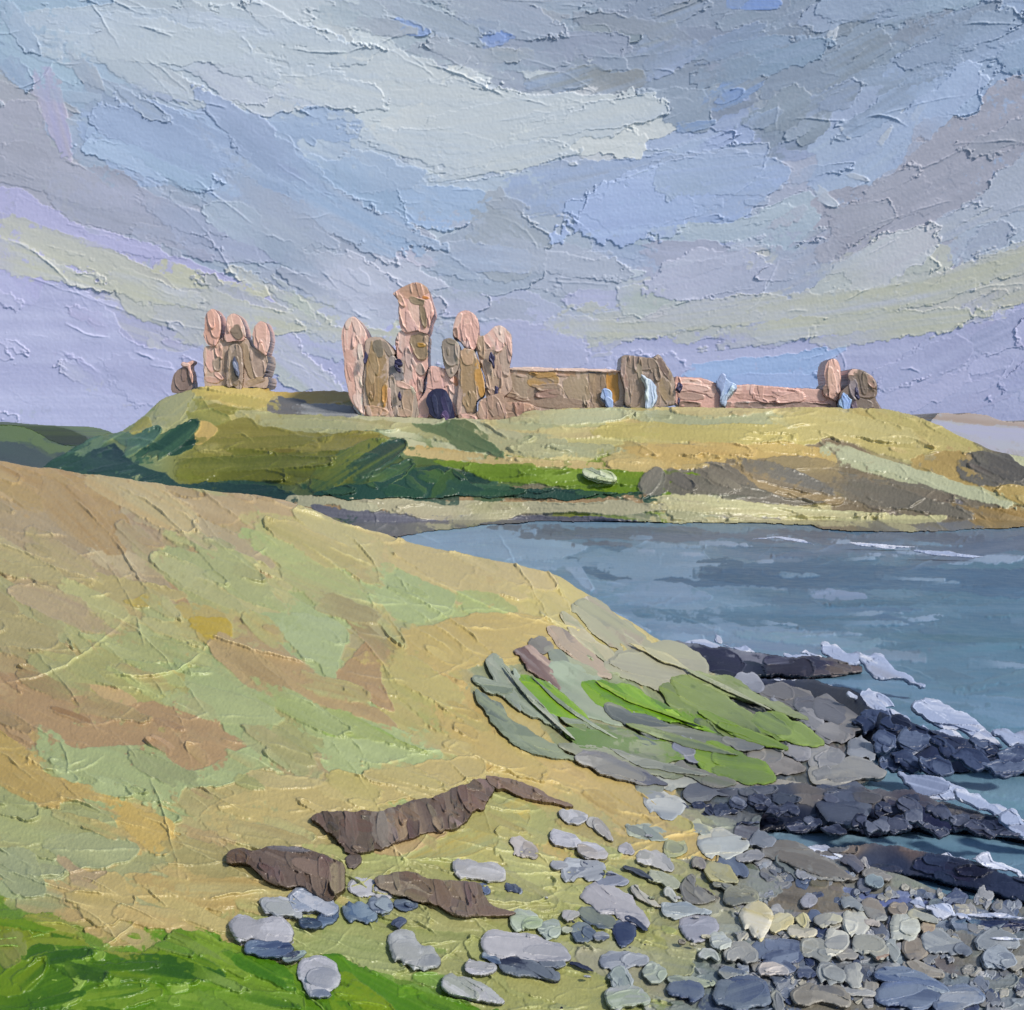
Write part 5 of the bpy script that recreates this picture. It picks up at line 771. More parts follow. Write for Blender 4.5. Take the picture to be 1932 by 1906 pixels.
gp = [(-400, 1690), (-100, 1715), (0, 1722), (110, 1735), (200, 1790), (290, 1790), (330, 1755), (420, 1770), (480, 1790), (540, 1820), (620, 1800), (690, 1830), (800, 1865), (900, 1895), (960, 1930), (960, 2080), (-400, 2080)]
o = relief('grass', gp, near(hill_depth, .994), p_grass, M_LAND, .7, (90, 130, 30), 4., 2.5, 5, (0, .05, -.25), False, None, (.94, .95, .62), 1.1, GND); tag(o, 'thick bright green grass along the bottom left foreground', 'grass', kind='stuff')
o['label'] = 'thick bright green grass along the bottom left foreground'
def p_scrub(b):
    b.tear = .5
    for x, y, L, W, a, c1, c2 in [(1250, 1060, 180, 60, 40, (32, 64, 58), (60, 88, 50)), (1330, 1010, 200, 70, 20, (40, 74, 52), (74, 100, 44)), (1420, 1060, 200, 90, -50, (56, 84, 44), (36, 66, 54)), (1490, 1010, 110, 60, 40, (30, 62, 56), (66, 92, 40)), (1550, 1080, 200, 60, 10, (28, 58, 56), (44, 76, 56)), (1700, 1090, 240, 60, 4, (28, 60, 56), (50, 84, 50)),
        (1850, 1080, 200, 60, 0, (30, 62, 58), (56, 88, 50)), (2000, 1080, 240, 50, 4, (26, 56, 54), (50, 84, 48)), (2200, 1090, 260, 50, 2, (30, 62, 56), (48, 80, 52)), (1180, 1100, 200, 60, 10, (36, 70, 54), (56, 88, 50)), (1050, 1060, 160, 50, 30, (40, 74, 54), (64, 90, 52)), (1650, 1060, 90, 30, 0, (16, 40, 44), (30, 60, 56)), (1800, 1055, 80, 24, 10, (16, 40, 44), (30, 60, 56)),
        (880, 1080, 200, 50, 4, (30, 60, 56), (48, 78, 54)), (2350, 1100, 200, 40, 0, (34, 66, 56), (60, 90, 50))]:
        st(b, 'W1', x, y, L, W, a, c1, c2, th=1.6, rim=2., rough=.3, streak=1.4)
sp = [tuple(p) for p in Z('W1', (760, 1100), (900, 1060), (1030, 1040), (1180, 1010), (1240, 960), (1300, 985), (1400, 970), (1480, 1000), (1540, 1060), (1640, 1078), (1800, 1080), (2000, 1086), (2180, 1092), (2240, 1100), (2100, 1118), (1900, 1124), (1600, 1120), (1400, 1110), (1240, 1130), (1000, 1125), (860, 1120))]
o = relief('scrub', sp, near(head_depth, .996), p_scrub, M_LAND, 1.1, (32, 64, 56), 2.5, .2, 4, (0, .5, -.1), False, None, K_LAND, .9, GND); tag(o, 'dark green scrub growing in a band under the castle slope above the far beach', 'scrub', kind='stuff')
# ================================================================== BANKS, LEDGES, SLABS, STONES, SURF
def fixed(d): return lambda X, Y: np.full(np.shape(X), float(d))
def stand(z, pts, depthf, lean_):
    """a plane rising from the foot of an outline, leaning back: distance grows upwards by lean_ metres per picture unit"""
    p = Z(z, *pts); i = np.argmax(p[:, 1]); d0 = float(depthf(np.array(p[i, 0]), np.array(p[i, 1])))
    return p, d0
BRN, BRN2, BRN3 = (88, 74, 66), (110, 96, 82), (142, 122, 98)
def strokes(z, L, tear=.4, rough=.12, th=1.5, rim=1.9, streak=1.2):
    def f(b):
        b.tear = tear
        for s_ in L: st(b, z, *s_[:5], s_[5], s_[6], th=th, rim=rim, rough=rough, wet=.1, streak=streak)
        overlay(b, int(b.w * b.h / b.res ** 2 / 420), (16, 60), (.22, .4), lambda x, y: 74 if 'R4' == z and R.random() < .6 else 24, None, 1., 1.9, 8, streak=1.5)
    return f
bank = empty('earth_bank', at(830, 1690, 20.5), 'long strip of bare brown eroded earth cut into the pale grass slope', 'earth bank')
relief('bank_face', Z('R4', (482, 375), (560, 350), (700, 345), (880, 330), (930, 310), (1060, 262), (1160, 235), (1240, 190), (1290, 245), (1240, 345), (1200, 355), (1150, 400), (1060, 440), (1000, 450), (900, 475), (780, 520), (650, 525), (610, 470), (540, 420)), near(hill_depth, .988),
       strokes('R4', [(620, 370, 320, 50, -8, BRN, BRN2), (690, 440, 200, 150, 80, (92, 80, 70), (84, 72, 66)), (800, 420, 180, 120, 76, BRN, (120, 112, 104)), (860, 410, 160, 90, 74, BRN3, (104, 88, 74)), (970, 380, 190, 110, 76, (96, 82, 74), BRN3), (1090, 350, 200, 130, 74, (96, 80, 72), BRN2), (1200, 290, 190, 110, 70, (108, 88, 76), (124, 106, 90)), (1040, 400, 90, 50, 70, BRN3, BRN2)]),
       M_ROCK, 1.3, BRN, 3., .3, 3, (0, .25, -.25), True, bank, K_ROCK, 1., GND)
relief('bank_tail', Z('R4', (1238, 190), (1330, 196), (1440, 232), (1540, 285), (1630, 325), (1500, 308), (1400, 285), (1330, 255), (1290, 250)), near(hill_depth, .987),
       strokes('R4', [(1420, 250, 420, 60, 20, (112, 94, 82), (140, 122, 104))]), M_ROCK, 1.3, (112, 94, 82), 1.8, .3, 3, (0, .25, -.25), True, bank, K_ROCK, 1., GND)
oc = relief('rock_outcrop', Z('R4', (115, 545), (130, 515), (190, 500), (230, 515), (320, 495), (420, 498), (500, 520), (590, 555), (632, 590), (635, 680), (600, 710), (565, 742), (510, 720), (450, 680), (380, 685), (300, 655), (230, 595), (190, 580), (130, 575)), near(hill_depth, .984),
       strokes('R4', [(160, 545, 110, 70, 20, (92, 74, 60), (116, 96, 80)), (340, 620, 360, 90, 32, (100, 86, 78), (86, 72, 66)), (420, 560, 260, 90, 24, (86, 72, 64), (110, 96, 88)), (400, 512, 180, 34, 8, (76, 70, 72), (150, 150, 160)), (540, 570, 160, 80, 30, (92, 78, 70), (76, 64, 58)), (600, 640, 150, 80, 88, (98, 84, 74), (134, 122, 98)), (520, 650, 150, 70, 84, (90, 76, 68), (112, 96, 84))], rim=2.3),
       M_ROCK, 1.3, (84, 70, 62), 1.4, .8, 4, (0, .4, -.3), True, None, K_ROCK, 1.2, GND); tag(oc, 'dark brown folded rock outcrop left of and below the bare earth strip', 'rock')
oc = relief('rock_outcrop', Z('R4', (760, 642), (800, 620), (870, 606), (950, 615), (1010, 640), (1150, 648), (1225, 665), (1240, 715), (1290, 760), (1375, 790), (1310, 805), (1220, 812), (1100, 800), (1040, 760), (940, 735), (850, 715), (790, 685)), near(hill_depth, .984),
       strokes('R4', [(860, 630, 200, 50, 6, (92, 78, 68), (120, 106, 92)), (880, 680, 240, 60, 16, (140, 128, 110), (104, 92, 80)), (1080, 680, 260, 80, 4, (110, 94, 76), (92, 78, 72)), (1160, 690, 160, 70, 70, (104, 88, 80), (124, 108, 88)), (1100, 760, 240, 70, 12, (112, 96, 86), (96, 82, 76)), (1290, 785, 160, 40, 6, (108, 90, 80), (126, 110, 96))], rim=2.1),
       M_ROCK, 1.3, (104, 90, 78), 2., .6, 4, (0, .4, -.3), True, None, K_ROCK, 1.1, GND); tag(oc, 'low brown outcrop lying behind the blue grey stones right of the folded outcrop', 'rock')

# ledges awash in the sea
NV, NV2, NVB, DGY, MGY = (26, 31, 54), (44, 52, 76), (52, 70, 100), (74, 74, 84), (104, 102, 106)
def ledge(z, pts, label, seed, n, field, ang, size=(26, 70), tilt_=.35, bulge=5., name='rock_ledge', lift=.0):
    r = np.random.default_rng(seed); p = Z(z, *pts); F = [(*Z(z, a, b)[0], c) for a, b, c in field]
    def paint(b):
        b.tear = .45; b.fill(F); b.scatter(n, size, (.3, .55), F, lambda x, y: ang, th=2.2, rim=2.2, rng=r, jit=9, streak=1.5, rough=.25)
    lo, hi = p.min(0), p.max(0)
    def dep(X, Y):                                   # foot on the water, top leaning away more slowly than the water does
        cx = np.linspace(lo[0], hi[0], 40); q = smooth_poly(p, 3); fy = np.array([q[np.abs(q[:, 0] - c) < 40][:, 1].max() if (np.abs(q[:, 0] - c) < 40).any() else hi[1] for c in cx])
        fy = np.convolve(np.r_[[fy[0]] * 4, fy, [fy[-1]] * 4], np.ones(9) / 9, 'valid'); foot = np.maximum(np.interp(X, cx, fy), Y)
        return sea_depth(X, foot, .1) + (sea_depth(X, Y, .1) - sea_depth(X, foot, .1)) * tilt_ - lift
    o = relief(name, pts and p, dep, paint, M_ROCK, 1.1, NV, 2.5, bulge, 7, (0, .8, -.5), False, None, K_ROCK, 1.6, None); return tag(o, label, 'rock ledge')
ledge('R3', [(758, 378), (800, 366), (870, 372), (960, 388), (1060, 398), (1180, 410), (1300, 425), (1390, 452), (1340, 470), (1260, 478), (1190, 492), (1080, 480), (980, 488), (900, 475), (840, 455), (785, 430), (790, 405)], 'narrow black ledge running into the bay, the farthest of the dark ledges', 11, 40,
      [(800, 385, (120, 122, 134)), (900, 430, (44, 46, 62)), (1050, 440, (30, 34, 52)), (1200, 450, (40, 42, 60)), (1320, 450, (90, 82, 84)), (1000, 400, (110, 112, 126)), (1100, 470, (50, 48, 60))], 4, (40, 110))
ledge('R3', [(1040, 492), (1190, 488), (1300, 512), (1380, 545), (1430, 585), (1520, 615), (1600, 650), (1750, 690), (1932, 735), (2300, 810), (2300, 880), (1932, 808), (1800, 790), (1700, 795), (1600, 780), (1500, 790), (1440, 740), (1400, 680), (1370, 620), (1300, 580), (1150, 540)], 'navy ledge sweeping to the right edge below the first line of white surf', 12, 110,
      [(1100, 510, (60, 64, 84)), (1250, 530, (70, 72, 90)), (1400, 590, NV), (1500, 640, NV), (1600, 700, (30, 38, 64)), (1500, 740, NVB), (1750, 730, NV2), (1900, 770, NV), (2100, 820, NV2), (1650, 760, (28, 36, 66)), (1420, 690, (84, 86, 98))], 12)
ledge('R5', [(400, 310), (520, 290), (640, 250), (820, 225), (1000, 235), (1200, 235), (1400, 250), (1560, 290), (1700, 330), (1850, 385), (1932, 425), (2300, 520), (2300, 585), (1932, 468), (1800, 452), (1650, 430), (1560, 450), (1480, 420), (1400, 445), (1280, 450), (1150, 435), (1000, 440), (900, 425), (780, 440), (690, 425), (600, 400), (480, 390), (410, 372)], 'widest black and navy ledge reaching from the stony shore across to the right edge', 13, 210,
      [(450, 340, (70, 66, 72)), (600, 340, (34, 34, 48)), (750, 380, (20, 22, 36)), (700, 290, (96, 100, 112)), (900, 300, (60, 66, 84)), (950, 390, (18, 24, 44)), (1150, 320, (70, 78, 98)), (1100, 400, (34, 40, 62)), (1300, 390, NV), (1300, 290, (90, 88, 94)), (1450, 290, (74, 70, 80)), (1450, 380, (40, 44, 66)), (1600, 400, (30, 36, 62)), (1620, 310, (104, 100, 100)), (1750, 420, NV2), (1900, 440, NV), (2100, 520, NV2), (1000, 250, (96, 92, 92))], 8, (24, 64), .4)
ledge('R5', [(960, 540), (1060, 500), (1170, 488), (1400, 502), (1570, 528), (1700, 560), (1932, 640), (2300, 735), (2300, 830), (1932, 735), (1800, 700), (1600, 660), (1400, 620), (1250, 610), (1120, 600)], 'brown topped navy ledge under the lowest pale water, ending at the right edge', 14, 110,
      [(1050, 530, (110, 108, 110)), (1200, 495, (112, 100, 94)), (1450, 515, (96, 84, 84)), (1250, 570, (56, 64, 86)), (1400, 580, NV2), (1550, 580, (40, 50, 76)), (1700, 610, (34, 40, 62)), (1850, 690, NV2), (1150, 570, (104, 104, 110)), (2100, 770, NV)], 9, (30, 80), .4)
ledge('R5', [(1560, 815), (1700, 805), (1932, 815), (2300, 825), (2300, 900), (1932, 862), (1800, 880), (1700, 885), (1590, 870)], 'short midnight blue ledge among grey stones at the lower right edge', 15, 40,
      [(1600, 840, (70, 90, 116)), (1750, 840, (34, 44, 78)), (1900, 840, (30, 38, 70)), (1700, 870, (96, 120, 140)), (2100, 850, NV)], 3, (40, 100), .4)

# surf: one mesh of creamy crests
WH, WH2, WH3 = (200, 203, 216), (150, 162, 190), (150, 160, 190)
COLLECT = []
def foam(z, pts, W, lift=.15, c1=WH, c2=WH2):
    p = Z(z, *pts); d = sea_depth(p[-1, 0], p[-1, 1] + W * zs(z) * .4, lift); i = np.argmax(p[:, 1]); d = float(sea_depth(p[i, 0], p[i, 1] + W * zs(z) * .4, lift)) * .985
    knife('surf', p, W * zs(z) * .95, d, c1, c2, M_FOAM, 62, None, 1., .08, .5, 2.4, 1.7, .25, 1.25, 1.5, 1.1)
for a in [('R3', [(1260, 370), (1330, 415), (1420, 430)], 50), ('R3', [(1380, 420), (1480, 450), (1600, 515)], 66), ('R3', [(1340, 535), (1440, 570), (1560, 640)], 50), ('R3', [(1380, 545), (1450, 545), (1510, 590)], 40), ('R3', [(1560, 580), (1680, 610), (1840, 690)], 70), ('R3', [(1590, 645), (1660, 680), (1760, 715)], 56),
          ('R3', [(1760, 690), (1860, 715)], 40), ('R3', [(1820, 660), (1932, 700), (2100, 740)], 70), ('R3', [(2000, 680), (2200, 760)], 80), ('R3', [(1510, 800), (1620, 840), (1760, 885)], 80), ('R3', [(1700, 860), (1800, 910), (1932, 960)], 66), ('R3', [(1850, 930), (1932, 985), (2060, 1030)], 74), ('R3', [(800, 372), (880, 378), (960, 400)], 24), ('R3', [(930, 375), (1040, 400)], 26),
          ('R3', [(1130, 405), (1220, 425), (1300, 440)], 34), ('R3', [(1180, 400), (1260, 415)], 18), ('R3', [(905, 335), (925, 375)], 22), ('BR', [(1330, 90), (1460, 110), (1610, 120)], 92), ('BR', [(1590, 110), (1750, 160), (1932, 240)], 84), ('BR', [(1880, 210), (2060, 300)], 70), ('BR', [(1110, 430), (1200, 445), (1260, 470)], 80), ('BR', [(1210, 450), (1330, 490), (1460, 530)], 96), ('BR', [(1440, 510), (1560, 550)], 40),
          ('BR', [(910, 325), (1010, 330), (1140, 355)], 74), ('BR', [(960, 425), (1110, 430)], 30), ('BR', [(260, 0), (380, 40), (560, 50)], 66), ('BR', [(400, 85), (520, 110), (640, 120)], 36), ('BR', [(560, 80), (660, 130), (740, 200)], 34), ('BR', [(145, 185), (220, 200), (305, 200)], 46), ('BR', [(1500, 520), (1700, 520), (1932, 540)], 34), ('BR', [(1650, 690), (1800, 685), (1932, 690)], 20),
          ('R3', [(1100, 490), (1300, 510)], 16), ('R3', [(1640, 710), (1760, 720), (1840, 720)], 24), ('W2', [(950, 825), (1060, 822), (1180, 845)], 12), ('W2', [(1300, 835), (1420, 850), (1560, 850)], 12), ('W2', [(1530, 865), (1650, 880), (1800, 888)], 14)]: foam(*a)
Vs, Fs, Cs, o_ = [], [], [], 0
for V, F, c in COLLECT: Vs.append(V); Fs.append(F + o_); Cs.append(c); o_ += len(V)
COLLECT = None
so = link_mesh('surf', np.concatenate(Vs), np.concatenate(Fs), np.concatenate(Cs), M_FOAM, None, 1.1); tag(so, 'white crests of surf breaking along the dark ledges', 'surf', kind='stuff')

# ------------------------------------------------------------------ tilted rock slabs on the point
PG, LG, CRM_, TP_, OG, BLG, LAVG = (158, 158, 164), (146, 149, 158), (182, 176, 156), (122, 116, 108), (130, 136, 110), (100, 112, 130), (150, 148, 164)
GR1, GR2, OL1, OL2 = (82, 122, 14), (108, 140, 26), (108, 124, 60), (120, 134, 78)
def bed_depth(X, Y): return np.minimum(hill_depth(X, Y), sea_depth(X, Y, .1))
def rock(z, pts, W, c1, c2, label, name='stone', cat='stone', group=None, tilt=62, thick=.16, rough=.2, q=.982, c3=None, streak=1., sq=2.4, cup=.18, taper=.2, lie=False):
    p = Z(z, *pts); i = np.argmax(p[:, 1]); w_ = W * zs(z); yb = min(p[i, 1] + w_ * .30, 1900 + w_)
    d = float(hill_depth(np.array(p[i, 0]), np.array(yb))); d = min(d, float(sea_depth(p[i, 0], yb, .12))) * q
    o = knife(name, p, w_ * 1.2, d, c1, c2, M_ROCK, tilt, None, K_ROCK, thick * 1.3, rough, streak, sq, taper, 1.25, 1.5, conform=near(hill_depth if lie else bed_depth, q), bulge=.07 if lie else .10)
    return tag(o, label, cat, group)
S = 'R3'
for n_, (pts, W, c1, c2, lab) in enumerate([
  ([(440, 250), (560, 320), (700, 425)], 92, (152, 142, 128), (142, 142, 118), 'broad pinkish grey slab highest on the point, just under the grassy edge'),
  ([(400, 270), (470, 360), (600, 440)], 50, (146, 146, 122), (160, 152, 126), 'slim olive grey slab tucked beneath the highest pinkish slab'),
  ([(350, 320), (430, 380), (540, 470)], 66, (164, 146, 130), (150, 136, 120), 'pale pink slab pointing down to the middle of the point'),
  ([(285, 370), (355, 385)], 52, (106, 102, 98), (124, 122, 112), 'small dark round rock at the upper left head of the slabs'),
  ([(350, 400), (440, 440), (500, 470)], 56, (118, 126, 98), (140, 144, 120), 'mossy grey slab between the pale pink slab and the small round rock'),
  ([(540, 440), (760, 450), (830, 490)], 120, (150, 150, 126), (140, 138, 122), 'wide khaki grey slab under the grassy edge, behind the olive slabs'),
  ([(360, 440), (470, 520), (640, 610)], 130, (134, 142, 124), (120, 132, 112), 'large sage grey slab in the middle behind the bright green ones'),
  ([(235, 400), (310, 440), (385, 525)], 60, (170, 150, 138), (96, 76, 72), 'rosy slab with a dark brown tip near the left head of the slabs'),
  ([(170, 410), (190, 480), (250, 580)], 56, (146, 146, 136), (128, 136, 120), 'upright grey slab at the far left of the point'),
  ([(110, 490), (220, 540), (360, 630)], 66, (128, 134, 118), (102, 112, 98), 'dim green grey slab lying left of the bright green slab'),
  ([(120, 530), (240, 660), (420, 740)], 76, (94, 104, 92), (122, 130, 106), 'darkest green grey slab along the lower left rim of the point'),
  ([(240, 460), (290, 560), (380, 640)], 46, (118, 130, 118), (140, 150, 134), 'thin sage slab left of the brightest green slab'),
  ([(250, 490), (370, 560), (500, 660)], 74, GR1, GR2, 'brightest green seaweed covered slab at the left of the green group'),
  ([(470, 505), (600, 550), (780, 620)], 66, GR2, GR1, 'long green slab with a yellow green head in the upper middle of the group'),
  ([(740, 590), (830, 620), (920, 670)], 50, GR1, (120, 148, 40), 'short green slab continuing the long green slab downhill'),
  ([(730, 520), (830, 590), (1000, 690)], 76, (98, 110, 70), OL1, 'dull olive slab in front of the two lighter olive slabs'),
  ([(770, 490), (920, 570), (1110, 660)], 96, OL1, OL2, 'broadest olive slab right of the green group'),
  ([(820, 480), (950, 520), (1180, 610)], 56, (118, 132, 76), (132, 140, 100), 'upper olive slab bordering the khaki slab'),
  ([(555, 580), (720, 650), (930, 700)], 84, (84, 90, 92), (116, 118, 104), 'slate grey slab lying between the green slabs'),
  ([(400, 620), (520, 660), (690, 700)], 40, (120, 128, 118), (96, 110, 60), 'narrow grey green slab under the brightest green slab'),
  ([(410, 660), (580, 710), (780, 740)], 90, (92, 128, 26), (120, 124, 104), 'wide green slab fading to grey at the front of the group'),
  ([(400, 710), (560, 760), (760, 800)], 66, (116, 122, 98), (128, 130, 114), 'grey slab along the front rim below the wide green slab'),
  ([(1030, 630), (1140, 650), (1245, 700)], 82, (114, 138, 44), (126, 146, 70), 'yellow green slab farthest right, nearest the dark ledges'),
  ([(770, 700), (800, 720), (860, 760)], 70, (142, 142, 156), (116, 118, 128), 'pointed lavender grey rock between the wide green slab and the lowest green slab'),
  ([(780, 770), (860, 810), (960, 830)], 66, (100, 108, 84), (112, 110, 104), 'dim grey green slab left of the lowest green slab'),
  ([(840, 740), (960, 770), (1085, 815)], 88, (104, 136, 20), (122, 148, 40), 'lowest bright green slab beside the streaky pale rocks'),
  ([(930, 690), (1000, 700), (1060, 710)], 44, (128, 128, 120), (110, 112, 110), 'small grey slab below the dull olive slab'),
  ([(450, 750), (580, 790), (740, 835)], 66, (96, 94, 102), (122, 120, 116), 'dark purplish slab at the lower left front of the point'),
  ([(300, 480), (420, 590), (560, 670)], 22, (150, 156, 140), (104, 116, 96), 'thin pale strip of rock running along the lower side of the brightest green slab'),
  ([(520, 500), (660, 570), (850, 640)], 20, (140, 160, 60), (96, 130, 24), 'thin lime strip along the lower side of the long green slab'),
  ([(860, 600), (980, 660), (1120, 710)], 34, (96, 126, 24), (110, 132, 50), 'thin green slab between the dull olive slab and the yellow green slab'),
  ([(620, 640), (780, 690), (960, 735)], 30, (104, 134, 30), (112, 120, 90), 'thin green strip just under the slate grey slab'),
  ([(560, 720), (700, 770), (860, 800)], 30, (140, 142, 132), (108, 112, 104), 'thin pale grey strip under the wide green slab'),
  ([(620, 370), (720, 410), (800, 450)], 22, (176, 166, 124), (150, 148, 122), 'thin cream strip on top of the wide khaki slab'),
  ([(800, 450), (920, 510), (1070, 580)], 20, (160, 160, 136), (134, 140, 110), 'long thin pale strip edging the point behind the olive slabs'),
  ([(200, 440), (300, 560), (420, 670)], 20, (156, 158, 146), (120, 128, 112), 'thinnest pale strip crossing the left grey slabs')]):
    e_ = np.array(pts[-1]) - np.array(pts[0]); pts = [tuple(np.array(pts[0]) - e_ * .04)] + list(pts[1:-1]) + [tuple(np.array(pts[-1]) + e_ * .10)]; rock(S, pts, W * .86, c1, c2, lab, 'rock_slab', 'rock slab', None, 52, .08, .26, .990 - .00035 * n_, sq=1.8, taper=.1, streak=1.6, lie=True)

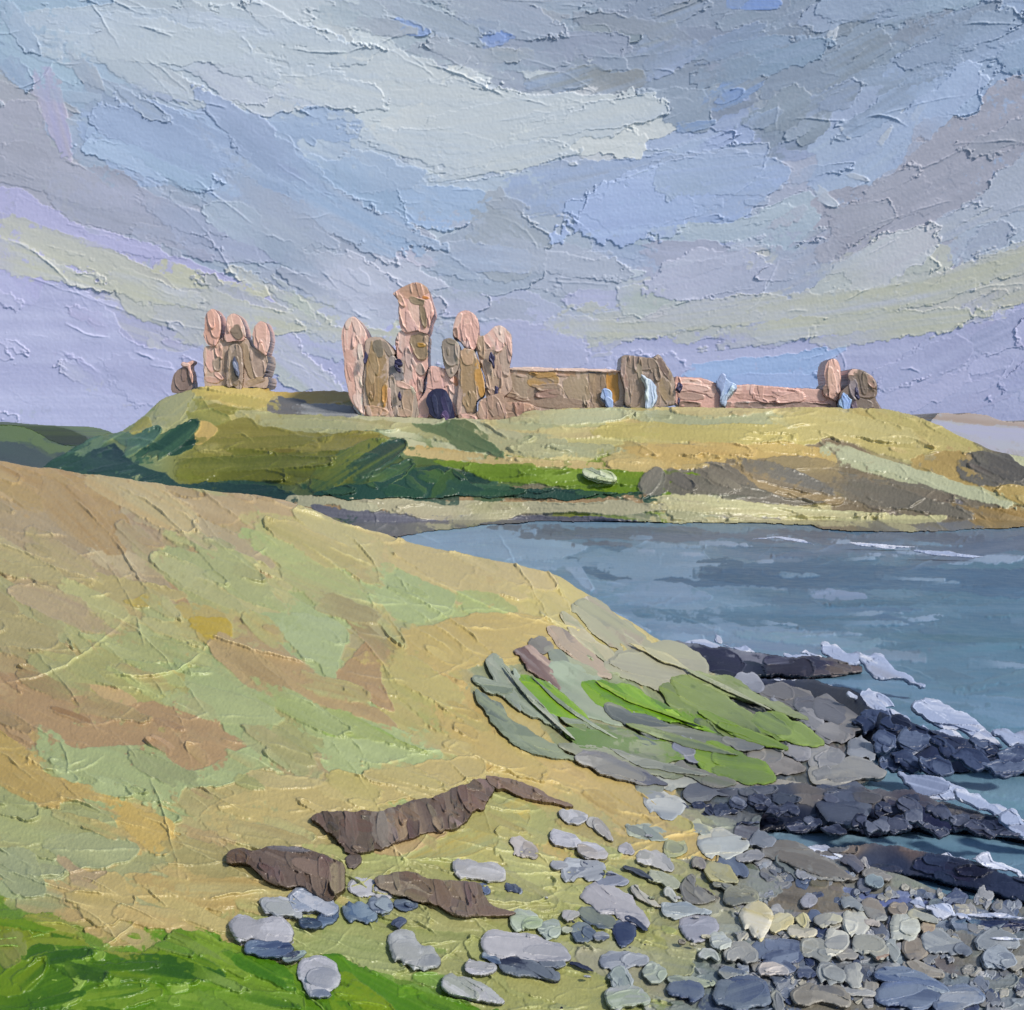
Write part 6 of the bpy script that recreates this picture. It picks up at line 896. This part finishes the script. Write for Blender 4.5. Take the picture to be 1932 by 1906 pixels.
# ------------------------------------------------------------------ stones
for z, pts, W, c1, c2, lab in [
 # on the point, between the slabs and the navy ledge
 ('R3', [(970, 510), (1010, 500), (1060, 530)], 62, (140, 142, 154), (120, 122, 134), 'pale lavender rock just below the farthest black ledge'),
 ('R3', [(1050, 530), (1150, 550), (1270, 590)], 66, (112, 108, 106), (94, 92, 96), 'taupe rock between the pale lavender rock and the navy ledge'),
 ('R3', [(1080, 560), (1110, 575), (1150, 600)], 50, (142, 142, 150), (118, 120, 128), 'small bluish rock beside the right end of the broadest olive slab'),
 ('R3', [(1230, 580), (1320, 600), (1410, 650)], 74, (122, 118, 116), (98, 98, 106), 'large grey rock leaning on the start of the navy ledge'),
 ('R3', [(1180, 600), (1220, 620), (1260, 650)], 50, (132, 130, 134), (104, 104, 108), 'grey rock above the tip of the yellow green slab'),
 ('R3', [(1240, 670), (1300, 660), (1370, 680)], 60, (126, 122, 120), (110, 108, 112), 'rounded grey rock right of the yellow green slab tip'),
 ('R3', [(1020, 720), (1070, 740), (1130, 745)], 62, (156, 148, 138), (122, 118, 112), 'streaky cream rock above the lowest green slab'),
 ('R3', [(1130, 720), (1180, 730), (1230, 735)], 50, (120, 118, 122), (138, 136, 140), 'mid grey rock between two streaky cream rocks'),
 ('R3', [(1215, 740), (1270, 745), (1340, 745)], 80, (154, 150, 144), (126, 126, 132), 'squarish streaky pale rock beside the navy ledge'),
 ('R3', [(1340, 725), (1390, 730), (1445, 740)], 66, (140, 142, 148), (116, 120, 130), 'bluish pale rock touching the navy ledge'),
 ('R3', [(1060, 785), (1130, 775), (1210, 795)], 54, (104, 98, 94), (118, 112, 108), 'dark taupe rock right of the lowest green slab'),
 ('R3', [(1220, 815), (1330, 800), (1480, 800)], 66, (150, 146, 138), (112, 112, 114), 'long streaky pale rock ending where the surf meets the shore'),
 ('R3', [(920, 840), (1040, 850), (1200, 835)], 44, (170, 160, 142), (128, 124, 118), 'long cream rock directly under the lowest green slab'),
 ('R3', [(720, 845), (780, 820), (860, 835)], 74, (172, 164, 144), (132, 138, 138), 'cream fan shaped rock at the left end of the long cream rock'),
 ('R3', [(640, 850), (690, 850), (740, 850)], 44, (110, 112, 108), (124, 128, 112), 'small grey rock left of the cream fan shaped rock'),
 ('R3', [(665, 900), (720, 900), (800, 925)], 80, (170, 168, 160), (134, 140, 148), 'white streaked rock where the sand meets the widest ledge'),
 ('R3', [(800, 870), (880, 860), (960, 870)], 50, (104, 106, 110), (84, 86, 96), 'dark grey rock on top of the left end of the widest ledge'),
 ('R3', [(1240, 920), (1320, 900), (1420, 930)], 110, (78, 84, 100), (52, 58, 78), 'big slate blue boulder sitting in the middle of the widest ledge'),
 # right above the cream boulder
 ('BM', [(1380, 200), (1540, 170), (1745, 170)], 155, (186, 180, 160), (150, 156, 160), 'big cream boulder with a blue streak below the left end of the widest ledge'),
 ('BM', [(1310, 40), (1390, 60), (1480, 90)], 80, (172, 170, 134), (140, 146, 140), 'cream green stone behind the big blue streaked cream boulder'),
 ('BM', [(1740, 110), (1800, 130), (1932, 160)], 110, (118, 122, 132), (100, 106, 118), 'grey boulder right of the big blue streaked cream boulder'),
 ('BM', [(1640, 270), (1740, 260), (1850, 250)], 66, (116, 116, 122), (134, 134, 138), 'grey stone under the right end of the big cream boulder'),
 ('BM', [(1500, 270), (1600, 330), (1730, 410)], 110, (86, 98, 116), (64, 74, 98), 'slate blue wedge shaped stone below the big cream boulder'),
 ('BM', [(1420, 330), (1520, 390), (1660, 440)], 104, (156, 150, 108), (136, 134, 106), 'tan flat stone left of the slate blue wedge'),
 ('BM', [(1325, 290), (1370, 310), (1420, 340)], 52, (92, 86, 96), (124, 120, 110), 'little purple brown stone left of the tan flat stone'),
 ('BM', [(1340, 400), (1310, 520), (1500, 570)], 96, (106, 104, 98), (88, 88, 92), 'dark crescent shaped stone in the yellow green beach'),
 ('BM', [(1470, 450), (1540, 470), (1650, 500)], 56, (92, 94, 96), (118, 118, 104), 'narrow charcoal stone right of the crescent stone'),
 ('BM', [(1540, 560), (1660, 570), (1810, 560)], 112, (124, 124, 106), (110, 110, 100), 'olive grey rounded stone right of the crescent stone'),
 ('BM', [(830, 50), (980, 80), (1160, 130)], 104, (150, 152, 128), (124, 134, 132), 'long greenish grey slab lying high on the sand'),
 ('BM', [(1130, 190), (1200, 200), (1280, 215)], 92, (152, 152, 112), (140, 144, 112), 'pale green stone below the greenish grey slab'),
 ('BM', [(20, 170), (80, 180), (200, 260)], 106, (160, 154, 154), (138, 130, 126), 'egg shaped pinkish grey stone alone at the left on yellow sand'),
 ('BM', [(285, 105), (380, 120), (520, 180)], 90, (162, 162, 172), (142, 142, 152), 'upper half of a pair of joined long pale stones on the slope'),
 ('BM', [(490, 190), (590, 210), (705, 255)], 84, (156, 156, 166), (136, 130, 128), 'lower half of a pair of joined long pale stones on the slope'),
 ('BM', [(300, 340), (350, 325), (425, 335)], 52, (146, 148, 154), (108, 110, 120), 'small lavender stone left of the bluish boulder with a navy crack'),
 ('BM', [(390, 400), (520, 370), (700, 350)], 136, (146, 150, 158), (122, 126, 136), 'bluish boulder with a navy crack on the upper beach'),
 ('BM', [(510, 295), (550, 310), (610, 345)], 22, NV, NV2, 'navy sliver of painted shade for the crack in the bluish boulder'),  # solid navy dab standing for the shade in the boulder's crack
 ('BM', [(610, 420), (720, 430), (870, 440)], 88, (134, 136, 146), (104, 110, 130), 'leaf shaped slate stone just right of the bluish boulder'),
 ('BM', [(640, 398), (700, 386), (780, 396)], 16, NV, NV2, 'black edge of painted shade on top of the leaf shaped slate stone'),  # shade along the stone's edge, built as a navy strip
 ('BM', [(790, 185), (840, 210), (905, 230)], 64, (158, 156, 164), (136, 134, 140), 'small pale lavender stone above the ribbed pale slab'),
 ('BM', [(910, 270), (1050, 290), (1190, 370)], 104, (160, 158, 160), (140, 140, 136), 'ribbed pale slab in the centre of the upper beach'),
 ('BM', [(1000, 390), (1100, 420), (1240, 480)], 90, (150, 152, 136), (134, 138, 120), 'greenish pale slab under the ribbed pale slab'),
 ('BM', [(815, 340), (930, 370), (1045, 440)], 34, NV, (44, 50, 60), 'long navy splinter of painted shade between the leaf stone and the ribbed pale slab'),  # shade between two stones, modelled as a navy body
 ('BM', [(890, 470), (950, 540), (1100, 630)], 60, (158, 154, 146), (142, 140, 132), 'curved pale stone sweeping down towards the long bluish stone'),
 ('BM', [(1120, 500), (1160, 530), (1210, 590)], 56, (168, 170, 172), (146, 148, 140), 'tiny white stone right of the curved pale stone'),
 ('BM', [(600, 0), (680, 50), (745, 150)], 56, (160, 156, 160), (130, 126, 122), 'slim pinkish stone pointing down the top of the slope'),
 ('BM', [(400, -20), (470, 0), (560, -10)], 60, (150, 150, 158), (136, 138, 140), 'pale stone highest on the stony slope, left of the slim pinkish stone'),
 ('BM', [(1100, 640), (1250, 640), (1470, 670)], 96, (156, 160, 160), (118, 130, 144), 'long bluish pale stone left of the round cream boulder'),
 ('BM', [(1230, 790), (1350, 770), (1515, 790)], 150, (148, 146, 156), (132, 134, 148), 'large lavender grey boulder under the long bluish stone'),
 ('BM', [(1460, 880), (1540, 875), (1625, 885)], 122, (162, 166, 160), (140, 146, 150), 'round pearly stone with a pale rim beside the navy grey boulder'),
 ('BM', [(1665, 730), (1780, 720), (1905, 730)], 232, (174, 170, 162), (184, 172, 128), 'largest round cream boulder at the left end of the cream row'),
 ('BM', [(505, 560), (760, 600), (1010, 770)], 156, (156, 154, 160), (144, 142, 150), 'big pale lavender slab arching over dark blue painted shade'),
 ('BM', [(390, 720), (440, 690), (510, 680)], 76, (146, 144, 148), (134, 134, 132), 'grey stone tucked left of the big arching lavender slab'),
 ('BM', [(485, 665), (620, 700), (780, 770)], 96, (64, 74, 88), (112, 118, 106), 'dark blue green painted shade under the big arching lavender slab'),  # shaded underside of the arching slab, laid as a dark body
 ('BM', [(735, 820), (820, 800), (915, 800)], 150, (104, 112, 124), (34, 44, 76), 'blue striped rock at the right foot of the big arching lavender slab'),
 ('BM', [(830, 700), (920, 740), (1000, 800)], 40, NV, NV2, 'black wedge of painted shade under the right tip of the big arching lavender slab'),  # navy body painted as shade beneath the slab tip
 ('BM', [(455, 830), (530, 820), (610, 850)], 90, (128, 136, 132), (54, 66, 88), 'mottled blue and green stone below the dark blue green shade'),
 ('BM', [(610, 850), (660, 840), (720, 850)], 44, (156, 158, 160), NV2, 'little white and navy stone beside the mottled stone'),
 ('BM', [(650, 1050), (820, 1020), (1010, 1030)], 130, (140, 144, 154), (128, 132, 142), 'large smooth grey boulder at the bottom centre right'),
 ('BM', [(770, 1060), (810, 1150), (860, 1230)], 110, (138, 144, 150), (124, 134, 132), 'grey tongue of rock hanging below the large smooth grey boulder'),
 ('BM', [(960, 1080), (1050, 1110), (1150, 1110)], 96, (138, 144, 140), (124, 134, 120), 'sage grey stone at the right end of the large smooth grey boulder'),
 ('BM', [(1140, 1140), (1300, 1180), (1490, 1180)], 64, (136, 144, 118), (130, 136, 130), 'thin sage stone leading to the navy rocks at the bottom'),
 ('BM', [(0, 730), (100, 720), (240, 750)], 112, (146, 152, 146), (132, 146, 116), 'pale sage stone left of the mottled stone'),
 ('BM', [(210, 820), (280, 790), (360, 830)], 76, (136, 144, 140), (120, 132, 120), 'small sage grey stone right of the pale sage stone'),
 ('BM', [(370, 810), (410, 790), (460, 800)], 50, (148, 150, 136), (136, 144, 126), 'tiny pale stone between the sage grey stone and the mottled stone'),
 ('BM', [(700, 1310), (840, 1290), (1020, 1320)], 124, (142, 142, 154), (130, 142, 120), 'lavender grey boulder cut by the bottom edge near the centre'),
 ('BM', [(1140, 1260), (1280, 1220), (1420, 1270)], 146, (48, 60, 92), (88, 98, 116), 'navy striped boulder at the bottom, left of the bigger navy one'),
 ('BM', [(1480, 1300), (1680, 1250), (1900, 1320)], 190, (54, 66, 96), (104, 114, 128), 'biggest navy blue boulder at the bottom edge'),
 ('BM', [(1850, 1060), (1932, 1050), (2080, 1080)], 80, (120, 126, 140), (58, 68, 96), 'navy and grey slab above the biggest navy boulder'),
 ('BM', [(1510, 1100), (1620, 1100), (1740, 1110)], 70, (70, 82, 104), (140, 140, 130), 'dark streaked stone above the biggest navy boulder, left of the navy and grey slab'),
 ('BM', [(1370, 990), (1440, 960), (1520, 1020)], 66, (156, 158, 164), (140, 146, 140), 'whitish stone left below the round pearly stone'),
 ('BM', [(1560, 1000), (1680, 960), (1790, 1010)], 110, (140, 138, 132), (126, 128, 130), 'warm grey stone below the round pearly stone'),
 # centre left group
 ('R4', [(140, 880), (260, 860), (405, 895)], 108, (152, 152, 162), (138, 138, 146), 'broad pale grey boulder at the edge of the bright grass on the left'),
 ('R4', [(190, 950), (310, 940), (410, 950)], 60, (22, 32, 66), (90, 106, 128), 'navy painted shade directly under the broad pale grey boulder'),  # shadow under the pale boulder, built as its own navy body
 ('R4', [(360, 985), (410, 975), (465, 960)], 28, (130, 144, 140), NV2, 'thin blue green splinter right of the navy shade on the left'),
 ('R4', [(265, 755), (350, 760), (450, 810)], 74, (154, 156, 164), (138, 142, 144), 'flat pale stone below the dark folded outcrop'),
 ('R4', [(390, 740), (490, 740), (600, 780)], 84, (150, 152, 162), (120, 130, 150), 'lavender stone leaning on the foot of the dark folded outcrop'),
 ('R4', [(435, 825), (480, 830), (530, 845)], 34, (26, 36, 60), (50, 64, 84), 'small black dab of painted shade below the lavender leaning stone'),  # dark dab painted as shade at the stone's foot
 ('R4', [(530, 790), (560, 800), (605, 790)], 84, (84, 100, 122), (44, 58, 84), 'blue stone with dark right side beside the lavender leaning stone'),
 ('R4', [(630, 810), (700, 790), (780, 800)], 100, (64, 82, 108), (118, 130, 138), 'steel blue striped stone under the pale stone by the low outcrop'),
 ('R4', [(740, 770), (790, 760), (845, 770)], 74, (122, 132, 142), (48, 58, 86), 'blue grey stone right of the steel blue striped stone'),
 ('R4', [(675, 710), (740, 680), (840, 720)], 84, (156, 156, 164), (142, 142, 148), 'pale stone tucked against the left end of the low brown outcrop'),
 ('R4', [(850, 740), (900, 755), (950, 750)], 30, (34, 44, 70), (120, 132, 140), 'dark blue dab of painted shade under the middle of the low brown outcrop'),  # navy dab painted as shade below the outcrop
 ('R4', [(840, 845), (860, 830), (900, 825)], 34, NV2, (146, 150, 150), 'tiny navy stone on the grass below the low brown outcrop'),
 ('R4', [(630, 560), (670, 560), (705, 575)], 52, (70, 62, 60), (100, 88, 80), 'small dark brown lump at the left foot of the bare earth strip'),
 ('R4', [(1110, 590), (1210, 600), (1335, 640)], 74, (158, 158, 166), (142, 140, 140), 'long pale stone above the right end of the low brown outcrop'),
 ('R4', [(1325, 670), (1360, 680), (1410, 705)], 52, (130, 136, 150), (30, 38, 60), 'grey stone with a navy right tip beside the long pale stone'),
 ('R4', [(1215, 670), (1235, 680), (1262, 705)], 36, (84, 96, 124), (60, 68, 92), 'tiny blue stone at the right end of the low brown outcrop'),
 ('R4', [(825, 950), (930, 960), (1045, 1020)], 138, (150, 152, 156), (138, 140, 140), 'large smooth oval pale boulder on the grass at bottom centre'),
 ('R4', [(430, 1050), (510, 1060), (600, 1110)], 110, (154, 154, 164), (138, 140, 148), 'pale stone cradled in the bright grass at the bottom left'),
 ('R4', [(470, 1140), (520, 1130), (575, 1150)], 50, (150, 152, 158), (96, 106, 124), 'small grey stone just below the pale stone cradled in grass'),
 ('R4', [(1050, 1090), (1180, 1120), (1330, 1180)], 66, (152, 152, 160), (138, 142, 136), 'low pale stone trail right of the large oval boulder, at the bottom'),
 ('R4', [(1160, 1020), (1210, 1025), (1290, 1025)], 46, (152, 152, 162), (142, 142, 146), 'small lavender stone left of the long black shade'),
 ('R4', [(1220, 950), (1400, 920), (1620, 990)], 104, (156, 154, 160), (142, 142, 150), 'wide lavender slab over black painted shade at bottom centre'),
 ('R4', [(1300, 1020), (1420, 1030), (1570, 1080)], 76, (20, 24, 44), (92, 100, 112), 'long black painted shade under the wide lavender slab'),  # shadow beneath the lavender slab, given a black body
 ('R4', [(1230, 965), (1280, 990), (1330, 1015)], 40, (62, 78, 104), (126, 136, 146), 'steel blue stone at the left end of the long black shade'),
 ('R4', [(1480, 1000), (1540, 1010), (1600, 1015)], 36, (50, 58, 76), (110, 116, 126), 'dark painted shade between the wide lavender slab and the long black shade'),  # shade in the gap under the slab, painted as a dark dab
 ('R4', [(1610, 1005), (1660, 1020), (1720, 1045)], 20, NV, NV2, 'thin black splinter of painted shade right of the wide lavender slab'),  # sliver of shade at the slab's end, painted black
 ('R4', [(1350, 830), (1410, 820), (1475, 840)], 76, (144, 150, 152), (134, 144, 128), 'pale blue green stone right of the tail of the low outcrop'),
 ('R4', [(1480, 870), (1520, 860), (1570, 880)], 60, (134, 142, 140), (124, 134, 118), 'sage stone right of the pale blue green stone'),
 ('R4', [(1570, 360), (1620, 360), (1690, 380)], 60, (158, 158, 166), (142, 142, 146), 'pale oval stone just below the tapering end of the bare earth strip'),
 ('R4', [(1690, 380), (1730, 410), (1790, 460)], 40, (152, 150, 152), (138, 136, 132), 'thin grey stone trailing right from the pale oval stone'),
 # right hand beach
 ('BR', [(140, 650), (200, 570), (290, 560)], 96, (182, 176, 148), (186, 174, 128), 'knobbly cream boulder second from the left in the cream row'),
 ('BR', [(320, 510), (345, 550), (385, 620)], 76, (186, 178, 150), (172, 164, 120), 'upright cream stone with a yellow left side in the cream row'),
 ('BR', [(255, 670), (340, 640), (445, 650)], 104, (178, 170, 140), (168, 162, 150), 'low cream boulder at the front of the cream row, left half'),
 ('BR', [(440, 580), (520, 540), (630, 560)], 88, (184, 180, 154), (156, 154, 146), 'cream stone perched highest in the cream row'),
 ('BR', [(505, 680), (580, 690), (680, 690)], 140, (172, 170, 160), (156, 156, 152), 'pale boulder with dripping front edge in the middle of the cream row'),
 ('BR', [(650, 600), (730, 590), (815, 600)], 156, (174, 172, 158), (160, 162, 164), 'tall pale cream boulder right of the dripping boulder'),
 ('BR', [(815, 600), (850, 570), (900, 600)], 76, (160, 152, 146), (140, 134, 130), 'small pinkish stone right of the tall pale cream boulder'),
 ('BR', [(965, 590), (1070, 600), (1195, 590)], 190, (166, 170, 168), (156, 158, 150), 'big shield shaped pale boulder at the right of the cream row'),
 ('BR', [(1110, 520), (1190, 520), (1320, 570)], 60, (164, 160, 136), (146, 148, 142), 'yellowish slab behind the shield shaped boulder'),
 ('BR', [(1190, 620), (1235, 610), (1295, 620)], 84, (172, 160, 134), (140, 122, 106), 'tan curled stone touching the right side of the shield shaped boulder'),
 ('BR', [(340, 730), (430, 760), (545, 830)], 120, (122, 126, 128), (138, 136, 126), 'grey boulder with a tan lower lip under the dripping boulder'),
 ('BR', [(550, 800), (640, 780), (760, 810)], 90, (116, 114, 116), (130, 128, 124), 'dark taupe stone right of the tan lipped grey boulder'),
 ('BR', [(700, 740), (830, 750), (970, 780)], 128, (128, 130, 128), (142, 142, 134), 'angular grey boulder left of the pale upright slab'),
 ('BR', [(870, 830), (915, 815), (970, 800)], 30, (120, 92, 78), (150, 138, 126), 'short reddish brown stone on the tip of the angular grey boulder'),
 ('BR', [(940, 700), (990, 770), (1010, 860)], 84, (140, 148, 152), (126, 130, 130), 'pale blue grey upright slab below the shield shaped boulder'),
 ('BR', [(1210, 740), (1380, 720), (1570, 800)], 140, (140, 142, 140), (112, 118, 128), 'large diamond shaped grey boulder on brown rock at the right'),
 ('BR', [(700, 860), (715, 940), (720, 1050)], 140, (148, 148, 144), (134, 136, 136), 'upright oval pale stone in the lower middle of the right hand beach'),
 ('BR', [(580, 1080), (720, 1060), (880, 1080)], 56, (158, 154, 146), (138, 140, 144), 'flat cream stone just below the upright oval pale stone'),
 ('BR', [(30, 920), (130, 910), (250, 935)], 76, (164, 156, 152), (132, 130, 134), 'pink ribbed slab under the broad navy streaked boulder'),
 ('BR', [(310, 960), (380, 930), (450, 955)], 70, (132, 138, 148), (44, 52, 80), 'blue grey stone with a navy foot right of the pink ribbed slab'),
 ('BR', [(460, 900), (560, 930), (650, 980)], 110, (132, 136, 138), (120, 122, 124), 'crumpled grey rock left of the upright oval pale stone'),
 ('BR', [(-10, 800), (170, 770), (380, 800)], 170, (92, 102, 122), (60, 70, 98), 'broad navy streaked boulder below the cream row'),
 ('BR', [(60, 40), (300, 110), (760, 270)], 120, (118, 118, 116), (104, 98, 92), 'long grey ridge rock with a brown right end above the brown bedrock'),
 ('BR', [(300, 240), (370, 220), (445, 250)], 76, (146, 148, 160), (128, 130, 138), 'small lavender stone on the long grey ridge rock'),
 ('BR', [(355, 470), (395, 430), (440, 450)], 84, (142, 142, 154), (130, 130, 138), 'lavender pebble lying on the smooth brown bedrock'),
 ('BR', [(620, 430), (700, 430), (800, 480)], 74, (128, 132, 132), (116, 124, 134), 'grey green stone at the left end of the tide pool'),
 ('BR', [(790, 480), (870, 490), (960, 560)], 130, (120, 112, 104), (128, 130, 130), 'brown grey boulder in front of the tide pool'),
 ('BR', [(960, 480), (1030, 470), (1110, 470)], 84, (108, 98, 88), (130, 122, 114), 'brown square stone left of the near surf crest'),
 ('BR', [(815, 300), (860, 270), (920, 320)], 76, (132, 142, 144), (110, 124, 134), 'curled blue grey stone standing in the tide pool'),
 ('BR', [(770, 110), (795, 140), (830, 190)], 50, (160, 156, 158), (140, 136, 136), 'upright pinkish stone at the left of the brown topped ledge'),
 ('BR', [(620, 100), (700, 150), (790, 200)], 90, (98, 92, 96), (70, 74, 92), 'dark plum rock left of the upright pinkish stone'),
 ('BR', [(780, 230), (880, 220), (1000, 260)], 70, (110, 108, 106), (128, 124, 120), 'grey rock just above the curled stone in the tide pool'),
 ('BR', [(1600, 740), (1730, 700), (1900, 740)], 120, (132, 136, 140), (116, 122, 130), 'ragged grey boulder right of the diamond shaped boulder'),
 ('BR', [(1640, 850), (1750, 830), (1880, 870)], 110, (140, 148, 158), (118, 124, 134), 'pale blue boulder under the ragged grey boulder'),
 ('BR', [(1830, 880), (1900, 860), (2000, 880)], 90, (144, 140, 130), (130, 128, 124), 'tan ringed stone at the right edge'),
 ('BR', [(1060, 880), (1200, 900), (1360, 960)], 76, (140, 136, 130), (122, 116, 108), 'tan ledge stone below the diamond shaped boulder'),
 ('BR', [(1280, 1180), (1450, 1110), (1650, 1120)], 140, (72, 88, 120), (130, 134, 142), 'blue boulder with a white left rim at the bottom right'),
 ('BR', [(860, 960), (1080, 960), (1400, 1070)], 70, (128, 138, 150), (60, 76, 112), 'long blue ridge stone arching over the darkest blue rock'),
 ('BR', [(900, 1150), (1080, 1060), (1350, 1130)], 220, (40, 56, 98), (104, 116, 138), 'darkest blue striped boulder at the bottom right'),
 ('BR', [(1080, 790), (1160, 770), (1230, 800)], 140, (116, 106, 96), (128, 120, 110), 'brown squarish boulder left of the diamond shaped boulder'),
 ('BR', [(280, 1120), (500, 1090), (700, 1160)], 150, (114, 108, 98), (126, 122, 116), 'wide brown boulder at the bottom edge left of the darkest blue boulder'),
 ('BR', [(150, 1060), (170, 1130), (180, 1220)], 70, (132, 132, 124), (116, 118, 122), 'narrow upright stone left of the wide brown bottom boulder')]:
    big = W * zs(z) > 26
    rock(z, pts, W, np.array(c1) * 1.06 + 4, np.array(c2) * 1.0 + 2, lab, q=.990 - .004 * R.random(), name='boulder' if big else 'stone', cat='boulder' if big else 'stone')

# dark lumps along the widest ledge, alike one another
wet = [(455, 335, 70, 50), (545, 330, 80, 44), (640, 345, 80, 50), (740, 395, 80, 40), (800, 300, 90, 60), (850, 350, 60, 50), (905, 340, 60, 90), (960, 410, 80, 44), (1020, 390, 70, 50), (1110, 425, 90, 40), (1240, 395, 60, 80), (1300, 405, 70, 84), (1390, 400, 70, 90), (1440, 320, 90, 60), (1460, 375, 70, 60), (1550, 425, 90, 56), (1570, 350, 90, 60), (1660, 395, 90, 66), (1740, 425, 110, 56), (1840, 440, 120, 60), (1330, 330, 60, 56), (700, 310, 60, 40)]
for i, (x, y, L, W) in enumerate(wet):
    L, W = max(L, W) * 1.35, min(L, W) * .9
    a = R.random() * .6 - .1; dx, dy = math.cos(a) * L / 2, math.sin(a) * L / 2; p = Z('R5', (x - dx, y - dy), (x + dx, y + dy)); w_ = W * zs('R5')
    d = float(sea_depth(p[1, 0], p[:, 1].max() + w_ * .35, .35)) * .975; v = R.random()
    o = knife('wet_boulder', p, w_ * 1.1, d, (22 + 22 * v, 26 + 26 * v, 46 + 28 * v), (58 + 40 * v, 64 + 40 * v, 86 + 36 * v), M_ROCK, 60, None, K_ROCK, .2, .4, 2.2, 1.8)
    tag(o, 'wet navy boulder, one of the row along the widest black ledge', 'boulder', 'wet navy boulders on the widest ledge')
wet2 = [(1440, 620, 80, 60), (1500, 650, 80, 50), (1570, 690, 90, 60), (1560, 755, 110, 60), (1640, 775, 90, 44), (1680, 720, 100, 50), (1760, 760, 110, 50), (1860, 775, 110, 50), (1470, 700, 70, 60), (1400, 640, 60, 50), (1490, 765, 60, 40), (1800, 715, 80, 40), (1900, 740, 90, 50)]
for i, (x, y, L, W) in enumerate(wet2):
    L, W = max(L, W) * 1.35, min(L, W) * .9
    a = R.random() * .5; dx, dy = math.cos(a) * L / 2, math.sin(a) * L / 2; p = Z('R3', (x - dx, y - dy), (x + dx, y + dy)); w_ = W * zs('R3')
    d = float(sea_depth(p[1, 0], p[:, 1].max() + w_ * .35, .4)) * .975; v = R.random()
    o = knife('wet_boulder', p, w_ * 1.1, d, (20 + 22 * v, 28 + 26 * v, 54 + 30 * v), (50 + 40 * v, 62 + 40 * v, 92 + 36 * v), M_ROCK, 60, None, K_ROCK, .2, .4, 2.2, 1.8)
    tag(o, 'wet navy boulder, one of the row behind the second line of surf', 'boulder', 'wet navy boulders on the sweeping ledge')
# small filler pebbles on the right hand beach
COLP = [(152, 152, 156), (130, 127, 122), (116, 120, 130), (76, 88, 114), (164, 160, 148), (138, 144, 154), (100, 102, 108), (50, 60, 90)]
n = 0; rp = np.random.default_rng(21)
zone = smooth_poly(Z('R5', (620, 560), (900, 480), (1200, 620), (1500, 680), (1932, 760), (1932, 1202), (1000, 1202), (640, 1202), (560, 1040), (700, 880), (640, 700)), 3)
while n < 270:
    x = 1300 + rp.random() * 632; y = 1560 + rp.random() * 340
    if poly_sd(zone, np.array([x]), np.array([y]))[0] < 0: continue
    n += 1; w_ = 8 + 15 * rp.random() ** 1.5; L = w_ * (1 + 1.3 * rp.random()); a = rp.normal() * .35 + .1; dx, dy = math.cos(a) * L / 2, math.sin(a) * L / 2
    d = float(hill_depth(np.array(x), np.array(y + w_ * .4))) * .996; ci = rp.integers(8); c = np.array(COLP[ci]) + rp.normal() * 8; c2 = np.array(COLP[rp.integers(8)]) * .5 + c * .5
    right = x > 1640; low = y > 1760
    o = knife('pebble', [(x - dx, y - dy), (x + dx, y + dy)], w_ * 1.25, d, c, c2, M_ROCK, 58, None, K_ROCK, .2, .3, 1.4, 2.2, conform=near(bed_depth, .9955 - .002 * rp.random()), bulge=.09)
    where = ('lower right' if right else 'lower middle') if low else ('upper right' if right else 'upper middle')
    cn = ('light grey', 'taupe', 'slate grey', 'steel blue', 'cream grey', 'pale blue grey', 'dark grey', 'navy')[ci]
    tag(o, 'small %s pebble among the %s stones of the beach' % (cn, where), 'pebble', '%s pebbles on the %s of the beach' % (cn, where))
# pebbles strewn on the grass slope left of the beach
for i, (x, y, L, W, c) in enumerate([(1010, 110, 60, 22, LG), (1700, 130, 50, 18, TP_), (260, 560, 40, 20, LG), (1420, 840, 70, 30, CRM_), (1350, 700, 60, 20, PG), (980, 900, 20, 14, NV), (460, 735, 26, 16, NV), (870, 920, 20, 12, NV), (1460, 1165, 22, 12, BLG), (375, 1360, 26, 20, NV), (560, 1130, 60, 20, LG), (1220, 560, 50, 26, PG), (1030, 560, 50, 26, OG), (1250, 880, 60, 36, TP_), (1330, 900, 60, 30, CRM_)]):
    p = Z('BM', (x - L / 2, y), (x + L / 2, y + 4)); w_ = W * zs('BM'); d = float(hill_depth(p[1, 0], p[1, 1] + w_ * .4)) * .985
    o = knife('pebble', p, w_, d, c, np.array(c) * .8, M_ROCK, 42, None, K_ROCK, .4, .14, 1., 2.3)
    tag(o, 'tiny pebble strewn on the yellow green slope left of the cream boulders', 'pebble', 'pebbles strewn on the slope')

p = Z('W2', (340, 575), (400, 590), (460, 610)); d = float(head_depth(p[2, 0], p[2, 1] + 6)) * .99
o = knife('stone', p, 40 * zs('W2'), d, (190, 194, 172), (150, 160, 120), M_ROCK, 50, None, K_ROCK, .2, .2, 1.5, 2.2); tag(o, 'lone whitish stone in the bright green grass below the far slope', 'stone')
